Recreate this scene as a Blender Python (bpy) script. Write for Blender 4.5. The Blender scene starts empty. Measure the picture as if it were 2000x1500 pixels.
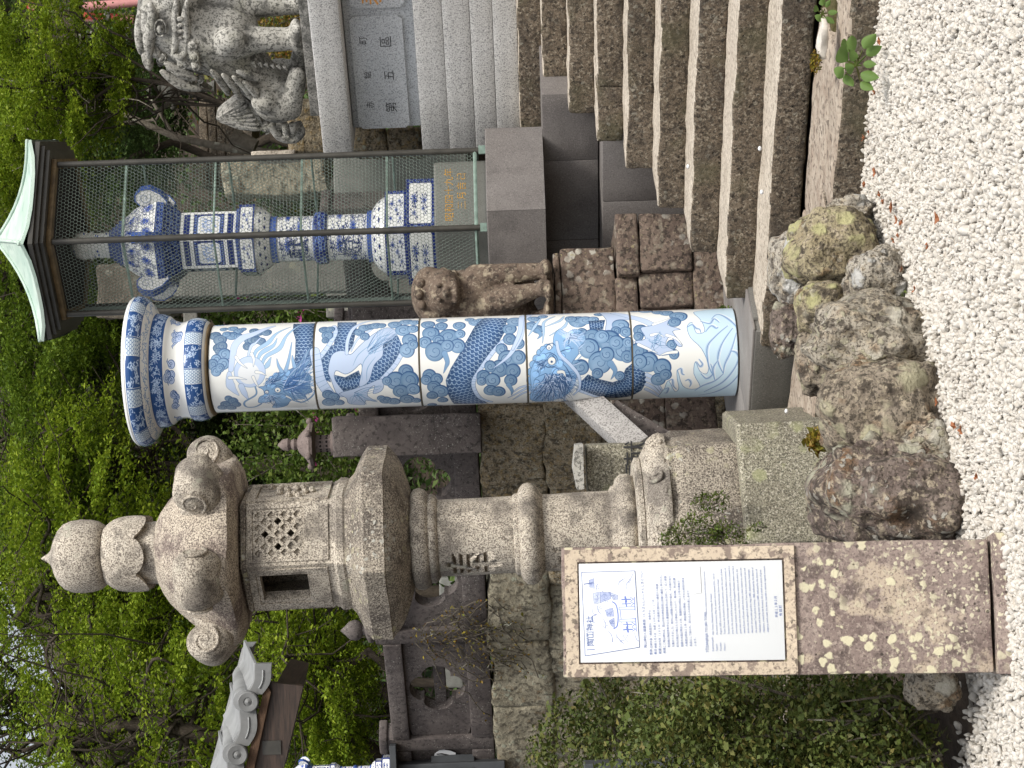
import bpy, bmesh, math, random
import numpy as np
from mathutils import Vector, Matrix, noise as mnoise, Quaternion

random.seed(7)
R = math.radians
S = bpy.context.scene
COL = S.collection

# ------------------------------------------------------------------ camera
F_PX = 3800.0                      # focal length in pixels of the 2000 px long side
EYE = Vector((0.0, 0.0, 1.6))
ROLL = 0.033
PITCH = 30.0 / F_PX
_R0 = Vector((1, 0, 0))
_U0 = Vector((0, -math.sin(PITCH), math.cos(PITCH)))
FWD = Vector((0, math.cos(PITCH), math.sin(PITCH)))
RGT = (_R0 * math.cos(ROLL) - _U0 * math.sin(ROLL)).normalized()
UPV = (_R0 * math.sin(ROLL) + _U0 * math.cos(ROLL)).normalized()

cam_data = bpy.data.cameras.new('camera')
cam = bpy.data.objects.new('camera', cam_data)
COL.objects.link(cam)
_X, _Y, _Z = -UPV, RGT, -FWD       # the photograph is turned a quarter turn
cam.matrix_world = Matrix(((_X.x, _Y.x, _Z.x, EYE.x), (_X.y, _Y.y, _Z.y, EYE.y),
                           (_X.z, _Y.z, _Z.z, EYE.z), (0, 0, 0, 1)))
cam_data.sensor_fit = 'HORIZONTAL'
cam_data.sensor_width = 36.0
cam_data.lens = F_PX / 2000.0 * 36.0
cam_data.clip_start = 0.05
cam_data.clip_end = 2000.0
S.camera = cam

# ------------------------------------------------------------------ light
SUN_EL, SUN_AZ = R(50), R(148)      # azimuth: clockwise from +Y (behind the camera, to the right)
world = bpy.data.worlds.new('World')
S.world = world
world.use_nodes = True
_wn = world.node_tree
_bg = _wn.nodes['Background']
_sky = _wn.nodes.new('ShaderNodeTexSky')
_sky.sky_type = 'NISHITA'
_sky.sun_disc = False
_sky.sun_elevation = SUN_EL
_sky.sun_rotation = SUN_AZ
_sky.air_density = 1.0
_sky.dust_density = 4.0
_sky.ozone_density = 1.0
_hs = _wn.nodes.new('ShaderNodeHueSaturation')     # thin bright cloud: pale sky
_hs.inputs['Saturation'].default_value = 0.30
_wn.links.new(_sky.outputs[0], _hs.inputs['Color'])
_wn.links.new(_hs.outputs[0], _bg.inputs['Color'])
_bg.inputs['Strength'].default_value = 0.15
sun_data = bpy.data.lights.new('sun', 'SUN')
sun_data.energy = 2.2
sun_data.angle = R(14)
sun_data.color = (1.0, 0.95, 0.87)
sun = bpy.data.objects.new('sun', sun_data)
COL.objects.link(sun)
_sd = Vector((math.sin(SUN_AZ) * math.cos(SUN_EL), math.cos(SUN_AZ) * math.cos(SUN_EL), math.sin(SUN_EL)))
sun.rotation_euler = _sd.to_track_quat('Z', 'Y').to_euler()
S.view_settings.view_transform = 'Standard'
S.view_settings.look = 'None'
S.view_settings.exposure = 0.25
S.view_settings.gamma = 1.0
S.view_settings.use_curve_mapping = False

# ------------------------------------------------------------------ places
def at(u, v, d):
    """point at depth d on the upright sight line (u right, v down, of 1500 x 2000)"""
    u, v, d = float(u), float(v), float(d)
    return EYE + d * (FWD + (u - 750) / F_PX * RGT + (1000 - v) / F_PX * UPV)

GA = R(39.0)                        # the shrine's stairs are turned to the view
EV = Vector((math.cos(GA), -math.sin(GA), 0))     # along the step edges, to the right
NV = Vector((math.sin(GA), math.cos(GA), 0))      # up the flight
def en(e, n, z=0.0):
    p = EV * e + NV * n
    return Vector((p.x, p.y, z))
def on_n(u, v, n):
    """point on the vertical plane at distance n up the flight"""
    u, v, n = float(u), float(v), float(n)
    d = FWD + (u - 750) / F_PX * RGT + (1000 - v) / F_PX * UPV
    t = n / (d.x * NV.x + d.y * NV.y)
    return EYE + d * t
def eof(p): return p.x * EV.x + p.y * EV.y

# ------------------------------------------------------------------ objects
WL = {}                             # world origin of every thing and part
def tag(o, label=None, cat=None, group=None, kind=None):
    if label: o['label'] = label
    if cat: o['category'] = cat
    if group: o['group'] = group
    if kind: o['kind'] = kind
    return o
def thing(name, loc, label, cat, group=None):
    o = bpy.data.objects.new(name, None)
    COL.objects.link(o)
    o.location = loc
    o.empty_display_size = 0.1
    WL[o.name] = Vector(loc)
    return tag(o, label, cat, group)

def nz(p, f, seed=0.0):
    return mnoise.noise(Vector((p[0] * f + seed, p[1] * f - seed * 0.7, p[2] * f + seed * 1.3)))

class MB:
    def __init__(s): s.v = []; s.f = []; s.uv = []; s.has_uv = False
    def add(s, vs, fs, uvs=None):
        b = len(s.v)
        s.v += [tuple(p) for p in vs]
        s.f += [tuple(i + b for i in f) for f in fs]
        if uvs: s.has_uv = True; s.uv += uvs
        else: s.uv += [None] * len(fs)
        return s
    def box(s, c, h, ax=None):
        ax = ax or (Vector((1, 0, 0)), Vector((0, 1, 0)), Vector((0, 0, 1)))
        c = Vector(c)
        vs = [c + ax[0] * (h[0] * i) + ax[1] * (h[1] * j) + ax[2] * (h[2] * k)
              for i in (-1, 1) for j in (-1, 1) for k in (-1, 1)]
        return s.add(vs, [(0, 1, 3, 2), (4, 6, 7, 5), (0, 4, 5, 1), (2, 3, 7, 6), (0, 2, 6, 4), (1, 5, 7, 3)])
    def rbox(s, c, h, ax=None, bev=0.015, seg=(4, 2, 2), amp=0.006, fr=6.0, amp2=0.0, fr2=25.0, seed=None):
        """a block with worn rounded edges and an uneven surface"""
        ax = ax or (Vector((1, 0, 0)), Vector((0, 1, 0)), Vector((0, 0, 1)))
        c = Vector(c); seed = random.uniform(0, 50) if seed is None else seed
        bev = min(bev, min(h) * 0.45)
        co = []
        for a in range(3):
            inner = [-(h[a] - bev) + 2 * (h[a] - bev) * i / seg[a] for i in range(seg[a] + 1)]
            co.append([-h[a]] + inner + [h[a]])
        idx = {}; vs = []; fs = []
        def vid(p):
            k = (round(p[0], 5), round(p[1], 5), round(p[2], 5))
            if k not in idx:
                q = [max(-(h[a] - bev), min(h[a] - bev, p[a])) for a in range(3)]
                d = Vector([p[a] - q[a] for a in range(3)])
                if d.length > 1e-9: d = d.normalized() * bev
                w = Vector(q) + d
                g = c + ax[0] * w.x + ax[1] * w.y + ax[2] * w.z
                o = Vector((nz(g, fr, seed), nz(g, fr, seed + 9.1), nz(g, fr, seed + 17.7))) * amp
                if amp2: o += Vector((nz(g, fr2, seed), nz(g, fr2, seed + 5), nz(g, fr2, seed + 8))) * amp2
                idx[k] = len(vs); vs.append(g + o)
            return idx[k]
        for a in range(3):
            b, d = (a + 1) % 3, (a + 2) % 3
            for sg in (-1, 1):
                for i in range(len(co[b]) - 1):
                    for j in range(len(co[d]) - 1):
                        q = []
                        for (ii, jj) in ((i, j), (i + 1, j), (i + 1, j + 1), (i, j + 1)):
                            p = [0, 0, 0]; p[a] = sg * h[a]; p[b] = co[b][ii]; p[d] = co[d][jj]
                            q.append(vid(p))
                        fs.append(tuple(q) if sg > 0 else tuple(reversed(q)))
        return s.add(vs, fs)
    def lathe(s, prof, n=32, c=(0, 0, 0), rot=0.0, cap=True, amp=0.0, fr=8.0, polyface=False, uvs=False):
        """prof: (radius, z) from bottom to top"""
        c = Vector(c); vs = []; fs = []; uv = []
        L = [0.0]
        for i in range(1, len(prof)):
            L.append(L[-1] + math.hypot(prof[i][0] - prof[i - 1][0], prof[i][1] - prof[i - 1][1]))
        T = L[-1] or 1
        for (r, z) in prof:
            for k in range(n):
                a = rot + 2 * math.pi * k / n
                p = c + Vector((r * math.sin(a), -r * math.cos(a), z))
                if amp:
                    d = nz(p, fr) * amp
                    p += Vector((math.sin(a), -math.cos(a), 0)) * d
                vs.append(p)
        for i in range(len(prof) - 1):
            for k in range(n):
                k2 = (k + 1) % n
                fs.append((i * n + k, i * n + k2, (i + 1) * n + k2, (i + 1) * n + k))
                if uvs:
                    if polyface: uv.append(((0, L[i] / T), (1, L[i] / T), (1, L[i + 1] / T), (0, L[i + 1] / T)))
                    else: uv.append(((k / n, L[i] / T), ((k + 1) / n, L[i] / T), ((k + 1) / n, L[i + 1] / T), (k / n, L[i + 1] / T)))
        if cap:
            m = len(prof) - 1
            fs.append(tuple(reversed(range(n)))); fs.append(tuple(m * n + k for k in range(n)))
            if uvs: uv += [None, None]
        return s.add(vs, fs, uv if uvs else None)
    def prism(s, poly, z0, z1, c=(0, 0, 0)):
        c = Vector(c); n = len(poly)
        vs = [c + Vector((x, y, z0)) for x, y in poly] + [c + Vector((x, y, z1)) for x, y in poly]
        fs = [tuple(reversed(range(n))), tuple(range(n, 2 * n))]
        fs += [(i, (i + 1) % n, n + (i + 1) % n, n + i) for i in range(n)]
        return s.add(vs, fs)
    def extrude(s, pts, d):
        """closed outline of 3-D points pushed along d"""
        d = Vector(d); n = len(pts)
        vs = [Vector(p) for p in pts] + [Vector(p) + d for p in pts]
        fs = [tuple(range(n)), tuple(reversed(range(n, 2 * n)))]
        fs += [(i, n + i, n + (i + 1) % n, (i + 1) % n) for i in range(n)]
        return s.add(vs, fs)
    def ring(s, outer, inner, d):
        """plate with a hole: two outlines with the same number of points"""
        d = Vector(d); n = len(outer)
        vs = [Vector(p) for p in outer] + [Vector(p) for p in inner]
        vs += [Vector(p) + d for p in outer] + [Vector(p) + d for p in inner]
        fs = []
        for i in range(n):
            j = (i + 1) % n
            fs += [(i, j, n + j, n + i), (2 * n + j, 2 * n + i, 3 * n + i, 3 * n + j),
                   (j, i, 2 * n + i, 2 * n + j), (n + i, n + j, 3 * n + j, 3 * n + i)]
        return s.add(vs, fs)
    def tube(s, pts, rad, n=8, cap=True, flat=1.0):
        pts = [Vector(p) for p in pts]
        if not hasattr(rad, '__len__'): rad = [rad] * len(pts)
        vs = []; fs = []; prev = None
        for i, p in enumerate(pts):
            t = (pts[min(i + 1, len(pts) - 1)] - pts[max(i - 1, 0)]).normalized()
            if prev is None:
                a = Vector((0, 0, 1)) if abs(t.z) < 0.9 else Vector((1, 0, 0))
                x = t.cross(a).normalized()
            else:
                x = (prev - t * prev.dot(t)).normalized()
            prev = x; y = t.cross(x)
            for k in range(n):
                an = 2 * math.pi * k / n
                vs.append(p + (x * math.cos(an) + y * math.sin(an) * flat) * rad[i])
        for i in range(len(pts) - 1):
            for k in range(n):
                k2 = (k + 1) % n
                fs.append((i * n + k, i * n + k2, (i + 1) * n + k2, (i + 1) * n + k))
        if cap:
            m = len(pts) - 1
            fs.append(tuple(reversed(range(n)))); fs.append(tuple(m * n + k for k in range(n)))
        return s.add(vs, fs)
    def ball(s, c, r, seg=12, rings=8, rot=None):
        r = (r, r, r) if not hasattr(r, '__len__') else r
        c = Vector(c); M = rot.to_matrix() if rot else Matrix.Identity(3)
        vs = [c + M @ Vector((0, 0, -r[2]))]; fs = []
        for i in range(1, rings):
            th = -math.pi / 2 + math.pi * i / rings
            for k in range(seg):
                a = 2 * math.pi * k / seg
                vs.append(c + M @ Vector((r[0] * math.cos(th) * math.cos(a), r[1] * math.cos(th) * math.sin(a), r[2] * math.sin(th))))
        vs.append(c + M @ Vector((0, 0, r[2])))
        t = len(vs) - 1
        for k in range(seg):
            k2 = (k + 1) % seg
            fs.append((0, 1 + k2, 1 + k))
            for i in range(rings - 2):
                fs.append((1 + i * seg + k, 1 + i * seg + k2, 1 + (i + 1) * seg + k2, 1 + (i + 1) * seg + k))
            fs.append((t, 1 + (rings - 2) * seg + k, 1 + (rings - 2) * seg + k2))
        return s.add(vs, fs)
    def mesh(s, name, mat, origin=Vector((0, 0, 0)), smooth=False):
        me = bpy.data.meshes.new(name)
        me.from_pydata([(p[0] - origin.x, p[1] - origin.y, p[2] - origin.z) for p in s.v], [], s.f)
        if s.has_uv:
            l = me.uv_layers.new(name='UVMap')
            buf = []
            for f, u in zip(s.f, s.uv):
                buf += list(u) if u else [(0.0, 0.0)] * len(f)
            l.data.foreach_set('uv', np.array(buf, dtype=np.float32).ravel())
        if mat: me.materials.append(mat)
        if smooth:
            me.polygons.foreach_set('use_smooth', [True] * len(me.polygons))
            if smooth is not True:
                me.set_sharp_from_angle(angle=R(smooth))
        return me

def mk(name, mb, mat, parent=None, label=None, cat=None, group=None, kind=None, smooth=False, origin=None):
    """link a mesh built in world coordinates as one object (a part when it has a parent)"""
    if parent is not None: org = WL[parent.name]
    else:
        if origin is None:
            a = np.array(mb.v)
            origin = Vector(((a[:, 0].min() + a[:, 0].max()) / 2, (a[:, 1].min() + a[:, 1].max()) / 2, a[:, 2].min()))
        org = Vector(origin)
    o = bpy.data.objects.new(name, mb.mesh(name, mat, org, smooth))
    COL.objects.link(o)
    if parent is not None: o.parent = parent
    else: o.location = org
    WL[o.name] = org
    return tag(o, label, cat, group, kind)

def fast_mesh(name, V, Q, mat, smooth=False):
    """numpy vertices (n,3) and quads or triangles (m,k)"""
    me = bpy.data.meshes.new(name)
    k = Q.shape[1]
    me.vertices.add(len(V)); me.vertices.foreach_set('co', V.astype(np.float32).ravel())
    me.loops.add(Q.size); me.loops.foreach_set('vertex_index', Q.astype(np.int32).ravel())
    me.polygons.add(len(Q)); me.polygons.foreach_set('loop_start', np.arange(0, Q.size, k, dtype=np.int32))
    me.update(calc_edges=True)
    if mat: me.materials.append(mat)
    if smooth: me.polygons.foreach_set('use_smooth', np.ones(len(Q), dtype=bool))
    return me
def mk_fast(name, V, Q, mat, parent=None, smooth=False, **kw):
    org = WL[parent.name] if parent is not None else Vector(V.mean(axis=0))
    o = bpy.data.objects.new(name, fast_mesh(name, V - np.array(org), Q, mat, smooth))
    COL.objects.link(o)
    if parent is not None: o.parent = parent
    else: o.location = org
    WL[o.name] = org
    return tag(o, **kw)

def copy_tree(o, parent=None):
    c = o.copy(); COL.objects.link(c)
    WL[c.name] = WL.get(o.name, Vector())
    if parent is not None: c.parent = parent
    for ch in list(o.children): copy_tree(ch, c)
    return c

def blob(name, prims, voxel, mat, parent, it=3, fac=0.5, **kw):
    """one continuous carved surface grown from overlapping volumes"""
    mb = MB()
    for p in prims:
        if p[0] == 'e': mb.ball(p[1], p[2], 16, 10, p[3] if len(p) > 3 else None)
        else:                                   # tapered limb through points
            pts, rad = p[1], p[2]
            for i in range(len(pts) - 1):
                a, b = Vector(pts[i]), Vector(pts[i + 1])
                m = max(2, int((b - a).length / (min(rad[i], rad[i + 1]) * 0.45)))
                for k in range(m + 1):
                    t = k / m
                    mb.ball(a.lerp(b, t), rad[i] * (1 - t) + rad[i + 1] * t, 12, 8)
    org = WL[parent.name]
    me = mb.mesh(name, mat, org)
    o = bpy.data.objects.new(name, me); COL.objects.link(o)
    m = o.modifiers.new('r', 'REMESH'); m.mode = 'VOXEL'; m.voxel_size = voxel
    if it:
        m = o.modifiers.new('s', 'SMOOTH'); m.factor = fac; m.iterations = it
    dg = bpy.context.evaluated_depsgraph_get(); dg.update()
    me2 = bpy.data.meshes.new_from_object(o.evaluated_get(dg))
    o.modifiers.clear(); o.data = me2; me2.name = name
    bpy.data.meshes.remove(me)
    if not me2.materials: me2.materials.append(mat)
    me2.polygons.foreach_set('use_smooth', [True] * len(me2.polygons))
    o.parent = parent
    WL[o.name] = org
    return tag(o, **kw)

def text_mb(mb, txt, size, org, xd, yd, depth=0.001, align='LEFT', space=1.0):
    """flat lettering: lower left at org, running along xd, upwards along yd"""
    cu = bpy.data.curves.new('lettering', 'FONT')
    cu.body = txt; cu.size = size; cu.align_x = align; cu.extrude = 0.0; cu.resolution_u = 3
    cu.space_character = space
    o = bpy.data.objects.new('lettering', cu)
    me = bpy.data.meshes.new_from_object(o)
    xd = Vector(xd); yd = Vector(yd); nd = xd.cross(yd).normalized(); org = Vector(org)
    vs = [org + xd * v.co.x + yd * v.co.y + nd * depth for v in me.vertices]
    mb.add(vs, [tuple(p.vertices) for p in me.polygons])
    w = max((v.co.x for v in me.vertices), default=0)
    bpy.data.objects.remove(o); bpy.data.curves.remove(cu); bpy.data.meshes.remove(me)
    return w

# ------------------------------------------------------------------ materials
class NB:
    def __init__(s, name):
        s.m = bpy.data.materials.new(name); s.m.use_nodes = True
        s.t = s.m.node_tree; s.t.nodes.clear()
        s.out = s.t.nodes.new('ShaderNodeOutputMaterial')
    def n(s, typ, ins=None, **at_):
        nd = s.t.nodes.new(typ)
        for k, v in at_.items(): setattr(nd, k, v)
        for k, v in (ins or {}).items():
            sk = nd.inputs[k]
            if isinstance(v, bpy.types.NodeSocket): s.t.links.new(v, sk)
            elif hasattr(v, '__len__') and len(v) == 3 and sk.type == 'RGBA': sk.default_value = (*v, 1)
            else: sk.default_value = v
        return nd
    def pos(s): return s.n('ShaderNodeNewGeometry').outputs['Position']
    def scale(s, vec, sc): return s.n('ShaderNodeVectorMath', {0: vec, 1: sc}, operation='MULTIPLY').outputs[0]
    def noise(s, vec, sc, det=4.0, ro=0.6, dist=0.0):
        return s.n('ShaderNodeTexNoise', {'Vector': vec, 'Scale': sc, 'Detail': det, 'Roughness': ro, 'Distortion': dist}).outputs['Fac']
    def ncol(s, vec, sc, det=2.0):
        return s.n('ShaderNodeTexNoise', {'Vector': vec, 'Scale': sc, 'Detail': det}).outputs['Color']
    def vor(s, vec, sc, feat='F1'):
        return s.n('ShaderNodeTexVoronoi', {'Vector': vec, 'Scale': sc}, feature=feat).outputs['Distance']
    def mask(s, fac, lo, hi, a=0.0, b=1.0):
        return s.n('ShaderNodeMapRange', {'Value': fac, 'From Min': lo, 'From Max': hi, 'To Min': a, 'To Max': b}, clamp=True).outputs[0]
    def mul(s, a, b): return s.n('ShaderNodeMath', {0: a, 1: b}, operation='MULTIPLY').outputs[0]
    def addm(s, a, b): return s.n('ShaderNodeMath', {0: a, 1: b}, operation='ADD').outputs[0]
    def mix(s, fac, a, b, blend='MIX'):
        nd = s.t.nodes.new('ShaderNodeMix'); nd.data_type = 'RGBA'; nd.blend_type = blend
        for i, v in ((0, fac), (6, a), (7, b)):
            if isinstance(v, bpy.types.NodeSocket): s.t.links.new(v, nd.inputs[i])
            elif i == 0: nd.inputs[0].default_value = v
            else: nd.inputs[i].default_value = (*v, 1)
        return nd.outputs[2]
    def bsdf(s, col, rough=0.85, normal=None, **ins):
        d = {'Base Color': col, 'Roughness': rough}
        if normal is not None: d['Normal'] = normal
        d.update(ins)
        b = s.n('ShaderNodeBsdfPrincipled', d)
        s.t.links.new(b.outputs[0], s.out.inputs[0])
        return b
    def bump(s, h, strength=0.4, dist=0.01, normal=None):
        d = {'Height': h, 'Strength': strength, 'Distance': dist}
        if normal is not None: d['Normal'] = normal
        return s.n('ShaderNodeBump', d).outputs[0]

def stone(name, a, b, mot=3.0, lo=0.35, hi=0.65, specks=(), lichen=(), bump=0.5, bscale=35.0, bdist=0.012, rough=0.9, stretch=None, pits=None, spec=0.3):
    """weathered stone. specks: (colour, scale, lo, hi, amount); lichen: (colour, scale, size, patch scale, patch lo, amount)"""
    nb = NB(name); p = nb.pos()
    if stretch: p = nb.scale(p, stretch)
    c = nb.mix(nb.mask(nb.noise(p, mot, 7, 0.65, 0.6), lo, hi), a, b)
    for (col, sc, l, h, am) in specks:
        c = nb.mix(nb.mask(nb.noise(p, sc, 3, 0.6), l, h, 0, am), c, col)
    hgt = nb.noise(p, bscale, 8, 0.65)
    if lichen:
        dp = nb.n('ShaderNodeVectorMath', {0: p, 1: nb.scale(nb.ncol(p, 40.0, 4), (0.040,) * 3)}, operation='ADD').outputs[0]
    for (col, sc, size, psc, pl, am) in lichen:
        m = nb.mask(nb.vor(dp, sc), size * 0.75, size, 1, 0)
        m2 = nb.mask(nb.noise(p, psc, 3), pl, pl + 0.1)
        m = nb.mul(nb.mul(m, m2), am)
        c = nb.mix(m, c, col)
        hgt = nb.addm(hgt, nb.mul(m, 0.25))
    if pits:
        pm = nb.mask(nb.vor(p, pits[0]), pits[1] * 0.7, pits[1], 1, 0)
        pm = nb.mul(pm, nb.mask(nb.noise(p, 7.0, 2), 0.48, 0.58))
        c = nb.mix(nb.mul(pm, 0.7), c, (0.03, 0.026, 0.022))
        hgt = nb.n('ShaderNodeMath', {0: hgt, 1: nb.mul(pm, 1.2)}, operation='SUBTRACT').outputs[0]
    c = nb.mix(nb.mask(nb.noise(p, 1.1, 3), 0.3, 0.7, 0.0, 0.28), c, nb.mix(1.0, c, (0.62, 0.58, 0.5), 'MULTIPLY'))
    nb.bsdf(c, rough, nb.bump(hgt, bump, bdist), **{'Specular IOR Level': spec})
    return nb.m

def plain(name, col, rough=0.6, var=0.25, sc=12.0, bump=0.15, bsc=80.0, metal=0.0, spec=0.4, dist=0.004):
    nb = NB(name); p = nb.pos()
    d = tuple(x * (1 - var) for x in col); l = tuple(min(1, x * (1 + var * 0.6)) for x in col)
    c = nb.mix(nb.mask(nb.noise(p, sc, 6, 0.6), 0.3, 0.7), d, l)
    nb.bsdf(c, rough, nb.bump(nb.noise(p, bsc, 6), bump, dist), **{'Metallic': metal, 'Specular IOR Level': spec})
    return nb.m

def leafmat(name, cols, trans=0.35, rough=0.55):
    """cols: a few colours picked leaf by leaf"""
    nb = NB(name)
    g = nb.n('ShaderNodeNewGeometry')
    r = nb.n('ShaderNodeValToRGB', {'Fac': g.outputs['Random Per Island']})
    el = r.color_ramp.elements
    while len(el) < len(cols): el.new(0.5)
    for i, c in enumerate(cols):
        el[i].position = i / max(1, len(cols) - 1); el[i].color = (*c, 1)
    c = nb.mix(nb.mask(nb.noise(g.outputs['Position'], 1.6, 3), 0.35, 0.65, 0, 0.45), r.outputs[0], nb.mix(1.0, r.outputs[0], (0.5, 0.6, 0.5), 'MULTIPLY'))
    b = nb.n('ShaderNodeBsdfPrincipled', {'Base Color': c, 'Roughness': rough, 'Specular IOR Level': 0.25})
    t = nb.n('ShaderNodeBsdfTranslucent', {'Color': c})
    mx = nb.n('ShaderNodeMixShader', {0: trans, 1: b.outputs[0], 2: t.outputs[0]})
    nb.t.links.new(mx.outputs[0], nb.out.inputs[0])
    return nb.m

M = {}
M['granite_warm'] = stone('warm_speckled_granite', (0.56, 0.505, 0.415), (0.64, 0.59, 0.50), 2.2,
    specks=[((0.76, 0.70, 0.60), 80, 0.52, 0.60, 0.7), ((0.12, 0.10, 0.085), 125, 0.505, 0.56, 0.85), ((0.16, 0.13, 0.115), 190, 0.52, 0.58, 0.6), ((0.10, 0.088, 0.08), 3.4, 0.51, 0.64, 0.68), ((0.085, 0.075, 0.066), 11, 0.55, 0.64, 0.5)],
    lichen=[((0.42, 0.42, 0.34), 13, 0.36, 3.0, 0.56, 0.6)], bump=0.35, bscale=90, bdist=0.006)
M['granite_dark'] = stone('weathered_dark_granite', (0.44, 0.395, 0.325), (0.155, 0.138, 0.12), 3.6, 0.42, 0.58,
    specks=[((0.64, 0.58, 0.48), 70, 0.53, 0.61, 0.7), ((0.07, 0.058, 0.05), 115, 0.505, 0.56, 0.85), ((0.09, 0.07, 0.06), 170, 0.52, 0.58, 0.6)],
    lichen=[((0.48, 0.46, 0.30), 16, 0.34, 3.0, 0.5, 0.7), ((0.50, 0.50, 0.45), 24, 0.3, 4.0, 0.5, 0.7)], bump=0.6, bscale=60, bdist=0.012)
M['granite_green'] = stone('lichen_green_granite', (0.36, 0.345, 0.26), (0.23, 0.21, 0.165), 3.0,
    specks=[((0.62, 0.59, 0.49), 70, 0.52, 0.60, 0.8), ((0.085, 0.078, 0.06), 115, 0.50, 0.56, 0.85), ((0.11, 0.10, 0.08), 170, 0.52, 0.58, 0.6)],
    lichen=[((0.36, 0.38, 0.20), 9, 0.4, 2.5, 0.48, 0.6)], bump=0.45, bscale=70, bdist=0.008)
M['granite_white'] = stone('pale_grey_granite', (0.56, 0.56, 0.555), (0.64, 0.64, 0.63), 3.0,
    specks=[((0.72, 0.72, 0.71), 90, 0.54, 0.61, 0.7), ((0.19, 0.19, 0.20), 105, 0.52, 0.58, 0.8), ((0.25, 0.25, 0.26), 210, 0.53, 0.59, 0.6)], bump=0.12, bscale=120, bdist=0.003, rough=0.7)
M['granite_blue'] = stone('blue_grey_granite_panel', (0.46, 0.485, 0.51), (0.53, 0.555, 0.58), 4.0,
    specks=[((0.60, 0.63, 0.66), 90, 0.54, 0.61, 0.6), ((0.17, 0.18, 0.20), 105, 0.52, 0.58, 0.75), ((0.22, 0.23, 0.25), 210, 0.53, 0.59, 0.5)], bump=0.12, bscale=120, bdist=0.003, rough=0.6)
M['lion_stone'] = stone('weathered_lion_granite', (0.56, 0.55, 0.51), (0.42, 0.41, 0.375), 5.0,
    specks=[((0.24, 0.24, 0.17), 4.0, 0.55, 0.70, 0.6), ((0.10, 0.10, 0.09), 70, 0.53, 0.60, 0.75), ((0.08, 0.08, 0.075), 7.0, 0.53, 0.62, 0.65), ((0.07, 0.07, 0.065), 34, 0.54, 0.60, 0.75)],
    bump=0.4, bscale=80, bdist=0.006)
M['lion_plinth'] = stone('black_streaked_granite', (0.13, 0.13, 0.12), (0.34, 0.33, 0.31), 14, 0.42, 0.58,
    specks=[((0.05, 0.05, 0.05), 80, 0.5, 0.6, 0.7)], bump=0.4, bscale=70)
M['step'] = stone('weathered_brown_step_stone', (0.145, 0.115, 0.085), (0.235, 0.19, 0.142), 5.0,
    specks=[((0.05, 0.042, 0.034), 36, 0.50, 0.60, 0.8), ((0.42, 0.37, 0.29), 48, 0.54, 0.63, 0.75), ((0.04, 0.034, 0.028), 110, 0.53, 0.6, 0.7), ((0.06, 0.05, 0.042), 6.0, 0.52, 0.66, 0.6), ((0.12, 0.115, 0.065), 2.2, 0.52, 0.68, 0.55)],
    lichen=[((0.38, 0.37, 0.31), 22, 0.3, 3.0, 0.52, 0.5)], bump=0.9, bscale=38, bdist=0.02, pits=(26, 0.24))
M['step_top'] = stone('lit_pale_step_tread', (0.66, 0.60, 0.51), (0.50, 0.445, 0.37), 6.0,  # paler copy of the step stone, light on the treads put into the colour
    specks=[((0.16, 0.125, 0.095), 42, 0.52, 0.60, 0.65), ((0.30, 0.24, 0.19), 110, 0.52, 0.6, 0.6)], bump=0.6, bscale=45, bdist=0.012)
M['curb'] = stone('pale_flaking_curb_stone', (0.52, 0.45, 0.37), (0.36, 0.29, 0.23), 7.0,
    specks=[((0.10, 0.08, 0.065), 30, 0.53, 0.62, 0.75)], bump=0.9, bscale=30, bdist=0.018)
M['brown'] = stone('dark_brown_pedestal_stone', (0.11, 0.08, 0.066), (0.20, 0.152, 0.122), 4.0,
    specks=[((0.035, 0.028, 0.024), 30, 0.50, 0.60, 0.8), ((0.32, 0.26, 0.19), 45, 0.57, 0.66, 0.6), ((0.40, 0.36, 0.28), 9, 0.58, 0.66, 0.5)],
    lichen=[((0.52, 0.50, 0.44), 13, 0.34, 2.2, 0.5, 0.85), ((0.42, 0.37, 0.2), 30, 0.26, 3.0, 0.52, 0.7)], bump=0.8, bscale=32, bdist=0.018)
M['purple'] = stone('purple_brown_fence_stone', (0.082, 0.07, 0.068), (0.15, 0.13, 0.122), 4.0,
    specks=[((0.035, 0.03, 0.03), 30, 0.52, 0.64, 0.7)],
    lichen=[((0.36, 0.35, 0.32), 38, 0.20, 3.0, 0.44, 0.75), ((0.33, 0.32, 0.30), 75, 0.24, 2.0, 0.45, 0.6)], bump=0.5, bscale=40, bdist=0.01)
M['wallrock'] = stone('mossy_brown_rock_wall', (0.24, 0.195, 0.125), (0.42, 0.355, 0.25), 4.5,
    specks=[((0.05, 0.042, 0.03), 18, 0.5, 0.62, 0.8), ((0.34, 0.24, 0.10), 22, 0.53, 0.64, 0.7), ((0.46, 0.43, 0.34), 34, 0.56, 0.66, 0.7), ((0.06, 0.05, 0.035), 70, 0.53, 0.6, 0.7)],
    lichen=[((0.40, 0.41, 0.33), 15, 0.27, 2.6, 0.5, 0.8)], bump=1.0, bscale=22, bdist=0.04)
M['wallrock_grey'] = stone('grey_green_rock_wall', (0.24, 0.215, 0.155), (0.40, 0.37, 0.28), 5.0,
    specks=[((0.07, 0.06, 0.045), 20, 0.5, 0.62, 0.8), ((0.22, 0.15, 0.08), 14, 0.58, 0.7, 0.6)],
    lichen=[((0.36, 0.38, 0.30), 12, 0.3, 2.6, 0.48, 0.7)], bump=1.0, bscale=20, bdist=0.04)
M['darkgranite'] = stone('smooth_dark_grey_granite', (0.15, 0.138, 0.134), (0.20, 0.187, 0.18), 2.5,
    specks=[((0.30, 0.28, 0.27), 110, 0.55, 0.62, 0.5), ((0.075, 0.07, 0.07), 120, 0.54, 0.61, 0.5), ((0.07, 0.066, 0.065), 2.4, 0.54, 0.72, 0.55)], bump=0.12, bscale=140, bdist=0.003, rough=0.6)
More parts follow.
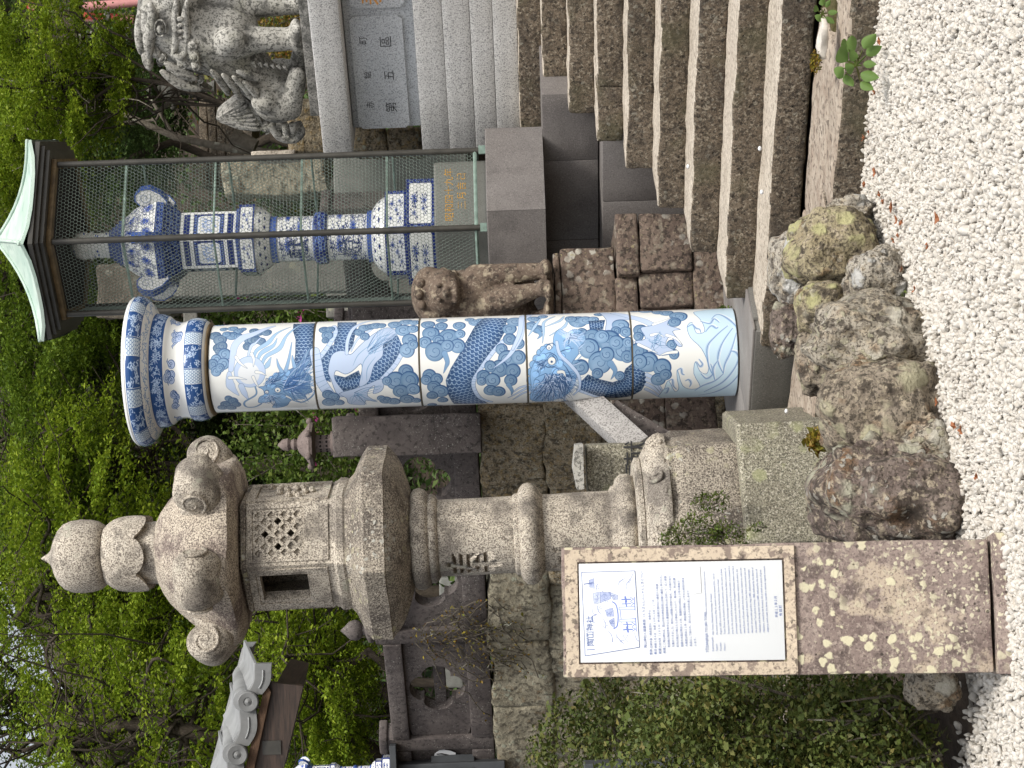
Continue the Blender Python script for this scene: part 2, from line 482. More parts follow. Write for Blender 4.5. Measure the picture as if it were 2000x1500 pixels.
M['plinthstone'] = stone('grey_plinth_granite', (0.135, 0.132, 0.122), (0.17, 0.166, 0.155), 2.0,
    specks=[((0.24, 0.235, 0.22), 120, 0.55, 0.62, 0.5), ((0.06, 0.06, 0.06), 110, 0.56, 0.62, 0.5)], bump=0.15, bscale=130, bdist=0.003, rough=0.7)
M['plinthtop'] = stone('pale_grey_plinth_top', (0.27, 0.26, 0.25), (0.19, 0.175, 0.17), 3.0,
    specks=[((0.12, 0.115, 0.11), 100, 0.57, 0.64, 0.4)], bump=0.15, bscale=90, bdist=0.003, rough=0.75)
M['greybase'] = stone('grey_green_lettered_stone', (0.19, 0.195, 0.18), (0.235, 0.24, 0.222), 4.0,
    specks=[((0.10, 0.10, 0.09), 120, 0.56, 0.62, 0.4)], bump=0.1, bscale=120, bdist=0.002, rough=0.6)
M['stele'] = stone('grey_monument_stone', (0.15, 0.15, 0.135), (0.22, 0.215, 0.195), 4.0,
    specks=[((0.08, 0.078, 0.07), 50, 0.54, 0.62, 0.6)], lichen=[((0.34, 0.34, 0.25), 10, 0.33, 2.0, 0.52, 0.7)], bump=0.5, bscale=45)
M['signstone'] = stone('lichen_spotted_sign_stone', (0.20, 0.152, 0.138), (0.34, 0.275, 0.245), 4.0,
    specks=[((0.56, 0.47, 0.36), 5.0, 0.57, 0.62, 0.75), ((0.085, 0.065, 0.06), 11, 0.54, 0.64, 0.6), ((0.44, 0.37, 0.32), 70, 0.53, 0.62, 0.6), ((0.09, 0.07, 0.065), 120, 0.53, 0.6, 0.6)],
    lichen=[((0.66, 0.62, 0.44), 22, 0.38, 2.2, 0.45, 0.95), ((0.62, 0.58, 0.43), 46, 0.34, 2.0, 0.48, 0.85)], bump=0.5, bscale=55, bdist=0.008, pits=(32, 0.2))
M['signrim'] = stone('cream_sign_rim_stone', (0.66, 0.56, 0.43), (0.54, 0.45, 0.35), 9.0,
    specks=[((0.20, 0.155, 0.135), 22, 0.53, 0.59, 0.85), ((0.30, 0.24, 0.2), 80, 0.53, 0.6, 0.6), ((0.06, 0.05, 0.045), 45, 0.58, 0.64, 0.7)], bump=0.5, bscale=55, bdist=0.008)
def rockmat(nm, a, b, l1, l2, pl=0.48):
    return stone(nm, a, b, 5.0,
        specks=[((0.30, 0.17, 0.075), 6, 0.56, 0.66, 0.6), ((0.07, 0.055, 0.045), 9, 0.54, 0.62, 0.75), ((0.55, 0.47, 0.35), 30, 0.53, 0.62, 0.75), ((0.06, 0.05, 0.04), 26, 0.55, 0.61, 0.75), ((0.06, 0.05, 0.04), 80, 0.53, 0.6, 0.7)],
        lichen=[(l1, 9, 0.44, 3.5, pl, 0.9), (l2, 22, 0.33, 3.0, 0.47, 0.85)], bump=1.0, bscale=24, bdist=0.05)
M['rock_olive'] = rockmat('olive_lichen_rock', (0.36, 0.30, 0.19), (0.50, 0.44, 0.29), (0.55, 0.53, 0.28), (0.62, 0.58, 0.46), 0.40)
M['rock_white'] = rockmat('pale_lichen_rock', (0.48, 0.43, 0.35), (0.62, 0.58, 0.51), (0.66, 0.66, 0.64), (0.62, 0.58, 0.48), 0.38)
M['rock_beige'] = rockmat('beige_mottled_rock', (0.36, 0.315, 0.25), (0.58, 0.53, 0.44), (0.64, 0.61, 0.52), (0.50, 0.47, 0.34), 0.43)
M['rock_brown'] = rockmat('brown_mottled_rock', (0.26, 0.215, 0.165), (0.46, 0.395, 0.31), (0.48, 0.45, 0.31), (0.55, 0.50, 0.38), 0.46)
M['rock_dark'] = rockmat('dark_purple_rock', (0.17, 0.13, 0.115), (0.30, 0.245, 0.21), (0.50, 0.49, 0.38), (0.56, 0.54, 0.48), 0.5)
M['soil'] = plain('dark_brown_soil', (0.075, 0.055, 0.04), 0.95, 0.5, 9, 1.0, 30, dist=0.03)
M['dog'] = stone('eroded_brown_stone', (0.11, 0.08, 0.064), (0.20, 0.155, 0.12), 6.0,
    specks=[((0.45, 0.39, 0.29), 11, 0.57, 0.64, 0.75), ((0.035, 0.028, 0.024), 24, 0.52, 0.62, 0.7), ((0.36, 0.31, 0.24), 60, 0.56, 0.64, 0.6)], bump=0.9, bscale=35, bdist=0.015)
M['moss'] = plain('olive_moss', (0.11, 0.095, 0.035), 0.95, 0.5, 18, 1.0, 90, dist=0.02)
M['gravelbed'] = plain('pale_gravel_bed', (0.30, 0.275, 0.24), 0.95, 0.5, 40, 1.0, 60, dist=0.02)
M['copper'] = stone('verdigris_copper', (0.40, 0.53, 0.46), (0.56, 0.66, 0.59), 3.0, specks=[((0.24, 0.36, 0.31), 9, 0.56, 0.68, 0.5)],
    bump=0.1, bscale=50, bdist=0.003, rough=0.6, stretch=(1, 1, 3.0))
M['verdigris'] = plain('verdigris_rod', (0.20, 0.28, 0.24), 0.7, 0.4, 20)
M['tile_dark'] = stone('grey_roof_tile_face', (0.16, 0.165, 0.165), (0.23, 0.235, 0.235), 5.0, specks=[((0.09, 0.09, 0.09), 9, 0.55, 0.66, 0.5)], bump=0.2, bscale=60, bdist=0.004, rough=0.55)  # darker copy of the roof tile for lips and end discs
M['wire'] = plain('weathered_hex_wire', (0.20, 0.25, 0.215), 0.6, 0.3, 10)
M['bronze'] = plain('dark_bronze', (0.05, 0.047, 0.039), 0.45, 0.4, 8, 0.1, 60, spec=0.5)
M['bronzerim'] = plain('ochre_bronze_trim', (0.17, 0.12, 0.06), 0.6, 0.5, 14)
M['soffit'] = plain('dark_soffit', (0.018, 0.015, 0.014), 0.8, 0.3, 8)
M['tile'] = stone('silver_grey_roof_tile', (0.27, 0.28, 0.285), (0.36, 0.37, 0.375), 4.0, specks=[((0.16, 0.16, 0.165), 7, 0.55, 0.68, 0.5)],  # paler tile copy for top surfaces, bright reflection put into the colour
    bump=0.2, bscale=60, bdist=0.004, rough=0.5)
M['red'] = plain('faded_red_paint', (0.55, 0.09, 0.06), 0.55, 0.2, 4, 0.1)
M['pink'] = plain('faded_pink_paint', (0.60, 0.27, 0.26), 0.5, 0.12, 4, 0.1)
M['bark'] = stone('dark_bark', (0.030, 0.024, 0.018), (0.075, 0.06, 0.045), 12, bump=0.9, bscale=25, bdist=0.03, stretch=(1, 1, 0.3))
M['bark_pale'] = stone('lichened_bark', (0.10, 0.085, 0.065), (0.17, 0.15, 0.12), 9, lichen=[((0.40, 0.40, 0.33), 9, 0.4, 3, 0.5, 0.8)], bump=0.9, bscale=25, bdist=0.03)
M['ink'] = plain('blue_print', (0.045, 0.105, 0.36), 0.4, 0.1, 10, 0.0)
M['blackink'] = plain('dark_flat_stroke', (0.035, 0.035, 0.037), 0.8, 0.2, 30, 0.0)  # flat black for ink, inscriptions and the shade in carved strokes
M['gold'] = plain('gold_leaf_lettering', (0.62, 0.33, 0.05), 0.5, 0.25, 30, 0.0)
M['orange'] = plain('orange_lettering', (0.65, 0.30, 0.07), 0.6, 0.25, 30, 0.0)
M['white'] = plain('white_enamel', (0.74, 0.76, 0.78), 0.3, 0.04, 3, 0.0)
M['slate'] = plain('dark_slate_board', (0.055, 0.06, 0.065), 0.6, 0.2, 6)
M['grout'] = plain('dark_joint', (0.03, 0.027, 0.023), 0.9, 0.4, 20)

def wood():
    nb = NB('dark_stained_timber'); p = nb.pos()
    w = nb.noise(nb.scale(p, (3, 3, 40)), 2.0, 6, 0.6, 0.4)
    c = nb.mix(nb.mask(w, 0.35, 0.65), (0.022, 0.014, 0.010), (0.065, 0.04, 0.028))
    nb.bsdf(c, 0.55, nb.bump(w, 0.3, 0.004))
    return nb.m
M['wood'] = wood()

def porcelain(name, img=None, col=(0.80, 0.81, 0.80), rough=0.14):
    nb = NB(name)
    if img is not None:
        uv = nb.n('ShaderNodeTexCoord').outputs['UV']
        c = nb.n('ShaderNodeTexImage', {'Vector': uv}, image=img, interpolation='Linear').outputs[0]
        p = nb.pos()
        c = nb.mix(nb.mask(nb.noise(p, 3.0, 4), 0.4, 0.75, 0, 0.10), c, nb.mix(1.0, c, (0.86, 0.86, 0.80), 'MULTIPLY'))
    else:
        c = nb.mix(nb.mask(nb.noise(nb.pos(), 6.0, 4), 0.4, 0.7, 0, 0.2), col, tuple(x * 0.8 for x in col))
    nb.bsdf(c, rough, nb.bump(nb.noise(nb.pos(), 5.0, 2), 0.05, 0.01), **{'Specular IOR Level': 0.5})
    return nb.m

# ------------------------------------------------------------------ brush-painted decoration (flat print on porcelain)
def cat(pts, k=6, closed=False):
    """smooth curve through the points"""
    P = [np.array(p, float) for p in pts]; n = len(P); out = []
    if n < 3 and not closed: return np.array(P)
    for i in range(n if closed else n - 1):
        a, b, c, d = (P[(i - 1) % n] if closed or i > 0 else P[0]), P[i], P[(i + 1) % n], (P[(i + 2) % n] if closed or i + 2 < n else P[n - 1])
        for t in np.linspace(0, 1, k, endpoint=False):
            out.append(0.5 * (2 * b + (c - a) * t + (2 * a - 5 * b + 4 * c - d) * t * t + (3 * b - a - 3 * c + d) * t ** 3))
    if not closed: out.append(P[-1])
    return np.array(out)

class Canvas:
    def __init__(s, w, h, bg):
        s.w, s.h = w, h
        s.a = np.empty((h, w, 3), np.float32); s.a[:] = bg
        s.clip = None
    def _bb(s, x0, y0, x1, y1):
        x0, y0 = max(0, int(x0)), max(0, int(y0)); x1, y1 = min(s.w, int(x1) + 2), min(s.h, int(y1) + 2)
        if x1 <= x0 or y1 <= y0: return None
        yy, xx = np.mgrid[y0:y1, x0:x1].astype(np.float32)
        return x0, y0, x1, y1, xx, yy
    def _put(s, b, m, col):
        x0, y0, x1, y1 = b[:4]
        if s.clip is not None: m = m * s.clip[y0:y1, x0:x1]
        m = m[..., None]
        s.a[y0:y1, x0:x1] = s.a[y0:y1, x0:x1] * (1 - m) + np.asarray(col, np.float32) * m
    def disc(s, c, r, col, al=1.0):
        b = s._bb(c[0] - r - 1, c[1] - r - 1, c[0] + r + 1, c[1] + r + 1)
        if b is None: return
        s._put(b, np.clip(r + .5 - np.hypot(b[4] - c[0], b[5] - c[1]), 0, 1) * al, col)
    def stroke(s, pts, w, col, al=1.0):
        P = np.asarray(pts, float); n = len(P)
        w = np.full(n, w, float) if not hasattr(w, '__len__') else np.interp(np.linspace(0, 1, n), np.linspace(0, 1, len(w)), w)
        pad = w.max() / 2 + 1.5
        b = s._bb(P[:, 0].min() - pad, P[:, 1].min() - pad, P[:, 0].max() + pad, P[:, 1].max() + pad)
        if b is None: return
        m = np.zeros(b[4].shape, np.float32)
        for i in range(n - 1):
            pd = max(w[i], w[i + 1]) / 2 + 1.5
            X0 = int(max(0, min(P[i, 0], P[i + 1, 0]) - pd - b[0])); X1 = int(max(P[i, 0], P[i + 1, 0]) + pd - b[0]) + 2
            Y0 = int(max(0, min(P[i, 1], P[i + 1, 1]) - pd - b[1])); Y1 = int(max(P[i, 1], P[i + 1, 1]) + pd - b[1]) + 2
            if X1 <= 0 or Y1 <= 0: continue
            xx, yy = b[4][Y0:Y1, X0:X1], b[5][Y0:Y1, X0:X1]
            if xx.size == 0: continue
            d = P[i + 1] - P[i]; L = max(1e-9, d @ d)
            t = np.clip(((xx - P[i, 0]) * d[0] + (yy - P[i, 1]) * d[1]) / L, 0, 1)
            ds = np.hypot(xx - P[i, 0] - t * d[0], yy - P[i, 1] - t * d[1])
            hw = (w[i] + (w[i + 1] - w[i]) * t) / 2
            m[Y0:Y1, X0:X1] = np.maximum(m[Y0:Y1, X0:X1], np.clip(hw + .5 - ds, 0, 1))
        s._put(b, m * al, col)
    def pmask(s, pts):
        P = np.asarray(pts, float); n = len(P)
        b = s._bb(P[:, 0].min() - 1, P[:, 1].min() - 1, P[:, 0].max() + 1, P[:, 1].max() + 1)
        if b is None: return None, None
        ins = np.zeros(b[4].shape, bool)
        for i in range(n):
            (x0, y0), (x1, y1) = P[i], P[(i + 1) % n]
            if y0 == y1: continue
            c = ((y0 > b[5]) != (y1 > b[5])) & (b[4] < (x1 - x0) * (b[5] - y0) / (y1 - y0) + x0)
            ins ^= c
        return b, ins.astype(np.float32)
    def poly(s, pts, col, line=None, lw=1.6, al=1.0, col2=None):
        b, m = s.pmask(pts)
        if b is None: return
        if col2 is not None:
            t = ((b[5] - b[1]) / max(1, b[3] - b[1]))[..., None]
            cc = np.asarray(col, np.float32) * (1 - t) + np.asarray(col2, np.float32) * t
            s._put(b, m * al, cc)
        else: s._put(b, m * al, col)
        if line is not None: s.stroke(np.vstack([pts, pts[:1]]), lw, line)
    def image(s, name):
        img = bpy.data.images.new(name, s.w, s.h)
        px = np.ones((s.h, s.w, 4), np.float32); px[..., :3] = np.clip(s.a[::-1], 0, 1)
        img.pixels.foreach_set(px.ravel()); img.update(); img.pack()
        return img

PW = np.array((0.915, 0.92, 0.915)); PB = np.array((0.47, 0.61, 0.755)); PD = np.array((0.23, 0.355, 0.53))
PL = np.array((0.74, 0.81, 0.92)); PM = np.array((0.31, 0.46, 0.67))

def paint_pillar():
    """dragons among clouds above breaking waves, all the way round the column"""
    W, H = 1080, 2070
    cv = Canvas(W, H, PW)
    rg = np.random.default_rng(5)
    def T(v, y):
        yc = 740 - (v - 410) * 36 / 1030
        th = math.asin(max(-0.985, min(0.985, (yc - y) / 86)))
        return (540 + th * 172, 2 * (v - 405 - 0.031 * (y - yc)))
    def zoomer(x0, y0, sc): return lambda *ps: [T(x0 + p[0] / sc, y0 + p[1] / sc) for p in ps]
    z6, z7, z8 = zoomer(400, 620, 6.25), zoomer(600, 620, 4.545), zoomer(1000, 600, 4.348)
    def spiral(c, r, ph, dirn=1):
        t = np.linspace(0, 1, 16)
        a = ph + dirn * t * 7.5
        rr = r * (0.68 - 0.60 * t)
        return np.stack([c[0] + np.cos(a) * rr, c[1] + np.sin(a) * rr], 1)
    def cloud(z, cs, tone=1.0, sc=6.25):
        k = 2 / sc
        for (x, y, r) in cs: cv.disc(z((x, y))[0], r * k + 1.7, PD)
        for (x, y, r) in cs:
            c = z((x, y))[0]; r2 = r * k
            f = PB * tone + rg.uniform(-.04, .04)
            cv.disc(c, r2 + 1.2, PD)
            cv.disc((c[0] - r2 * .07, c[1] - r2 * .07), r2 * .96, f * .93)
            for q, al in ((.84, .5), (.66, .5), (.46, .5), (.28, .5)): cv.disc((c[0] - r2 * (.98 - q) * .5, c[1] - r2 * (.98 - q) * .5), r2 * q, f * .78 + .22 * (1.05 - q * .2), al * .5)
            if r2 > 9: cv.stroke(spiral(c, r2, rg.uniform(0, 6.3), rg.choice((-1, 1))), [2.4, 1.2], PD)
    def scales(poly, axis, hw=34, per=9.0, dark=PD):
        per *= 1.35
        b, m = cv.pmask(poly)
        if b is None: return
        A = cat(axis, 8)
        best = np.full(b[4].shape, 1e9, np.float32); S_ = np.zeros_like(best); T_ = np.zeros_like(best)
        L = 0.0
        for i in range(len(A) - 1):
            d = A[i + 1] - A[i]; ln = max(1e-6, math.hypot(*d)); u = d / ln
            px, py = b[4] - A[i, 0], b[5] - A[i, 1]
            t = np.clip(px * u[0] + py * u[1], 0, ln)
            ds = np.hypot(px - t * u[0], py - t * u[1])
            w = ds < best
            best[w] = ds[w]; S_[w] = (L + t)[w]; T_[w] = (px * -u[1] + py * u[0])[w]
            L += ln
        i = np.floor(S_ / per); a = S_ / per - i
        q = T_ / (per * 1.25) + .5 * (i % 2); j = np.floor(q); c = q - j - .5
        d = np.hypot((a - 0.05) * 0.95, c * 1.15)
        lit = np.clip(1 - np.abs(d - 0.5) / 0.16, 0, 1)
        col = dark[None, None] * (1 - lit[..., None]) + np.array((0.72, 0.82, 0.93)) * lit[..., None]
        mid = np.clip(1 - d / 0.3, 0, 1)[..., None] * .5
        col = col * (1 - mid) + PM * mid
        sh = np.clip(np.abs(T_) / hw, 0, 1)[..., None]
        col = col * (1 - .25 * sh ** 2)
        cv._put(b, m, col.astype(np.float32))
        cv.stroke(np.vstack([poly, poly[:1]]), 1.6, PD)
    def taper(z, pts, w, col=PL, line=PD, k=7):
        P = cat(z(*pts), k)
        ww = [w[0] + 2, w[1] + 2, w[2] + 1.5] if len(w) == 3 else w
        cv.stroke(P, ww, line, .8); cv.stroke(P, [max(.4, x - 2.2) for x in ww], col)
    def belly(z, pts, w):
        P = cat(z(*pts), 8)
        cv.stroke(P, w + 2.5, PD); cv.stroke(P, w, PL)
        for i in range(2, len(P) - 1, 3):
            d = P[i + 1] - P[i - 1]; d = d / max(1e-6, np.hypot(*d)); nn = np.array((-d[1], d[0]))
            cv.stroke([P[i] - nn * w / 2, P[i] + nn * w / 2 + d * 2], 1.5, PB)
    def hair(z, org, pts, n, col=PM, w=(2.6, .6), jit=20):
        for i in range(n):
            a = pts[rg.integers(len(pts))]
            o = (org[0] + rg.uniform(-jit, jit), org[1] + rg.uniform(-jit, jit))
            m = ((o[0] + a[0]) / 2 + rg.uniform(-jit, jit), (o[1] + a[1]) / 2 + rg.uniform(-jit, jit))
            e = (a[0] + rg.uniform(-jit, jit), a[1] + rg.uniform(-jit, jit))
            cv.stroke(cat(z(o, m, e), 5), list(w), col if rg.random() < .6 else (PL if rg.random() < .5 else PD))
    def eye(z, c, r, sc):
        p = z(c)[0]; k = 2 / sc
        cv.disc(p, r * k + 2, PD); cv.disc(p, r * k, PW); cv.disc((p[0] - r * k * .2, p[1]), r * k * .3, PD)
    # the hidden side of the column: clouds
    for i in range(60):
        cx = rg.uniform(-280, 280) + (0 if rg.random() < .5 else W); cy = rg.uniform(30, 1750)
        if 262 < cx % W < 818: continue
        for q in range(7):
            c = ((cx + rg.uniform(-40, 40)) % W, cy + rg.uniform(-40, 40)); r = rg.uniform(12, 24)
            cv.disc(c, r + 1.5, PD); cv.disc((c[0] - 2, c[1] - 2), r - .5, PB); cv.stroke(spiral(c, r, rg.uniform(0, 6)), [2, 1], PD)
    # --- upper drum
    cloud(z6, [(90, 350, 70), (160, 400, 80), (140, 500, 55), (190, 480, 65), (150, 540, 40)], 0.8)
    cloud(z6, [(180, 270, 45), (290, 260, 60), (370, 290, 60), (300, 350, 70), (420, 270, 40), (380, 360, 50), (230, 330, 50)])
    cloud(z6, [(560, 290, 55), (630, 310, 60), (720, 310, 60), (540, 400, 80), (500, 480, 50), (600, 400, 60), (670, 420, 50)], 0.85)
    cloud(z6, [(230, 580, 75), (130, 640, 60), (90, 700, 65), (220, 690, 70), (130, 780, 60), (180, 740, 50)], 1.02)
    cloud(z6, [(260, 1110, 45), (310, 1140, 60), (210, 1180, 60), (340, 1180, 55), (160, 1220, 55), (270, 1220, 60)], 0.85)
    body = z6((1030, 200), (1045, 290), (1090, 400), (1095, 560), (1080, 720), (1200, 790), (1300, 700), (1310, 190))
    scales(np.array(body), z6((1170, 180), (1180, 300), (1190, 450), (1190, 600), (1200, 800)), 40, 10)
    # flames and raised claw with the pearl
    for q in ([(590, 620), (620, 530), (760, 430), (850, 320), (1010, 240)], [(640, 640), (680, 560), (820, 470), (860, 380)],
              [(690, 700), (740, 600), (900, 500), (980, 340), (1180, 190)], [(720, 740), (760, 700), (800, 610)]):
        taper(z6, q, (8, 18, 1), (0.62, 0.75, 0.87))
    taper(z6, [(800, 230), (690, 270), (560, 330), (430, 380), (350, 470), (330, 600), (310, 760)], (10, 32, 20))
    taper(z6, [(660, 370), (600, 440), (550, 480), (520, 590)], (2, 12, 9))
    c = z6((540, 790))[0]; cv.disc(c, 62, PB); cv.disc(c, 60, PL); cv.disc((c[0] - 6, c[1] - 4), 42, PW, .8)
    taper(z6, [(290, 810), (300, 950), (390, 1070)], (16, 34, 2)); taper(z6, [(430, 960), (460, 1040), (500, 1120)], (22, 22, 2))
    for q in ([(370, 610), (420, 680), (510, 745)], [(560, 570), (590, 640), (585, 725)], [(290, 860), (390, 860), (500, 880)],
              [(620, 790), (680, 800), (740, 830)], [(580, 850), (610, 920), (640, 970)]):
        taper(z6, q, (12, 9, 1), PW)
    taper(z6, [(600, 970), (600, 1060), (450, 1150), (460, 1210), (560, 1210), (650, 1170)], (4, 6, 5), PB)
    taper(z6, [(1030, 1120), (1150, 1150), (1280, 1080), (1340, 980)], (5, 5, 4), PB)
    head = cat(z6((640, 970), (720, 950), (770, 870), (870, 800), (1000, 770), (1130, 690), (1280, 480), (1210, 680), (1200, 780), (1290, 840), (1260, 930), (1290, 1020),
               (1200, 1060), (1180, 1110), (1020, 1130), (960, 1190), (850, 1220), (770, 1215), (830, 1140), (740, 1150), (620, 1160), (640, 1090), (700, 1060), (690, 1000)), 3, True)
    hair(z6, (1100, 900), [(1300, 840), (1310, 930), (1300, 1020), (1210, 1110), (1290, 760), (1285, 600)], 40, PB, (9, 1), 40)
    cv.poly(head, PB * 1.12, PD, 1.6, 1, PB * .92)
    for (x, y, r) in ((760, 930, 40), (800, 880, 40), (860, 840, 42), (930, 810, 40), (1000, 800, 38), (820, 960, 34), (960, 880, 44), (720, 1080, 34), (680, 1110, 30), (930, 1090, 36), (1020, 1010, 40)):
        c = z6((x, y))[0]; cv.disc((c[0] + 1.5, c[1] + 1.5), r * .32, PM); cv.disc(c, r * .32 - .8, PB * 1.2)
    hair(z6, (1000, 950), [(1290, 840), (1280, 930), (1290, 1010), (1190, 1110), (1240, 760), (1270, 560)], 90, PM, (3.2, .6), 70)
    hair(z6, (820, 900), [(900, 820), (760, 900), (1000, 800), (720, 960)], 40, PD, (2, .6), 40)
    hair(z6, (780, 1090), [(650, 1110), (700, 1160), (880, 1180), (820, 1200), (950, 1080)], 36, PD, (2, .6), 30)
    for q in ([(930, 780), (890, 710), (870, 630)], [(980, 770), (1020, 620), (1045, 430)], [(1085, 720), (1065, 640), (1058, 590)]):
        taper(z6, q, (14, 9, 2), (0.55, 0.69, 0.84))
    eye(z6, (870, 1005), 34, 6.25); eye(z6, (735, 1030), 20, 6.25)
    for q in ([(800, 1000), (860, 955), (930, 975), (950, 1010)], [(810, 1040), (870, 1055), (930, 1040)], [(850, 930), (920, 940), (980, 980)], [(700, 1040), (735, 1005), (770, 1020)]): cv.stroke(cat(z6(*q), 6), [1, 3.4, 1], PD)
    taper(z6, [(970, 1080), (1010, 1100), (1030, 1120)], (8, 7, 2), PW)
    # --- second drum
    z = z7; K = 4.545
    up = z((240, 130), (410, 130), (420, 200), (400, 330), (350, 420), (240, 440), (230, 330), (250, 200))
    scales(np.array(up), z((330, 110), (320, 250), (280, 400)), 40, 10)
    lo = z((120, 400), (250, 320), (330, 420), (240, 480), (190, 600), (200, 660), (110, 620))
    scales(np.array(lo), z((300, 330), (200, 430), (150, 560), (160, 680)), 30, 10)
    s2 = z((650, 330), (790, 250), (830, 330), (820, 420), (740, 520), (640, 630), (520, 690), (540, 560))
    scales(np.array(s2), z((850, 280), (740, 400), (640, 520), (540, 680)), 40, 10)
    s3 = z((240, 600), (330, 620), (450, 560), (480, 640), (440, 700), (330, 750), (250, 720))
    scales(np.array(s3), z((230, 640), (350, 680), (480, 640)), 24, 9)
    s4 = z((255, 430), (330, 430), (300, 540), (250, 520)); scales(np.array(s4), z((250, 480), (330, 480)), 20, 8)
    belly(z, [(215, 170), (235, 230), (190, 330), (120, 430), (70, 470)], 17)
    belly(z, [(60, 400), (85, 520), (110, 640), (160, 730), (210, 800)], 40)
    belly(z, [(850, 380), (780, 500), (690, 600), (620, 670)], 17)
    leg = cat(z((205, 640), (180, 560), (210, 430), (270, 390), (330, 390), (380, 420), (450, 350), (560, 250), (690, 180), (790, 220), (750, 280), (670, 330), (665, 430),
              (590, 510), (540, 650), (450, 700), (480, 560), (470, 500), (400, 560), (330, 590), (250, 560), (240, 640), (330, 770), (260, 780)), 3, True)
    cv.poly(leg, PL, PD, 1.8, 1, PL * .93)
    hair(z, (560, 380), [(700, 190), (760, 220), (740, 260), (640, 200), (800, 250)], 34, PB, (2, .8), 40)
    for q in ([(480, 640), (490, 500), (560, 400), (660, 300)], [(520, 650), (530, 540), (600, 440)], [(400, 520), (450, 420), (560, 330)]):
        cv.stroke(cat(z(*q), 6), [1, 3, 1], PB)
    taper(z, [(345, 410), (350, 290), (400, 180), (520, 120), (640, 105)], (12, 14, 2)); taper(z, [(385, 390), (440, 280), (540, 210), (620, 150)], (4, 12, 2))
    foot = cat(z((270, 760), (400, 720), (520, 680), (650, 630), (670, 690), (640, 740), (570, 760), (590, 690), (540, 720), (520, 780), (600, 830), (500, 820), (480, 860), (350, 850), (330, 800)), 3, True)
    cv.poly(foot, PL * .95, PD, 1.6)
    hair(z, (420, 770), [(600, 830), (500, 850), (350, 850), (640, 700)], 24, PB, (2.4, .6), 20)
    cloud(z, [(130, 200, 45), (165, 250, 50), (150, 295, 30), (185, 195, 40)], .95, K)
    cloud(z, [(450, 220, 45), (490, 180, 50), (540, 170, 45), (500, 260, 40), (590, 160, 50), (640, 160, 40)], .95, K)
    cloud(z, [(760, 150, 60), (860, 125, 60), (930, 130, 50), (840, 200, 70), (925, 190, 50), (900, 290, 65), (880, 380, 65), (930, 330, 45)], 1, K)
    cloud(z, [(870, 570, 65), (780, 650, 85), (900, 640, 80), (820, 740, 70), (930, 720, 60), (870, 810, 65), (950, 820, 40), (680, 820, 55), (750, 830, 55), (640, 800, 35), (700, 650, 40)], .95, K)
    cloud(z, [(170, 770, 50), (220, 790, 50), (170, 840, 60), (260, 840, 45)], .95, K)
    # --- third drum
    cloud(z, [(1480, 130, 55), (1430, 105, 40), (1530, 110, 40)], 1, K)
    bd = np.array(z((1560, 90), (1480, 170), (1430, 260), (1350, 410), (1270, 540), (1225, 640), (1240, 760), (1290, 850), (1600, 850), (1520, 790), (1465, 700),
              (1460, 640), (1510, 560), (1600, 430), (1700, 300), (1745, 220), (1770, 90)))
    scales(bd, z((1680, 60), (1610, 220), (1480, 400), (1370, 580), (1340, 690), (1390, 800), (1480, 900)), 60, 11)
    belly(z, [(1745, 290), (1690, 340), (1600, 450), (1500, 590), (1470, 650), (1475, 720), (1530, 800), (1620, 830)], 15)
    cloud(z, [(1060, 150, 60), (1180, 165, 55), (1090, 230, 75), (1040, 310, 55), (1250, 260, 85), (1340, 160, 55), (1350, 235, 45), (1160, 290, 50), (1190, 350, 65), (1130, 390, 85), (1330, 340, 65), (1240, 340, 55), (1180, 110, 50)], 1, K)
    taper(z, [(1215, 410), (1240, 480), (1225, 530), (1205, 580)], (22, 14, 1), PB)
    cloud(z, [(1080, 605, 60), (1050, 640, 45), (1145, 630, 50), (1120, 700, 60), (1175, 740, 70), (1100, 775, 50), (1190, 815, 45), (1090, 855, 40)], .95, K)
    cloud(z, [(1790, 190, 60), (1840, 120, 75), (1790, 280, 55), (1720, 370, 50), (1870, 320, 50), (1770, 460, 80), (1870, 440, 60), (1700, 540, 75), (1820, 560, 65), (1620, 520, 50), (1560, 610, 60), (1640, 640, 65), (1540, 650, 40), (1620, 730, 60), (1690, 740, 60), (1800, 640, 55)], .97, K)
    taper(z, [(1780, 680), (1810, 730), (1805, 770)], (18, 12, 1), PB)
    taper(z, [(1990, 60), (1910, 130), (1880, 260), (1790, 420), (1640, 540)], (12, 26, 1))
    taper(z, [(1990, 680), (1880, 740), (1770, 795)], (9, 8, 1))
    # --- fourth drum: the lower dragon's head
    z = z8; K = 4.348
    cloud(z, [(180, 180, 50), (160, 240, 50), (215, 270, 45), (260, 160, 40)], 1, K)
    taper(z, [(210, 280), (240, 320), (210, 355)], (18, 12, 1), PB)
    taper(z, [(480, 110), (300, 140), (100, 150), (60, 300), (0, 440)], (14, 24, 10))
    for q in ([(360, 160), (270, 210), (265, 300), (255, 390)], [(440, 160), (400, 200), (280, 250)], [(470, 190), (440, 250), (310, 330)], [(240, 180), (190, 250), (135, 330)]):
        taper(z, q, (5, 12, 1), (0.66, 0.77, 0.88))
    b2 = np.array(z((570, 720), (640, 650), (740, 690), (850, 715), (920, 690), (960, 600), (1010, 560), (1080, 560), (1120, 620), (1140, 700), (1100, 780), (1010, 830), (880, 850), (720, 830), (590, 790)))
    scales(b2, z((540, 740), (680, 750), (850, 780), (980, 740), (1040, 660), (1060, 540)), 34, 9)
    belly(z, [(560, 780), (640, 810), (760, 845), (860, 870)], 14)
    for i in range(4): taper(z, [(1140, 650 + i * 40), (1210, 690 + i * 38), (1280, 780 + i * 22)], (15, 14, 4))
    cloud(z, [(560, 200, 80), (620, 190, 60), (500, 180, 50), (690, 185, 45), (740, 140, 40)], 1, K)
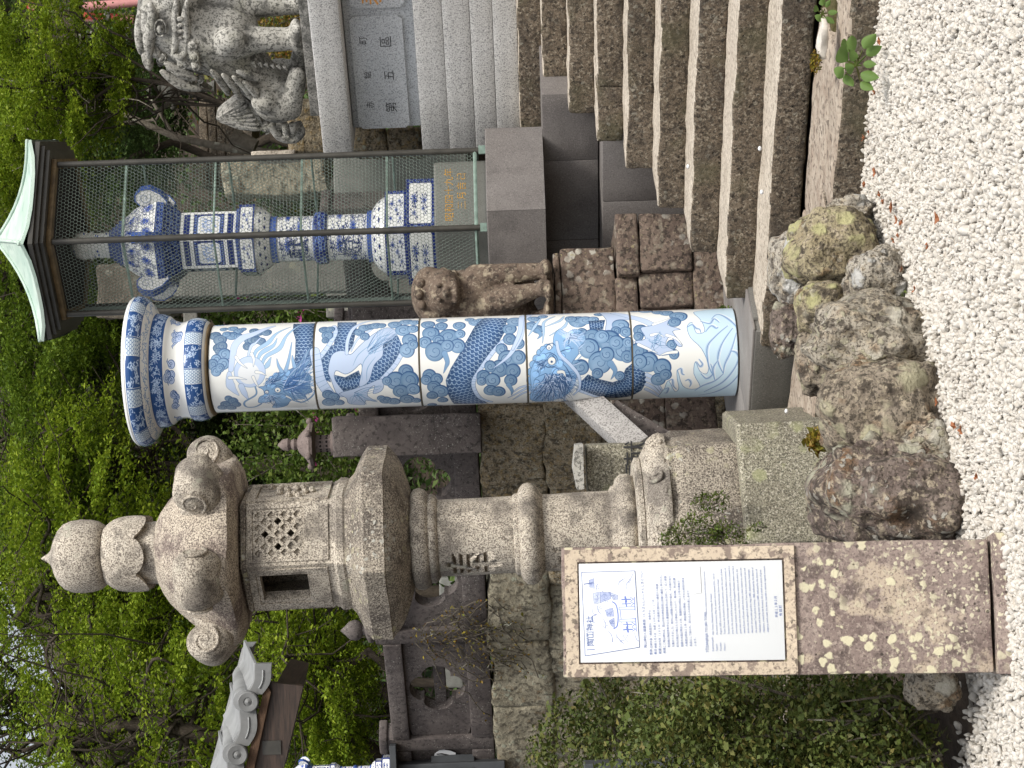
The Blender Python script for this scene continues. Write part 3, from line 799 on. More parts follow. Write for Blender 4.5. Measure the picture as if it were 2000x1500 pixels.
    scales(np.array(z((650, 200), (790, 190), (770, 270), (660, 290))), z((640, 240), (800, 230)), 20, 8)
    lg = cat(z((750, 120), (880, 130), (1000, 150), (1010, 190), (900, 190), (880, 270), (820, 310), (790, 280), (800, 190)), 3, True)
    cv.poly(lg, PL * .97, PD, 1.6)
    cloud(z, [(920, 235, 70), (960, 290, 50), (880, 280, 40)], 1, K)
    cloud(z, [(590, 300, 45), (680, 330, 70), (650, 430, 85), (820, 365, 95), (760, 330, 60), (930, 440, 95), (740, 550, 95), (880, 380, 60), (970, 500, 50), (800, 480, 60), (720, 640, 45), (580, 590, 65), (910, 660, 40), (980, 380, 45)], 1, K)
    taper(z, [(830, 560), (870, 620), (835, 690)], (26, 16, 1), PB)
    hd = cat(z((300, 410), (340, 430), (350, 330), (400, 270), (470, 300), (520, 270), (590, 290), (620, 360), (560, 430), (560, 480), (500, 560), (540, 640), (530, 720), (480, 800),
              (400, 850), (250, 880), (150, 860), (160, 760), (150, 640), (190, 540), (240, 470)), 3, True)
    for (x, y, r) in ((235, 470, 30), (205, 520, 32), (180, 570, 34), (160, 630, 34), (155, 700, 36), (160, 770, 36), (290, 420, 24), (260, 440, 26)):
        c = z((x, y))[0]; cv.disc(c, r * 2 / K + 1.6, PD); cv.disc(c, r * 2 / K, PB * 1.15)
    hair(z, (380, 620), [(580, 420), (570, 520), (560, 640), (545, 740), (500, 820), (430, 870), (330, 900), (230, 900)], 60, PB, (9, 1), 40)
    cv.poly(hd, PB * 1.25, PD, 1.4, 1, PB * 1.05)
    for (x, y, r) in ((225, 520, 26), (205, 580, 28), (195, 650, 30), (200, 720, 30), (260, 500, 24), (245, 600, 26), (400, 560, 30), (360, 620, 28), (420, 500, 26), (470, 440, 26), (440, 330, 22), (500, 300, 22)):
        c = z((x, y))[0]; cv.disc((c[0] + 1.5, c[1] + 1.5), r * 2 / K, PM); cv.disc(c, r * 2 / K - .6, PB * 1.32)
    hair(z, (330, 700), [(160, 800), (200, 870), (300, 890), (430, 850), (520, 760), (560, 660)], 120, PM, (3.2, .6), 60)
    hair(z, (330, 700), [(160, 800), (240, 880), (380, 870), (480, 810), (540, 700)], 60, PL, (3.0, .6), 50)
    hair(z, (330, 700), [(200, 870), (300, 890), (430, 850), (520, 760)], 40, PD, (2.4, .5), 50)
    for q in ([(280, 480), (320, 470), (370, 500), (390, 560)], [(250, 560), (300, 590), (360, 580)], [(290, 400), (340, 390), (370, 420)], [(420, 560), (460, 600), (500, 690), (470, 760)], [(380, 480), (430, 450), (520, 430)]):
        cv.stroke(cat(z(*q), 6), [1, 4, 1], PD)
    hair(z, (420, 660), [(530, 700), (480, 790), (430, 830)], 40, PD, (3, .5), 30)
    hair(z, (480, 330), [(620, 300), (600, 370), (560, 250), (440, 410), (580, 430), (400, 280)], 60, PL, (2.6, .6), 26)
    hair(z, (260, 560), [(330, 480), (200, 560), (220, 620)], 30, PD, (2, .6), 30)
    eye(z, (332, 538), 32, K); eye(z, (310, 426), 20, K)
    for q in ([(295, 510), (325, 485), (365, 520), (372, 560)], [(300, 570), (335, 590), (370, 575)], [(280, 420), (310, 398), (338, 425)]): cv.stroke(cat(z(*q), 6), [1, 3.2, 1], PD)
    taper(z, [(390, 630), (430, 630), (450, 670)], (13, 11, 2), PW)
    taper(z, [(375, 380), (400, 480), (490, 570), (560, 660), (570, 760), (520, 820)], (12, 13, 6))
    taper(z, [(0, 800), (60, 760), (140, 740)], (2, 8, 8)); taper(z, [(0, 860), (80, 810), (150, 790)], (2, 8, 8))
    # --- lowest drum: claw and waves
    cloud(z, [(1150, 110, 60), (1250, 120, 50), (1320, 125, 60), (1420, 155, 75), (1380, 205, 55)], 1, K)
    cloud(z, [(1090, 280, 60), (1070, 330, 40), (1070, 460, 75), (1150, 545, 85), (1270, 590, 75), (1240, 690, 60), (1300, 650, 50), (1370, 480, 40), (1080, 540, 60), (1350, 400, 40)], .98, K)
    taper(z, [(870, 130), (1000, 160), (1130, 200), (1220, 250), (1300, 280)], (24, 26, 26))
    pw = cat(z((1090, 260), (1180, 240), (1300, 200), (1370, 160), (1320, 230), (1430, 270), (1360, 290), (1440, 400), (1400, 410), (1340, 330), (1300, 400), (1380, 460), (1270, 490), (1200, 470),
              (1070, 400), (1040, 370), (1130, 350)), 3, True)
    cv.poly(pw, PL * .97, PD, 1.8)
    for q in ([(1070, 400), (1160, 440), (1230, 470)], [(1390, 460), (1310, 470), (1250, 490)], [(1310, 320), (1390, 350), (1440, 410)], [(1200, 230), (1290, 200), (1360, 170)], [(1180, 320), (1240, 310), (1290, 340)]):
        taper(z, q, (12, 9, 1), PW)
    hair(z, (1230, 370), [(1140, 360), (1300, 420), (1250, 300), (1190, 430)], 30, PB, (2.4, .8), 30)
    for (x, y) in ((1400, 330), (1330, 560)):
        pass
    WV = (0.78, 0.875, 0.935); WM = (0.50, 0.64, 0.82)
    wav = cat(z((1555, 130), (1600, 110), (1900, 80), (1960, 300), (1960, 850), (1300, 850), (1300, 760), (1330, 700), (1390, 790), (1420, 760), (1400, 680), (1400, 610), (1450, 740), (1530, 770), (1600, 745),
              (1540, 640), (1550, 540), (1590, 620), (1650, 640), (1660, 560), (1600, 430), (1510, 340), (1485, 250), (1530, 210), (1560, 300), (1630, 290), (1620, 220), (1590, 170)), 3, True)
    cv.poly(wav, WV, PM, 1.8)
    for q in ([(1700, 180), (1760, 140), (1850, 190), (1920, 280), (1940, 420)], [(1830, 240), (1720, 330), (1650, 420), (1660, 560), (1700, 650)], [(1870, 260), (1770, 400), (1740, 530), (1790, 640)],
              [(1900, 300), (1850, 450), (1800, 560), (1790, 640)], [(1790, 640), (1720, 700), (1620, 740), (1560, 780)], [(1930, 420), (1900, 560), (1800, 700), (1700, 760), (1640, 790)],
              [(1600, 200), (1680, 220), (1720, 180), (1760, 210)], [(1640, 290), (1690, 240), (1730, 260), (1750, 250)], [(1950, 600), (1860, 720), (1740, 790), (1600, 820)],
              [(1600, 640), (1650, 680), (1700, 640), (1680, 560)], [(1560, 540), (1590, 580), (1610, 560), (1580, 520)], [(1400, 610), (1430, 600), (1440, 640), (1460, 650)],
              [(1330, 700), (1360, 690), (1370, 740), (1400, 770)], [(1490, 250), (1530, 230), (1560, 260), (1590, 270), (1600, 300)], [(1300, 770), (1330, 760), (1320, 800), (1300, 800)],
              [(1470, 700), (1500, 690), (1520, 720), (1510, 750)], [(1740, 530), (1700, 600), (1720, 690)], [(1850, 450), (1900, 470), (1940, 560)]):
        P = cat(z(*q), 7)
        cv.stroke(P + 3, [3, 14, 3], (0.93, 0.94, 0.95), .7); cv.stroke(P, [4, 12, 4], WM, .5); cv.stroke(P, [1, 2.2, 1], PM)
    return cv.image('dragon painting')

def arabesque(cv, x0, y0, x1, y1, col, n, rg, r=(6, 13), w=2.4, leaf=True):
    """scrolling vines with small leaves"""
    for i in range(n):
        c = (rg.uniform(x0, x1), rg.uniform(y0, y1)); rr = rg.uniform(*r); ph = rg.uniform(0, 6.3); d = rg.choice((-1, 1))
        t = np.linspace(0, 1, 14); a = ph + d * t * 5.2; q = rr * (1 - .8 * t)
        cv.stroke(np.stack([c[0] + np.cos(a) * q, c[1] + np.sin(a) * q], 1), [w * .7, w, w * 1.4], col)
        if leaf:
            for k in range(3):
                aa = ph + k * 2.1; p = (c[0] + math.cos(aa) * rr, c[1] + math.sin(aa) * rr)
                cv.stroke([p, (p[0] + math.cos(aa) * rr * .6, p[1] + math.sin(aa) * rr * .6)], [w * 1.8, .5], col)
def flower(cv, c, r, col, dk, rg, pet=11):
    for k in range(pet):
        a = 6.283 * k / pet + rg.uniform(-.1, .1)
        cv.stroke([(c[0] + math.cos(a) * r * .2, c[1] + math.sin(a) * r * .2), (c[0] + math.cos(a) * r, c[1] + math.sin(a) * r)], [r * .2, r * .42, r * .1], col)
        cv.stroke([(c[0] + math.cos(a + .28) * r * .25, c[1] + math.sin(a + .28) * r * .25), (c[0] + math.cos(a + .28) * r * .85, c[1] + math.sin(a + .28) * r * .85)], 1.5, dk)
    cv.disc(c, r * .24, dk); cv.disc(c, r * .14, col)

def paint_capital(H=560, W=1440):
    """bands of the capital from the neck ring (bottom) to the rim (top)"""
    cv = Canvas(W, H, PW); rg = np.random.default_rng(9)
    LIT = np.array((0.72, 0.80, 0.90)); DB = np.array((0.16, 0.31, 0.53))
    def panels(y0, y1, n, off):
        for k in range(n):
            xa, xb = W * (k + off) / n, W * (k + off + .62) / n; xc = W * (k + off + 1) / n
            for s_ in (0, -W, W):
                cv.poly([(xa + s_, y0), (xb + s_, y0), (xb + s_, y1), (xa + s_, y1)], DB)
                cv.clip = None
                cv.poly([(xb + s_, y0), (xc + s_, y0), (xc + s_, y1), (xb + s_, y1)], (0.80, 0.85, 0.89))
                if -200 < xa + s_ < W + 200:
                    arabesque(cv, xa + s_ + 8, y0 + 8, xb + s_ - 8, y1 - 8, LIT, 16, rg, (7, 13), 3.2)
                    for yy in np.arange(y0, y1, 11):
                        for xx in np.arange(xb + s_ + 4, xc + s_ - 3, 13):
                            o = 6.5 if int((yy - y0) / 11) % 2 else 0
                            t = np.linspace(math.pi, 2 * math.pi, 6)
                            cv.stroke(np.stack([xx + o + np.cos(t) * 6.5, yy + 10 + np.sin(t) * 8], 1), 1.6, DB)
                for x in (xa, xb): cv.stroke([(x + s_, y0), (x + s_, y1)], 3.4, DB); cv.stroke([(x + s_ + 3, y0), (x + s_ + 3, y1)], 1.6, PW)
        for y in (y0, y1): cv.stroke([(0, y), (W, y)], 3.4, DB)
    h = H
    # rows counted from the top of the picture (rim) to its bottom (neck ring)
    panels(.035 * h, .20 * h, 9, .15)
    for i in range(60): arabesque(cv, (i * 24) % W, .225 * h, (i * 24) % W + 14, .30 * h, (0.50, 0.62, 0.78), 2, rg, (8, 14), 3)
    cv.poly([(0, .345 * h), (W, .345 * h), (W, .485 * h), (0, .485 * h)], DB)
    arabesque(cv, 0, .36 * h, W, .475 * h, LIT, 300, rg, (5, 10), 2.6)
    for k in range(12): flower(cv, (W * (k + .4) / 12, .415 * h), 24, LIT, DB, rg, 10)
    for y in (.345, .36, .475, .487): cv.stroke([(0, y * h), (W, y * h)], 2.2, DB)
    for k in range(9):                      # drifting clouds on the white neck
        cx = W * (k + .5) / 9 + rg.uniform(-12, 12); cy = .60 * h + (16 if k % 2 else -12)
        for q in range(6):
            c = (cx + rg.uniform(-38, 38), cy + rg.uniform(-26, 26)); r = rg.uniform(11, 20)
            cv.disc(c, r + 2, DB); cv.disc((c[0] - 1, c[1] - 1), r - .4, (0.68, 0.74, 0.86))
            t = np.linspace(0, 1, 14); a = t * 6.5 + q
            cv.stroke(np.stack([c[0] + np.cos(a) * r * (.7 - .6 * t), c[1] + np.sin(a) * r * (.7 - .6 * t)], 1), 2, DB)
        for d in (-1, 1):
            cv.stroke([(cx + d * 30, cy), (cx + d * 48, cy - 16), (cx + d * 62, cy - 12)], [14, 9, 1], DB); cv.stroke([(cx + d * 30, cy), (cx + d * 47, cy - 15), (cx + d * 58, cy - 12)], [9, 5, 1], (0.68, 0.74, 0.86))
    panels(.735 * h, .93 * h, 8, .0)
    return cv.image('capital painting')

def paint_hex(kind, W=400, H=300):
    """one side of the six-sided porcelain pieces"""
    rg = np.random.default_rng(abs(hash(kind)) % 1000 if False else sum(map(ord, kind)))
    DB = np.array((0.10, 0.17, 0.42)); MB_ = np.array((0.22, 0.34, 0.68)); LB = np.array((0.55, 0.66, 0.88))
    cv = Canvas(W, H, PW)
    if kind in ('block', 'slab'):
        cv.a[:] = DB
        arabesque(cv, 0, 0, W, H, (0.62, 0.70, 0.86), 150, rg, (4, 8), 2)
        i = 34
        cv.poly([(i + 14, i), (W - i - 14, i), (W - i, i + 14), (W - i, H - i - 14), (W - i - 14, H - i), (i + 14, H - i), (i, H - i - 14), (i, i + 14)], PW, DB, 3)
        for k in range(5):
            c = (rg.uniform(90, W - 90), rg.uniform(75, H - 75))
            flower(cv, c, rg.uniform(22, 36), MB_, DB, rg, 9)
            for q in range(7):
                a = rg.uniform(0, 6.3); p = (c[0] + math.cos(a) * 50, c[1] + math.sin(a) * 36)
                cv.stroke([c, p], 2.4, DB); cv.stroke([p, (p[0] + math.cos(a) * 16, p[1] + math.sin(a) * 16)], [12, 2], DB)
    elif kind == 'roof':
        arabesque(cv, 10, 10, W - 10, H - 10, DB, 130, rg, (9, 17), 3.4)
        for c in ((W * .3, H * .3), (W * .68, H * .36), (W * .5, H * .74), (W * .2, H * .8), (W * .82, H * .8)): flower(cv, c, 40, MB_, DB, rg, 13)
        cv.stroke([(0, 4), (W, 4)], 12, PW); cv.stroke([(3, 0), (3, H)], 12, PW); cv.stroke([(W - 3, 0), (W - 3, H)], 12, PW); cv.stroke([(0, H - 3), (W, H - 3)], 8, PW)
    elif kind == 'dark':
        cv.a[:] = DB
        arabesque(cv, 0, 0, W, H, LB, 190, rg, (7, 13), 2.6)
    elif kind == 'fire':
        for y in (18, H - 52): cv.poly([(34, y), (W - 34, y), (W - 34, y + 32), (34, y + 32)], DB)
        cv.poly([(34, 70), (W - 34, 70), (W - 34, H - 70), (34, H - 70)], DB)
        for x in np.arange(50, W - 40, 26): cv.disc((x, 80), 5, LB); cv.disc((x, H - 80), 5, LB)
        cv.poly([(84, 92), (W - 84, 92), (W - 62, 110), (W - 62, H - 110), (W - 84, H - 92), (84, H - 92), (62, H - 110), (62, 110)], PW, LB, 3)
        for k in range(70):
            c = (rg.uniform(85, W - 85), rg.uniform(112, H - 112))
            cv.stroke([c, (c[0] + rg.uniform(-30, 30), c[1] + rg.uniform(-26, 26))], [10, 2], (0.52, 0.62, 0.82), .8)
    elif kind == 'column':
        arabesque(cv, 0, 20, W, H - 20, DB, 130, rg, (8, 15), 3)
        for k in range(8): flower(cv, (W * (k + .5) / 8, H * (.3 if k % 2 else .65)), 26, MB_, DB, rg, 15)
        cv.poly([(W * .93, 12), (W * .93, H - 12), (W, H - 12), (W, 12)], PW); cv.poly([(0, 12), (0, H - 12), (W * .06, H - 12), (W * .06, 12)], PW)
    elif kind == 'hearts':
        for r_ in range(2):
            for k in range(17):
                c = (W * (k + .5 * r_) / 17, H * (.30 + .34 * r_)); s_ = 8
                cv.poly([(c[0] - 6, c[1]), (c[0], c[1] - 16), (c[0] + 6, c[1]), (c[0] + 4, c[1] + 14), (c[0], c[1] + 36), (c[0] - 4, c[1] + 14)], DB)
    elif kind == 'finial':
        for k in range(26):
            c = (rg.uniform(0, W), rg.uniform(30, H - 30))
            cv.stroke([c, (c[0] + rg.uniform(-30, 30), c[1] + rg.uniform(-30, 30))], [14, 4], DB)
            cv.disc(c, 9, MB_)
    return cv.image('porcelain ' + kind)

def paint_view(W=620, H=400):
    """the small drawing on the notice: shrine gate, lanterns, roofs and hills"""
    BL = np.array((0.42, 0.50, 0.78)); cv = Canvas(W, H, (0.905, 0.925, 0.94))
    z = lambda *ps: [((1280 - p[1]) / 940 * W, (p[0] - 150) / 620 * H) for p in ps]
    for q in ([(250, 700), (260, 820), (300, 840), (240, 860), (260, 920), (310, 940)], [(310, 720), (320, 800), (350, 840)], [(370, 900), (400, 960), (385, 1030)],
              [(415, 1040), (460, 1100), (470, 1180)], [(510, 1080), (530, 1140), (600, 1220)], [(590, 1120), (650, 1220)], [(720, 1100), (740, 1180), (770, 1210)], [(310, 580), (310, 520), (335, 490)],
              [(560, 510), (600, 460), (650, 430)], [(670, 590), (660, 510), (720, 430), (745, 370)], [(570, 500), (600, 550)], [(440, 500), (470, 450)]):
        cv.stroke(cat(z(*q), 6), [1.5, 4, 2], BL * .85)
    def blk(a, al=.35):
        cv.poly(z(*a), BL, None, 2, al * .7)
        q = np.array(z(*a)); g = np.random.default_rng(len(a) + int(q[0, 0]))
        for i in range(26):
            w = g.dirichlet(np.ones(len(q))) @ q; v = g.normal(0, 9, 2); cv.stroke([w - v, w + v], [.8, 2.2, .8], BL * .75)
        cv.stroke(np.vstack([q, q[:1]]) + g.normal(0, 1.5, (len(q) + 1, 2)), 1.8, BL * .7)
    blk([(270, 600), (350, 590), (350, 720), (280, 715)]); blk([(350, 590), (480, 600), (470, 680), (350, 720)], .6)
    blk([(450, 590), (560, 640), (550, 690), (500, 690)]); blk([(400, 810), (490, 790), (500, 890), (420, 880)], .6); blk([(440, 930), (500, 910), (500, 1030), (460, 990)], .6)
    cv.stroke(cat(z((490, 715), (530, 760), (545, 880), (530, 1000), (490, 1030)), 6), 9, BL); cv.stroke(z((570, 790), (580, 970)), 5, BL)
    g = np.random.default_rng(4)
    for c in ((250, 900), (400, 970), (470, 1140), (560, 1180), (330, 780), (600, 480), (700, 470), (330, 540), (640, 1150), (420, 700), (380, 620)):
        for i in range(9):
            p = np.array(c) + g.normal(0, 22, 2); d = g.normal(0, 12, 2); cv.stroke(cat(z(p - d, p + g.normal(0, 4, 2), p + d), 4), [.8, 2, .8], BL * .8, .8)
    for y in (800, 950):
        cv.poly(z((560, y - 16), (745, y - 20), (745, y + 20), (560, y + 16)), (0.86, 0.89, 0.95), BL, 3.5); cv.stroke(z((745, y - 28), (745, y + 28)), 6, BL)
    for (y, s_) in ((690, 1), (1060, 1), (745, .7), (1000, .7)):
        cv.stroke(z((600, y), (700, y)), 10 * s_, BL); cv.stroke(z((640, y - 30), (650, y + 30)), 14 * s_, BL); cv.stroke(z((700, y - 24), (735, y), (700, y + 24)), 5, BL); cv.stroke(z((745, y - 25), (745, y + 25)), 6, BL)
    cv.stroke(z((175, 478), (260, 478)), 7, BL * .8); blk([(230, 440), (290, 420), (290, 540), (240, 520)], .55)
    cv.stroke(z((620, 830), (740, 930)), 2, BL, .6); cv.stroke(z((640, 880), (740, 940)), 2, BL, .6)
    return cv.image('notice drawing')

# ------------------------------------------------------------------ ground and stairs
def sstep(a, b, x):
    t = np.clip((x - a) / (b - a), 0, 1); return t * t * (3 - 2 * t)
GX = np.array((EV.x, EV.y)); GN = np.array((NV.x, NV.y))
def bed_height(x, y):
    """gravel court in front, planted bank behind the row of rocks"""
    d = (x + 0.45) * -0.81 + (y - 7.35) * 0.586         # distance behind the rock line
    d = np.where(x < -0.95, y - 7.45, d)
    d2 = x * GN[0] + y * GN[1] - 7.78                   # behind the curb
    h = 0.115 * sstep(0.15, 0.7, np.minimum(d, 9)) * (x > -3.5)
    h = np.where(d2 > 0.1, 0.115, h)
    h = h + 0.055 * sstep(-0.86, -1.25, x) * sstep(7.2, 7.9, y) * (y < 9.5)
    return h
def grid_ground(name, x0, x1, y0, y1, step, mat, hf, kind='structure', amp=0.006, fr=9):
    nx, ny = int((x1 - x0) / step) + 1, int((y1 - y0) / step) + 1
    X, Y = np.meshgrid(np.linspace(x0, x1, nx), np.linspace(y0, y1, ny))
    Z = hf(X, Y)
    rg = np.random.default_rng(3)
    Z = Z + rg.normal(0, amp, Z.shape)
    V = np.stack([X.ravel(), Y.ravel(), Z.ravel()], 1)
    i = np.arange(nx * ny).reshape(ny, nx)
    Q = np.stack([i[:-1, :-1].ravel(), i[:-1, 1:].ravel(), i[1:, 1:].ravel(), i[1:, :-1].ravel()], 1)
    return mk_fast(name, V, Q, mat, smooth=True, kind=kind)
g = MB(); g.add([(-900, -300, -0.06), (900, -300, -0.06), (900, 1600, -0.06), (-900, 1600, -0.06)], [(0, 1, 2, 3)])
mk('ground', g, M['soil'], kind='structure', origin=(0, 0, -0.06))
grid_ground('gravel_ground', -3.4, 4.2, 3.2, 10.2, 0.09, M['gravelbed'], lambda x, y: -0.028 + 0 * x)
grid_ground('planting_bed', -4.2, 1.1, 6.4, 13.2, 0.06, M['soil'], lambda x, y: bed_height(x, y) - 0.034)

# white pebbles: tens of thousands, one field
def pebbles():
    rg = np.random.default_rng(11)
    sp = 0.0166
    xs = np.arange(-2.4, 3.5, sp); ys = np.arange(4.7, 9.35, sp * 0.9)
    X, Y = np.meshgrid(xs, ys)
    X = X + (np.arange(len(ys)) % 2)[:, None] * sp / 2
    P = np.stack([X.ravel(), Y.ravel()], 1) + rg.normal(0, sp * 0.3, (X.size, 2))
    d = (P[:, 0] + 0.45) * -0.81 + (P[:, 1] - 7.35) * 0.586
    d = np.where(P[:, 0] < -0.95, P[:, 1] - 7.45, d)
    n = P[:, 0] * GN[0] + P[:, 1] * GN[1]
    wob = 0.07 * np.sin(P[:, 0] * 9) + 0.05 * np.sin(P[:, 1] * 13 + P[:, 0] * 5) + rg.normal(0, 0.035, len(P))
    keep = (d < 0.12 + wob) & (n < 7.74)
    vx = P[:, 0] / P[:, 1]
    keep &= (np.abs(vx) < 0.40)
    # the shady corner left of the notice is bare earth with stray pebbles
    corner = sstep(6.75, 7.45, P[:, 1] + 0.10 * np.sin(P[:, 0] * 14)) * (P[:, 0] < -0.92)
    keep &= rg.random(len(P)) > corner * 0.97
    bare = np.exp(-(((P[:, 0] - 1.28) / 0.09) ** 2 + ((P[:, 1] - 8.03) / 0.10) ** 2))
    keep &= rg.random(len(P)) > bare * 0.8
    P = P[keep]
    z = -0.014 + rg.normal(0, 0.0045, len(P)) + rg.random(len(P)) ** 6 * 0.012
    V = np.concatenate([P, z[:, None]], 1).astype(np.float32)
    me = bpy.data.meshes.new('white_pebbles')
    me.vertices.add(len(V)); me.vertices.foreach_set('co', V.ravel())
    for nm, arr in (('rot', rg.uniform(0, 6.28, (len(V), 3))), ('scl', np.stack([rg.uniform(0.8, 1.35, len(V)), rg.uniform(0.65, 1.0, len(V)), rg.uniform(0.45, 0.75, len(V))], 1) * rg.lognormal(-0.05, 0.28, len(V))[:, None])):
        a = me.attributes.new(nm, 'FLOAT_VECTOR', 'POINT'); a.data.foreach_set('vector', arr.astype(np.float32).ravel())
    a = me.attributes.new('pick', 'INT', 'POINT'); a.data.foreach_set('value', rg.integers(0, 5, len(V)).astype(np.int32))
    o = bpy.data.objects.new('white_pebbles', me); COL.objects.link(o); tag(o, kind='stuff')
    nb = NB('white_pebble'); r = nb.n('ShaderNodeObjectInfo').outputs['Random']
    rr = nb.n('ShaderNodeValToRGB', {'Fac': nb.n('ShaderNodeTexWhiteNoise', {'Vector': nb.scale(nb.pos(), (1, 1, 1))}).outputs[0]})
    c = nb.mix(nb.mask(nb.noise(nb.pos(), 55.0, 2), 0.35, 0.7), (0.63, 0.605, 0.56), (0.45, 0.41, 0.35))
    c = nb.mix(nb.mask(nb.noise(nb.pos(), 6.0, 4), 0.6, 0.75, 0, 0.4), c, (0.42, 0.34, 0.25))
    nb.bsdf(c, 0.6)
    ng = bpy.data.node_groups.new('pebble_field', 'GeometryNodeTree')
    ng.interface.new_socket('Geometry', in_out='INPUT', socket_type='NodeSocketGeometry')
    ng.interface.new_socket('Geometry', in_out='OUTPUT', socket_type='NodeSocketGeometry')
    N = ng.nodes; L = ng.links
    gi, go = N.new('NodeGroupInput'), N.new('NodeGroupOutput')
    join = N.new('GeometryNodeJoinGeometry')
    for k in range(5):
        ico = N.new('GeometryNodeMeshIcoSphere'); ico.inputs['Radius'].default_value = 0.0120; ico.inputs['Subdivisions'].default_value = 2
        sp_ = N.new('GeometryNodeSetPosition'); no = N.new('ShaderNodeTexNoise'); no.inputs['Scale'].default_value = 75; no.inputs['Detail'].default_value = 1
        po = N.new('GeometryNodeInputPosition'); ad = N.new('ShaderNodeVectorMath'); ad.operation = 'ADD'; ad.inputs[1].default_value = (k * 3.1, k * 1.7, 0)
        L.new(po.outputs[0], ad.inputs[0]); L.new(ad.outputs[0], no.inputs['Vector'])
        su = N.new('ShaderNodeVectorMath'); su.operation = 'SUBTRACT'; su.inputs[1].default_value = (0.5, 0.5, 0.5)
        sc = N.new('ShaderNodeVectorMath'); sc.operation = 'SCALE'; sc.inputs['Scale'].default_value = 0.015
        L.new(no.outputs['Color'], su.inputs[0]); L.new(su.outputs[0], sc.inputs[0])
        L.new(ico.outputs[0], sp_.inputs['Geometry']); L.new(sc.outputs[0], sp_.inputs['Offset'])
        ss = N.new('GeometryNodeSetShadeSmooth'); L.new(sp_.outputs[0], ss.inputs[0])
        sm = N.new('GeometryNodeSetMaterial'); sm.inputs['Material'].default_value = nb.m; L.new(ss.outputs[0], sm.inputs[0])
        g2 = N.new('GeometryNodeGeometryToInstance'); L.new(sm.outputs[0], g2.inputs[0]); L.new(g2.outputs[0], join.inputs[0])
    ip = N.new('GeometryNodeInstanceOnPoints'); ip.inputs['Pick Instance'].default_value = True
    def attr(nm, ty):
        a = N.new('GeometryNodeInputNamedAttribute'); a.data_type = ty; a.inputs['Name'].default_value = nm; return a.outputs[0]
    L.new(gi.outputs[0], ip.inputs['Points']); L.new(join.outputs[0], ip.inputs['Instance'])
    L.new(attr('pick', 'INT'), ip.inputs['Instance Index'])
    e2r = N.new('FunctionNodeEulerToRotation'); L.new(attr('rot', 'FLOAT_VECTOR'), e2r.inputs[0]); L.new(e2r.outputs[0], ip.inputs['Rotation'])
    L.new(attr('scl', 'FLOAT_VECTOR'), ip.inputs['Scale']); L.new(ip.outputs[0], go.inputs[0])
    o.modifiers.new('field', 'NODES').node_group = ng
pebbles()

# curb and flight of steps
N0, RUN, RISE, Z0 = 8.55, 0.419, 0.162, 0.13
AX = (EV, NV, Vector((0, 0, 1)))
curb = thing('stone_curb', en(-5.5, 7.9, 0), 'low curb of pale flaking stone between the white gravel and the bottom step', 'curb')
for (e0, e1) in ((-9.2, -7.66), (-7.65, -6.22), (-6.21, -5.30), (-5.28, -4.1), (-4.09, -2.9)):
    m = MB(); m.rbox(en((e0 + e1) / 2, 7.835, -0.06), ((e1 - e0) / 2, 0.145, 0.19), AX, 0.022, (14, 4, 3), 0.016, 5, 0.008, 22)
    o = mk('curb_stone', m, M['step'], curb, smooth=50); o.data.materials.append(M['curb'])
    for p in o.data.polygons:
        if p.normal.z > 0.55: p.material_index = 1  # tops paler than fronts, light and shade painted in as on the steps
for (e0, e1) in ((-9.2, -7.2), (-7.19, -5.75), (-5.74, -4.56), (-4.3, -2.9)):
    m = MB(); m.rbox(en((e0 + e1) / 2, 8.235, -0.05), ((e1 - e0) / 2, 0.24, 0.175), AX, 0.02, (14, 6, 2), 0.014, 6, 0.008, 26)
    mk('curb_stone', m, M['curb'], curb, smooth=50)
m = MB(); m.rbox(en(-6.2, 8.38, 0.0), (3.4, 0.19, 0.098), AX, 0.02, (30, 3, 1), 0.012, 7, 0.008, 30)
mk('mossy_gap', m, M['moss'], curb, smooth=True)

stairs = thing('stone_stairs', en(-5.2, N0, Z0), 'flight of nine weathered brown stone steps rising to the granite lion', 'stairs')
ends = [-6.72, -6.70, -6.66, -6.62, -6.60, -6.66, -6.70, -6.72, -6.76]
joints = [[], [], [], [], [], [-6.25, -5.1], [-5.75], [-5.6], [-5.9, -4.6]]
ends[8] = eof(on_n(1228, 1035, N0 + 8 * RUN)); ends[7] = eof(on_n(1300, 1080, N0 + 7 * RUN))
for i in range(9):
    cuts = [ends[i]] + joints[i] + [-3.1]
    zt = Z0 + RISE * (i + 1); n0 = N0 + RUN * i
    for a, b in zip(cuts[:-1], cuts[1:]):
        m = MB(); w = b - a - 0.006
        m.rbox(en((a + b) / 2, n0 + 0.29, zt - RISE / 2 - 0.004 - 0.0), (w / 2, 0.29, RISE / 2 + 0.004), AX, 0.016, (max(3, int(w * 14)), 4, 4), 0.010, 4.5, 0.008, 24)
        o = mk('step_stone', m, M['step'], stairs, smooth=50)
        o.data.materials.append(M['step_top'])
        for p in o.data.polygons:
            if p.normal.z > 0.9: p.material_index = 1  # upward faces take the lit tread colour, risers stay dark
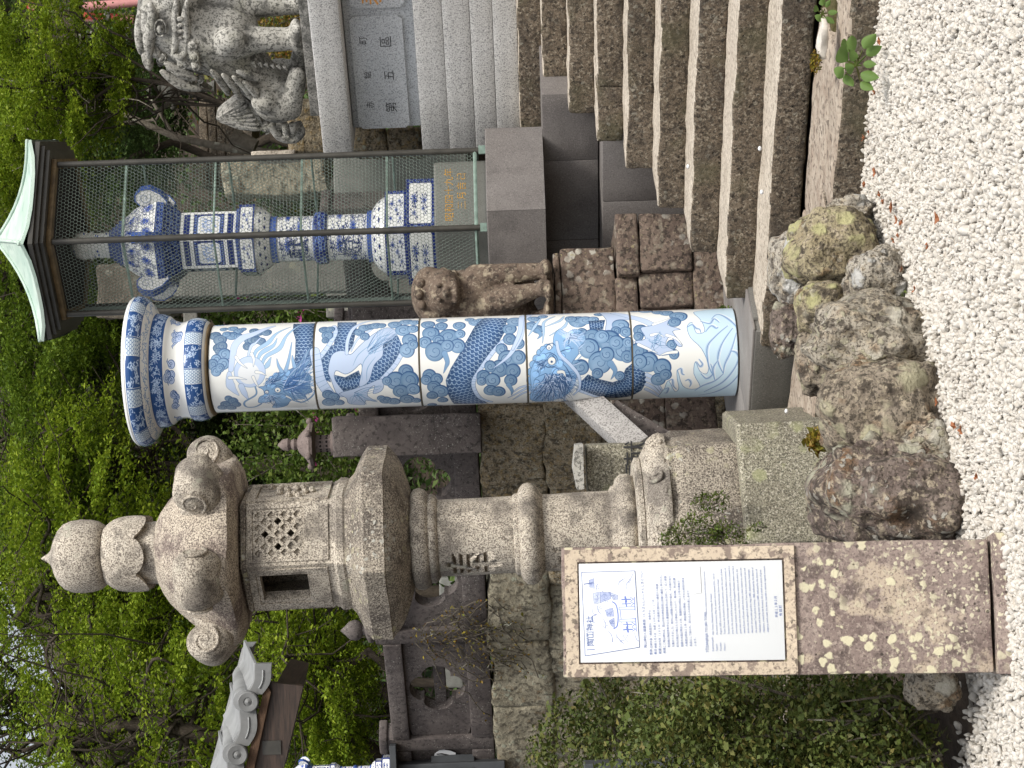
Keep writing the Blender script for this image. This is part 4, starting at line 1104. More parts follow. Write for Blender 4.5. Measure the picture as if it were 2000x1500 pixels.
# landing, terrace and the slopes behind
m = MB(); m.rbox(en(-3.5, 12.9, 0.8), (3.3, 0.86, 0.745), AX, 0.02, (8, 2, 2), 0.01); mk('landing', m, M['step'], kind='structure', smooth=40)
m = MB(); m.box(en(-8.0, 15.2, 0.95), (14.5, 2.9, 1.05), AX); mk('terrace', m, M['soil'], kind='structure')
def hill_h(x, y):
    n = x * GN[0] + y * GN[1]
    h = 1.99 + np.maximum(0, n - 16.5) * 0.40 + np.maximum(0, n - 26) * 0.28
    return h + 0.25 * np.sin(x * .9) * np.cos(y * .7) * sstep(17, 22, n) - 3.0 * sstep(13.0, 12.4, n)
grid_ground('hillside', -26, 26, 12.6, 62, 0.5, M['soil'], hill_h, amp=0.05)

# ------------------------------------------------------------------ rocks along the gravel
def rock(label, mat, v0, v1, y0, y1, dfront, deep, seed, rough=0.20, tilt=0.0, sq=0.82):
    u0, u1 = 1500 - y1, 1500 - y0
    k = dfront / F_PX
    rx, rz = (u1 - u0) / 2 * k * 1.19, (v1 - v0) / 2 * k * 1.13
    c = at((u0 + u1) / 2, (v0 + v1) / 2, dfront + deep)
    bm = bmesh.new(); bmesh.ops.create_icosphere(bm, subdivisions=5, radius=1.0)
    rm = Matrix.Rotation(tilt, 3, 'Y')
    V = []
    for v in bm.verts:
        d = v.co.normalized()
        # boxier than a ball
        q = Vector([math.copysign(abs(t) ** sq, t) for t in d])
        r = 1 + rough * nz(d, 1.15, seed) * 1.5 + rough * 0.75 * nz(d, 2.4, seed + 3) + rough * 0.34 * nz(d, 5.5, seed + 7) + rough * 0.11 * nz(d, 13, seed + 11)
        r += rough * 0.45 * (abs(nz(d, 2.7, seed + 21)) - 0.25) - rough * 0.40 * max(0, 0.10 - abs(nz(d, 2.1, seed + 31))) * 6 + rough * 0.10 * nz(d, 24, seed + 41)
        r += rough * 0.30 * (math.floor(nz(d, 1.9, seed + 51) * 3) / 3)
        p = rm @ (q * r * 0.94)
        V.append(c + Vector((p.x * rx, p.y * deep, p.z * rz)))
    F = [tuple(x.index for x in f.verts) for f in bm.faces]; bm.free()
    mb = MB(); mb.add(V, F)
    return mk('garden_rock', mb, mat, None, label, 'rock', 'rocks along the edge of the gravel', smooth=True)
rock('rounded olive-yellow lichen boulder at the foot of the curb, tallest of the rocks', M['rock_olive'], 1535, 1712, 418, 566, 8.5, 0.26, 1.3, 0.16, 0.1)
rock('small pale green knobbly stone pressed against the curb beyond the olive boulder', M['rock_white'], 1622, 1702, 386, 428, 8.75, 0.10, 5.2, 0.24)
rock('white and orange blotched boulder leaning behind the olive boulder beside the plinth', M['rock_white'], 1506, 1600, 462, 592, 8.75, 0.2, 9.4, 0.17)
rock('pale grey-white stone standing in front of the olive boulder at the gravel edge', M['rock_white'], 1652, 1768, 488, 606, 8.12, 0.15, 3.3, 0.22, -0.3, 0.85)
rock('round green-lichened stone between the white boulder and the long beige rock', M['rock_olive'], 1552, 1668, 556, 650, 8.25, 0.15, 12.7, 0.14)
rock('small dark jagged stone perched in front of the grey plinth', M['rock_dark'], 1504, 1566, 596, 690, 8.6, 0.10, 15.1, 0.2)
rock('long beige rock sloping down to the gravel, white patched face', M['rock_beige'], 1578, 1832, 588, 738, 7.75, 0.28, 18.2, 0.22, -0.42, 0.9)
rock('broad brown mottled boulder in the middle of the row in front of the lantern base', M['rock_brown'], 1604, 1850, 706, 900, 7.5, 0.33, 22.9, 0.17, -0.15, 0.85)
rock('small grey wedge stone between the brown boulder and the dark purple boulder', M['rock_beige'], 1772, 1862, 815, 900, 7.42, 0.11, 25.0, 0.2, -0.5)
rock('dark purple boulder with white lichen beside the notice stone', M['rock_dark'], 1604, 1888, 838, 1075, 7.25, 0.34, 31.6, 0.22, 0.1, 0.82)
rock('low grey rock half hidden under the hedge left of the notice stone', M['rock_beige'], 1770, 1868, 1285, 1385, 7.0, 0.14, 33.0, 0.2)
rock('low brown rock behind the dark purple boulder against the lantern block', M['rock_brown'], 1590, 1700, 900, 1090, 8.3, 0.2, 41.0, 0.2)
rock('brown stone wedged behind the long beige rock below the curb', M['rock_brown'], 1560, 1660, 640, 770, 8.3, 0.12, 44.0, 0.2)

# ------------------------------------------------------------------ notice stone
sBL, sBR, sTR, sTL = at(190, 1942, 6.62), at(452, 1930, 6.68), at(427, 1095, 6.83), at(173, 1100, 6.77)
sX = ((sBR - sBL) + (sTR - sTL)).normalized()
sY = ((sTL - sBL) + (sTR - sBR)); sY = (sY - sX * sY.dot(sX)).normalized()
sN = sX.cross(sY)
sW = ((sBR - sBL).length + (sTR - sTL).length) / 2; sH = ((sTL - sBL).length + (sTR - sBR).length) / 2
sC = (sBL + sBR + sTR + sTL) / 4
def sp(y, v, d=0.0):
    """point of the notice face from the photograph's y and v"""
    a = (1500 - y); 
    dr = FWD + (a - 750) / F_PX * RGT + (1000 - v) / F_PX * UPV
    t = (sC - EYE).dot(sN) / dr.dot(sN)
    return EYE + dr * t + sN * d
nt = thing('notice_stone', (sC.x, sC.y, 0.0), 'upright lichen-spotted slab carrying a white porcelain notice with blue text', 'sign')
m = MB()
pc = [sp(1105, 1128), sp(1298, 1137), sp(1285, 1536), sp(1090, 1525)]     # plate corners TR TL BL BR
pl = (pc[1] + pc[2] - pc[0] - pc[3]).dot(sX) / 2; plc = sum(pc, Vector()) / 4
hw_, hh_ = abs(pl) / 2, ((pc[0] + pc[1] - pc[2] - pc[3]).dot(sY) / 2) / 2
def srect(c, a, b, n=24):
    """rectangle outline with n*4 points"""
    out = []
    for i in range(n): out.append(c + sX * (-a + 2 * a * i / n) - sY * b)
    for i in range(n): out.append(c + sX * a + sY * (-b + 2 * b * i / n))
    for i in range(n): out.append(c + sX * (a - 2 * a * i / n) + sY * b)
    for i in range(n): out.append(c - sX * a + sY * (b - 2 * b * i / n))
    return out
TH = 0.15
m.rbox(sC - sN * (TH / 2 + 0.006), (sW / 2, sH / 2, TH / 2 - 0.006), (sX, sY, sN), 0.008, (8, 20, 3), 0.003, 6, 0.0015, 40)
mk('slab', m, M['signstone'], nt, smooth=40)
m = MB(); top = sC + sY * (sH / 2)
rc = plc + sY * 0.004; ra, rb = hw_ + 0.052, hh_ + 0.052
m.ring(srect(rc, sW / 2 - 0.006, hh_ + 0.046), srect(plc, hw_ + 0.006, hh_ + 0.006), sN * -0.02)
for i, v in enumerate(m.v):
    p = Vector(v); o = nz(p, 14, 3) * 0.0015
    m.v[i] = tuple(p + sN * (0.001 + o))
mk('rim', m, M['signrim'], nt, smooth=30)
m = MB(); m.rbox(sBL.lerp(sBR, 0.5) - sY * 0.055 - sN * (TH / 2 - 0.01), (sW / 2 + 0.012, 0.045, TH / 2 + 0.03), (sX, sY, sN), 0.008, (8, 2, 3), 0.004, 6)
mk('base_stone', m, M['signstone'], nt, smooth=40)
m = MB(); m.rbox(plc - sN * 0.002, (hw_, hh_, 0.006), (sX, sY, sN), 0.002, (2, 2, 1), 0)
plate = mk('porcelain_plate', m, porcelain('white_notice_glaze', None, (0.74, 0.77, 0.79), 0.22), nt, smooth=30)
PT = 0.0052
m = MB(); a, b, c_, d_ = sp(1281, 1143, PT), sp(1264, 1249, PT), sp(1115, 1240, PT), sp(1118, 1136, PT)   # drawing corners TL BL BR TR
m.add([b, c_, d_, a], [(0, 1, 2, 3)], [((0, 0), (1, 0), (1, 1), (0, 1))])
mk('drawing', m, porcelain('notice_drawing_glaze', paint_view(), rough=0.25), plate)
m = MB()
for p, q in ((a, b), (b, c_), (c_, d_), (d_, a)):
    m.tube([p + sN * .0004, q + sN * .0004], 0.0009, 4)
mk('drawing_border', m, M['ink'], plate)
ex = (sp(1115, 1245, 0) - sp(1272, 1253, 0)).normalized(); ey = sN.cross(ex)
def line(mb, y, v, txt, size, width=None):
    w = text_mb(mb, txt, size, sp(y, v, PT), ex, ey, 0.0007)
    return w
m = MB(); px = 6.72 / F_PX
line(m, 1262, 1160, '陶山神社', 15 * px); line(m, 1263, 1150, '日本磁器発祥の地', 4.6 * px)
m.box(sp(1269, 1154, PT + .0003), (0.0012, 0.014, 0.0003), (ex, ey, sN))
mk('drawing_title', m, M['ink'], plate)
def block(name, rows):
    mb = MB()
    for (y, v, txt, s) in rows: line(mb, y, v, txt, s * px)
    mk(name, mb, M['ink'], plate)
jp = ['祭神', '祭日', '創建', '由緒']
block('japanese_text', [(1265, 1263, '陶山神社と磁器鳥居（とうざんじんじゃとじきとりい）', 6.2)] +
    [(1279 - i * 1, 1274 + i * 8.6, t, 5.6) for i, t in enumerate(jp)] +
    [(1266 - i * .4, 1274 + i * 8.6, t, 5.0) for i, t in enumerate(['応神天皇・鍋島直茂公・李参平公', '例祭５月４日　秋祭１０月１６日・１７日',
     '万治元年（１６５８）伊万里郷大里村の八幡宮から勧請', 'ここ陶山神社は、皿山の総氏神有田皿山宗廟八幡宮と称された。',
     '有田焼の陶祖李参平公と藩祖鍋島直茂公を合祀して、広く崇敬', 'を集めてきました。境内には磁器の鳥居や狛犬、大水瓶があり、',
     '町内の窯元や陶工たちが奉納したもので、春は桜、秋は紅葉', '磁器大水瓶は明治２２年、磁器狛犬は明治２０年の奉納で、', '大鳥居は明治２１年・稗古場区の奉納、いずれも有田の誇る', '名品として知られ、訪れる人々の目を楽しませて', 'います。'])])
en_rows = ['Enshrined gods : Ojin Tenno, Nabeshima Naoshige, Ri Sanpei', 'Festival : the annual ceremony (May 4), autumn shrine festival (Oct. 16/17),', 'Founded : August 1658 as a branch of the Hachimangu Shrine in Imari',
   'History : Tozan Shrine was founded in the Edo period, under the name of Arita', 'Sarayama Sohei Hachimangu and dedicated to the fathers of pottery to', 'pray for the town and the prosperity of Arita porcelain. It is situated in a',
   'picturesque location on the foot of Rengeishi Mountain where one has a', 'good view over the town. Cherry blossoms, wisteria and others, the', 'natural flower of Kosen which Arita has a close relation to, colors the',
   'shrine area throughout all seasons. If you have a look around you will', 'discover the porcelain guardian dogs (1887, dedicated by Iwataniga),', 'the porcelain Torii (shrine archway, 1888, dedicated by the district of',
   'Hiekoba) and the big water basin (1889, dedicated by the district of', 'Nakahara, created by Ide Kinsaku). All of which are pieces of great', 'elegance, which make the shrine resemble a national regional museum.']
block('english_text', [(1274, 1384, 'TŌZANJINJA TO JIKI TORII', 6.6), (1200, 1381, '(TOZAN SHRINE AND PORCELAIN SHRINE ARCHWAY)', 3.4)] +
    [(1272 - i * .5 if i < 4 else 1239 - i * .4, 1394 + i * 7.65, t.split(' : ')[0] + ' :', 4.4) for i, t in enumerate(en_rows[:4])] +
    [(1240 - i * .4, 1394 + i * 7.65, t.split(' : ')[-1], 4.5) for i, t in enumerate(en_rows)])
block('date_text', [(1206, 1519, '平成１１年２月', 6.0), (1203, 1527, '有 田 町', 6.0)])
m = MB(); q = [sp(1161, 1352, PT), sp(1158, 1370, PT), sp(1106, 1367, PT), sp(1109, 1349, PT)]
m.extrude(q, sN * 0.0012); st = mk('sticker', m, M['white'], plate)

# ------------------------------------------------------------------ porcelain column with the dragons
PC = Vector((0.15, 11.83, 0.0)); PK = 11.58 / F_PX; PR = 86 * 11.80 / F_PX
def pz(v): return 1.6 + (1028 - v) * PK
pcol = thing('porcelain_column', (PC.x, PC.y, pz(1442)), 'tall round blue and white porcelain column painted with dragons, clouds and waves', 'column')
glz = porcelain('dragon_glaze', paint_pillar())
jn = [1441, 1234, 1028, 818, 612, 405]
for a_, b_ in zip(jn[:-1], jn[1:]):
    m = MB(); z0, z1 = pz(a_), pz(b_) - 0.004
    m.lathe([(PR - 0.006, z0), (PR, z0 + 0.005), (PR, z1 - 0.005), (PR - 0.006, z1)], 72, PC, math.pi, True, uvs=True)
    f0, f1 = 1 - (a_ - 405) / 1035, 1 - (b_ - 405) / 1035
    m.uv = [tuple((x, f0 + (f1 - f0) * y) for x, y in u) if u else None for u in m.uv]
    mk('drum', m, glz, pcol, smooth=40)
m = MB()
for a_ in jn[1:5]: m.lathe([(PR - 0.004, pz(a_) - 0.007), (PR + 0.0005, pz(a_) - 0.006), (PR + 0.0005, pz(a_) + 0.001), (PR - 0.004, pz(a_) + 0.002)], 48, PC)
mk('joint', m, plain('brown_joint_line', (0.10, 0.085, 0.06), 0.8), pcol, smooth=40)
prof = [(402, 86), (399, 92), (392, 99), (378, 102), (366, 101), (358, 97), (350, 94.5), (340, 95), (330, 99), (322, 107), (312, 111), (302, 112), (297, 113), (296, 118), (290, 132), (283, 142), (275, 147), (266, 148), (260, 146), (258, 143)]
PROF = []
for (a0, b0), (a1, b1) in zip(prof[:-1], prof[1:]):
    PROF += [(b0, a0), ((b0 + b1) / 2, (a0 + a1) / 2)]
PROF.append((143, 258))
m = MB(); m.lathe([(r * 11.75 / F_PX, pz(v) + (r - 86) / 86 * 0.028) for r, v in PROF], 96, PC, math.pi, False, uvs=True)
cap_ = mk('capital', m, porcelain('capital_glaze', paint_capital()), pcol, smooth=True)
m = MB(); zt = pz(258) + (143 - 86) / 86 * 0.028
m.lathe([(146 * 11.75 / F_PX, zt - 0.012), (147 * 11.75 / F_PX, zt), (143 * 11.75 / F_PX, zt + 0.014), (100 * 11.75 / F_PX, zt + 0.016)], 96, PC)
mk('rim', m, porcelain('white_rim_glaze'), cap_, smooth=True)
m = MB(); m.lathe([(PR + 0.012, pz(404)), (PR + 0.018, pz(401)), (PR + 0.006, pz(398))], 64, PC); mk('neck_ring', m, M['bronzerim'], cap_, smooth=True)

# square plinth of the column
cz = 0.334; cpt = en(0, 0); 
pce = eof(Vector((0.263, 10.86, 0))); pcn = 8.60
plx = thing('column_plinth', en(pce - 0.69, pcn + 0.69, 0.1), 'square plinth of smooth grey granite under the porcelain column', 'plinth')
for (e0, e1, n0, n1) in ((-1.38, -0.0, 0, 0.10), ):
    pass
m = MB(); m.rbox(en(pce - 0.69, pcn + 0.69, 0.19), (0.665, 0.665, 0.125), AX, 0.004, (2, 2, 1), 0.0); mk('core', m, M['plinthstone'], plx)
for (e0, e1) in ((-1.38, -0.62), (-0.616, 0.0)):
    m = MB(); m.rbox(en(pce + (e0 + e1) / 2, pcn + 0.03, 0.195), ((e1 - e0) / 2 - 0.001, 0.05, 0.125), AX, 0.005, (4, 2, 3), 0.0015); mk('face_slab', m, M['plinthstone'], plx, smooth=40)
for (n0, n1) in ((0.084, 0.62), (0.623, 1.38)):
    m = MB(); m.rbox(en(pce - 0.03, pcn + (n0 + n1) / 2, 0.195), (0.05, (n1 - n0) / 2, 0.125), AX, 0.005, (2, 4, 3), 0.0015); mk('face_slab', m, M['plinthstone'], plx, smooth=40)
for (e0, e1) in ((-1.39, -0.70), (-0.697, 0.008)):
    m = MB(); m.rbox(en(pce + (e0 + e1) / 2, pcn + 0.69, cz - 0.007), ((e1 - e0) / 2, 0.70, 0.007), AX, 0.003, (3, 3, 1), 0.0); mk('top_slab', m, M['plinthtop'], plx, smooth=40)

# ------------------------------------------------------------------ big stone lantern
LD = 10.3; LK = LD / F_PX
def lz(v): return 1.6 + (1040 - v) * LK
LC = Vector(at(487, 1605, LD)); LC.z = 0.0
lan = thing('stone_lantern', (LC.x, LC.y, 0.06), 'tall six-sided stone lantern with curled roof corners standing left of the porcelain column', 'stone lantern')
def hexrot(deg): return R(deg)
def hexprof(name, prof, rot, mat, parent=lan, n=6, smooth=30, sub=3, amp=0.004, fr=9, amp2=0.002):
    """prof (v, radius in px); n sides with extra points so that the surface can wear"""
    P = [(r * LK, lz(v)) for v, r in prof]
    mb = MB(); k = n * sub
    vs = []; fs = []
    for (r, z) in P:
        for i in range(k):
            j, f = divmod(i, sub); f /= sub
            a0, a1 = rot + 2 * math.pi * j / n, rot + 2 * math.pi * (j + 1) / n
            x = (1 - f) * math.sin(a0) + f * math.sin(a1); y = -((1 - f) * math.cos(a0) + f * math.cos(a1))
            p = Vector((LC.x + x * r, LC.y + y * r, z))
            p += Vector((x, y, 0)) * (nz(p, fr, 2.2) * amp + nz(p, 30, 5.0) * amp2) + Vector((0, 0, nz(p, fr, 8) * amp * .7))
            vs.append(p)
    for q in range(len(P) - 1):
        for i in range(k):
            j = (i + 1) % k
            fs.append((q * k + i, q * k + j, (q + 1) * k + j, (q + 1) * k + i))
    fs.append(tuple(reversed(range(k)))); fs.append(tuple((len(P) - 1) * k + i for i in range(k)))
    mb.add(vs, fs)
    return mk(name, mb, mat, parent, smooth=smooth)
def densify(prof, st):
    out = []
    for (a, b) in zip(prof[:-1], prof[1:]):
        m_ = max(1, int(abs(a[0] - b[0]) / st))
        out += [(a[0] + (b[0] - a[0]) * i / m_, a[1] + (b[1] - a[1]) * i / m_) for i in range(m_)]
    return out + [prof[-1]]
hexprof('base_block', densify([(1640, 236), (1608, 240), (1440, 240), (1433, 234)], 24), R(55), M['granite_green'], sub=10)
ft = hexprof('foot_course', densify([(1436, 196), (1426, 200), (1322, 200), (1314, 195), (1304, 196), (1296, 188)], 18), R(53), M['granite_dark'], sub=8, amp=0.006)
def lotus(name, vlo, vhi, r0, r1, r2, n, mat, rot=0.0, depth=0.06, parent=lan):
    """round course with overlapping petals cut into its side"""
    k = n * 12; prof = []
    for t in np.linspace(0, 1, 9): prof.append((vlo + (vhi - vlo) * t, r0 * (1 - t) ** 2 + 2 * r1 * t * (1 - t) + r2 * t * t))
    vs = []; fs = []
    for q, (v, r) in enumerate(prof):
        t = q / 8
        for i in range(k):
            a = rot + 2 * math.pi * i / k
            f = abs(math.sin(n * a / 2)); g2 = abs(math.sin(n * a))
            rr = r * (1 + depth * (f ** 0.6 - 0.6) * math.sin(math.pi * min(1, t * 1.1 + .05)) + 0.02 * (g2 - .5) * math.sin(math.pi * t))
            p = Vector((LC.x + math.sin(a) * rr * LK, LC.y - math.cos(a) * rr * LK, lz(v)))
            p += Vector((math.sin(a), -math.cos(a), 0)) * nz(p, 14, 4) * 0.006
            vs.append(p)
    for q in range(8):
        for i in range(k):
            j = (i + 1) % k
            fs.append((q * k + i, q * k + j, (q + 1) * k + j, (q + 1) * k + i))
    fs.append(tuple(reversed(range(k)))); fs.append(tuple(8 * k + i for i in range(k)))
    mb = MB(); mb.add(vs, fs)
    return mk(name, mb, mat, parent, smooth=60)
lotus('lotus_course', 1304, 1256, 180, 186, 138, 10, M['granite_warm'])
m = MB()
for a0 in np.linspace(-1.5, 1.5, 9):
    for sg in (-1, 1):
        pts = []
        for t in np.linspace(0, 1, 14):
            rr = 15 * (1 - .8 * t); w = sg * (a0 * 0 + 1.2 + 6.4 * t); da = (sg * 13 + rr * math.cos(w)) / 172; v_ = 1281 + rr * math.sin(w)
            tt = (1304 - v_) / 48; r_ = 180 * (1 - tt) ** 2 + 2 * 186 * tt * (1 - tt) + 138 * tt * tt
            aa = float(a0) + da; pts.append(LC + Vector((math.sin(aa) * r_ * LK, -math.cos(aa) * r_ * LK, lz(v_))))
        m.tube(pts, [0.012] * 10 + [0.011, 0.010, 0.009, 0.008], 6)
mk('scroll_relief', m, M['granite_warm'], lan, smooth=True, kind='stuff')
def roundprof(name, prof, mat, n=56, amp=0.003, parent=lan):
    mb = MB(); mb.lathe([(r * LK, lz(v)) for v, r in prof], n, LC, 0, True, amp, 16)
    return mk(name, mb, mat, parent, smooth=50)
roundprof('neck_moulding', [(1258, 132), (1254, 138), (1246, 138), (1241, 128)], M['granite_warm'])
roundprof('foot_roll', [(1244, 92), (1240, 102), (1230, 108), (1216, 107), (1206, 98), (1203, 86), (1197, 84), (1193, 77)], M['granite_warm'])
shaft_l = roundprof('lower_shaft', densify([(1196, 76), (1056, 75)], 14), M['granite_warm'])
roundprof('shaft_ring', [(1062, 76), (1057, 82), (1053, 90), (1046, 97), (1036, 100), (1026, 98), (1018, 90), (1014, 80), (1008, 80), (1004, 76)], M['granite_warm'])
shaft_u = roundprof('upper_shaft', densify([(1010, 75), (852, 75)], 14), M['granite_warm'])
roundprof('shaft_collar', [(858, 76), (853, 84), (846, 88), (840, 86), (837, 92), (832, 97), (822, 100), (812, 98), (806, 90)], M['granite_warm'])
hexprof('platform_underside', [(808, 92), (800, 120), (790, 150), (780, 170), (770, 184), (764, 190)], R(47), M['granite_dark'], sub=6)
hexprof('lantern_platform', densify([(766, 186), (762, 194), (724, 195), (718, 188), (706, 166), (694, 140), (684, 130)], 9), R(47), M['granite_dark'], sub=8, amp=0.005)
# worn arabesque relief on the platform's sides
for f in range(-1, 2):
    m = MB()
    a0, a1 = R(47) + f * R(60) - R(60), R(47) + f * R(60)
    A = Vector((math.sin(a0), -math.cos(a0), 0)) * 194 * LK; B = Vector((math.sin(a1), -math.cos(a1), 0)) * 194 * LK
    for q in range(9):
        t = 0.12 + q * 0.095; c0 = LC + A.lerp(B, t); d = (B - A).normalized(); s_ = 1 if q % 2 else -1
        pts = [c0 + d * (0.024 * math.cos(w)) + Vector((0, 0, lz(744) + s_ * 0.02 * math.sin(w) + 0.006 * w)) for w in np.linspace(0, 3.6, 8)]
        m.tube(pts, 0.0062, 5)
    m.v = [tuple(Vector(v) - (B - A).cross(Vector((0, 0, 1))).normalized() * 0.0035) for v in m.v]
    o = mk('platform_relief', m, M['granite_dark'], lan, smooth=True); o['kind'] = 'stuff'
# fire box: six panels
fb = hexprof('fire_box_sill', [(688, 128), (680, 133), (668, 133), (662, 127), (656, 126)], R(47), M['granite_warm'])
hexprof('fire_box_lintel', [(497, 122), (494, 127), (487, 127), (484, 112), (470, 112)], R(47), M['granite_dark'])  # darker granite stands for staining and the shadow gap under the eave
FR = 124 * LK
def facept(k, s_, v, d=0.0):
    """point on side k of the fire box, s_ in -1..1 across"""
    a0, a1 = R(47) + R(60) * (k - 1), R(47) + R(60) * k
    A = Vector((math.sin(a0), -math.cos(a0), 0)) * FR; B = Vector((math.sin(a1), -math.cos(a1), 0)) * FR
    nn = Vector((math.sin((a0 + a1) / 2), -math.cos((a0 + a1) / 2), 0))
    return LC + A.lerp(B, (s_ + 1) / 2) + nn * d + Vector((0, 0, lz(v))), nn
def prect(k, s0, s1, v0, v1, d, n=8):
    out = []
    for i in range(n): out.append(facept(k, s0 + (s1 - s0) * i / n, v1, d)[0])
    for i in range(n): out.append(facept(k, s1, v1 + (v0 - v1) * i / n, d)[0])
    for i in range(n): out.append(facept(k, s1 + (s0 - s1) * i / n, v0, d)[0])
    for i in range(n): out.append(facept(k, s0, v0 + (v1 - v0) * i / n, d)[0])
    return out
for k in range(6):
    nn = facept(k, 0, 600)[1]; m = MB()
    if k == 0:
        m.ring(prect(k, -.99, .99, 485, 660, 0), prect(k, -.70, .72, 512, 600, 0), nn * -0.05)
        m.ring(prect(k, -.88, .88, 498, 652, 0.008), prect(k, -.78, .80, 507, 606, 0.008), nn * -0.01)
    elif k == 5:
        m.ring(prect(k, -.99, .99, 485, 660, 0), prect(k, -.56, .58, 517, 608, 0), nn * -0.06)
        m.ring(prect(k, -.86, .86, 502, 648, 0.007), prect(k, -.70, .72, 510, 615, 0.007), nn * -0.01)
    else:
        m.extrude(prect(k, -.99, .99, 485, 660, 0), nn * -0.05)
        m.ring(prect(k, -.9, .9, 495, 652, 0.012), prect(k, -.72, .72, 512, 636, 0.012), nn * -0.015)
        for q in range(14):
            c0 = facept(k, random.uniform(-.6, .6), random.uniform(520, 630), 0.004)[0]
            m.ball(c0, (0.025, 0.025, 0.02), 8, 5)
    pn = mk('fire_box_panel', m, M['granite_warm'], lan, smooth=30)
    if k == 0:      # lattice of crossing bars with four openings
        m = MB(); cx = facept(k, 0.01, 556)[0]; dx = (facept(k, 1, 556)[0] - facept(k, -1, 556)[0]).normalized(); up = Vector((0, 0, 1))
        da, db = (dx + up).normalized(), (dx - up).normalized(); st_ = 17.5 * LK
        for i in range(-6, 6):
            for d0, d1 in ((da, db), (db, da)):
                c0 = cx + d1 * (i + .5) * st_
                lim = 46 * LK * 1.414 - abs((i + .5) * st_)
                if lim > 0.01: m.box(c0 - nn * 0.010, (lim, 0.0085, 0.012), (d0, d1, nn))
        for i in range(-6, 7):
            for j in range(-6, 7):
                if (i, j) in ((-1, -1), (1, 1), (1, -1), (-1, 1)): continue
                c0 = cx + da * i * st_ + db * j * st_
                if abs((c0 - cx).dot(dx)) < 56 * LK and abs((c0 - cx).dot(up)) < 56 * LK:
                    m.box(c0 - nn * 0.026, (st_ * .5, st_ * .5, 0.012), (da, db, nn))
        mk('lattice', m, M['granite_warm'], pn, smooth=30)
m = MB(); m.lathe([(FR * .8, lz(662)), (FR * .8, lz(655))], 24, LC); mk('fire_box_floor', m, M['granite_dark'], lan)
# roof
HR = R(47)
def hexm(a):
    w = ((a - HR) % R(60)) - R(30)
    return math.cos(R(30)) / math.cos(w), abs(w) / R(30)
rp = [(308, 58), (312, 68), (320, 84), (333, 102), (350, 119), (376, 142), (404, 160), (432, 174), (452, 183), (460, 185)]
und = [(468, 184), (474, 168), (478, 150), (480, 128)]
K_ = 96; vs = []; fs = []
for q, (v, r) in enumerate(rp + und):
    t = min(1, q / (len(rp) - 1))
    for i in range(K_):
        a = 2 * math.pi * i / K_; h, c = hexm(a)
        mlt = (1 - t ** 1.5) * 1.0 + t ** 1.5 * h * 1.06
        zz = lz(v) + (0.075 * t ** 3 * c ** 5 if q < len(rp) else 0.075 * c ** 5 * max(0, 1 - (q - len(rp) + 1) * .35))
        p = Vector((LC.x + math.sin(a) * r * mlt * LK, LC.y - math.cos(a) * r * mlt * LK, zz))
        p += Vector((nz(p, 7, 1), nz(p, 7, 2), nz(p, 7, 3))) * 0.006
        vs.append(p)
for q in range(len(rp + und) - 1):
    for i in range(K_):
        j = (i + 1) % K_
        fs.append((q * K_ + j, q * K_ + i, (q + 1) * K_ + i, (q + 1) * K_ + j))
fs.append(tuple(range(K_))); fs.append(tuple(reversed([(len(rp + und) - 1) * K_ + i for i in range(K_)])))
m = MB(); m.add(vs, fs); roof = mk('lantern_roof', m, stone('stained_roof_granite', (0.56, 0.49, 0.39), (0.64, 0.575, 0.475), 2.2,
    specks=[((0.14, 0.10, 0.10), 4.2, 0.47, 0.58, 0.75), ((0.70, 0.62, 0.52), 70, 0.53, 0.61, 0.7), ((0.09, 0.072, 0.066), 125, 0.50, 0.56, 0.85), ((0.13, 0.10, 0.09), 180, 0.52, 0.58, 0.6)], bump=0.4, bscale=80, bdist=0.008), lan, smooth=60)
a = HR
rd = Vector((math.sin(a), -math.cos(a), 0)); tg = Vector((math.cos(a), math.sin(a), 0))
def rpnt(r, v, w=0): return LC + rd * (r * LK) + tg * (w * LK) + Vector((0, 0, lz(v)))
pr = []
for w in (-24, -8, 8, 24):
    pr.append(('l', [rpnt(92, 356, w * .7), rpnt(124, 386, w * .85), rpnt(152, 416, w * .95), rpnt(178, 426, w), rpnt(190, 410, w), rpnt(186, 402, w)], [14 * LK, 18 * LK, 26 * LK, 32 * LK, 36 * LK, 36 * LK]))
curl = blob('roof_curl', pr, 0.011, M['granite_warm'], lan, 4)
for sgn in (-1, 1):
    m = MB()
    pts = [rpnt(188 + (29 - 25 * t) * math.cos(-2.6 + 8.2 * t), 407 - (29 - 25 * t) * math.sin(-2.6 + 8.2 * t), sgn * (55 + 2 * t)) for t in np.linspace(0, 1, 34)]
    m.tube(pts, [0.010 - 0.004 * i / 33 for i in range(34)], 6)
    mk('scroll', m, M['granite_warm'], curl, smooth=True)
def rot_local(o, ang):
    """turned copy about the lantern's own axis"""
    c = copy_tree(o, lan); c.rotation_euler = (0, 0, ang); return c
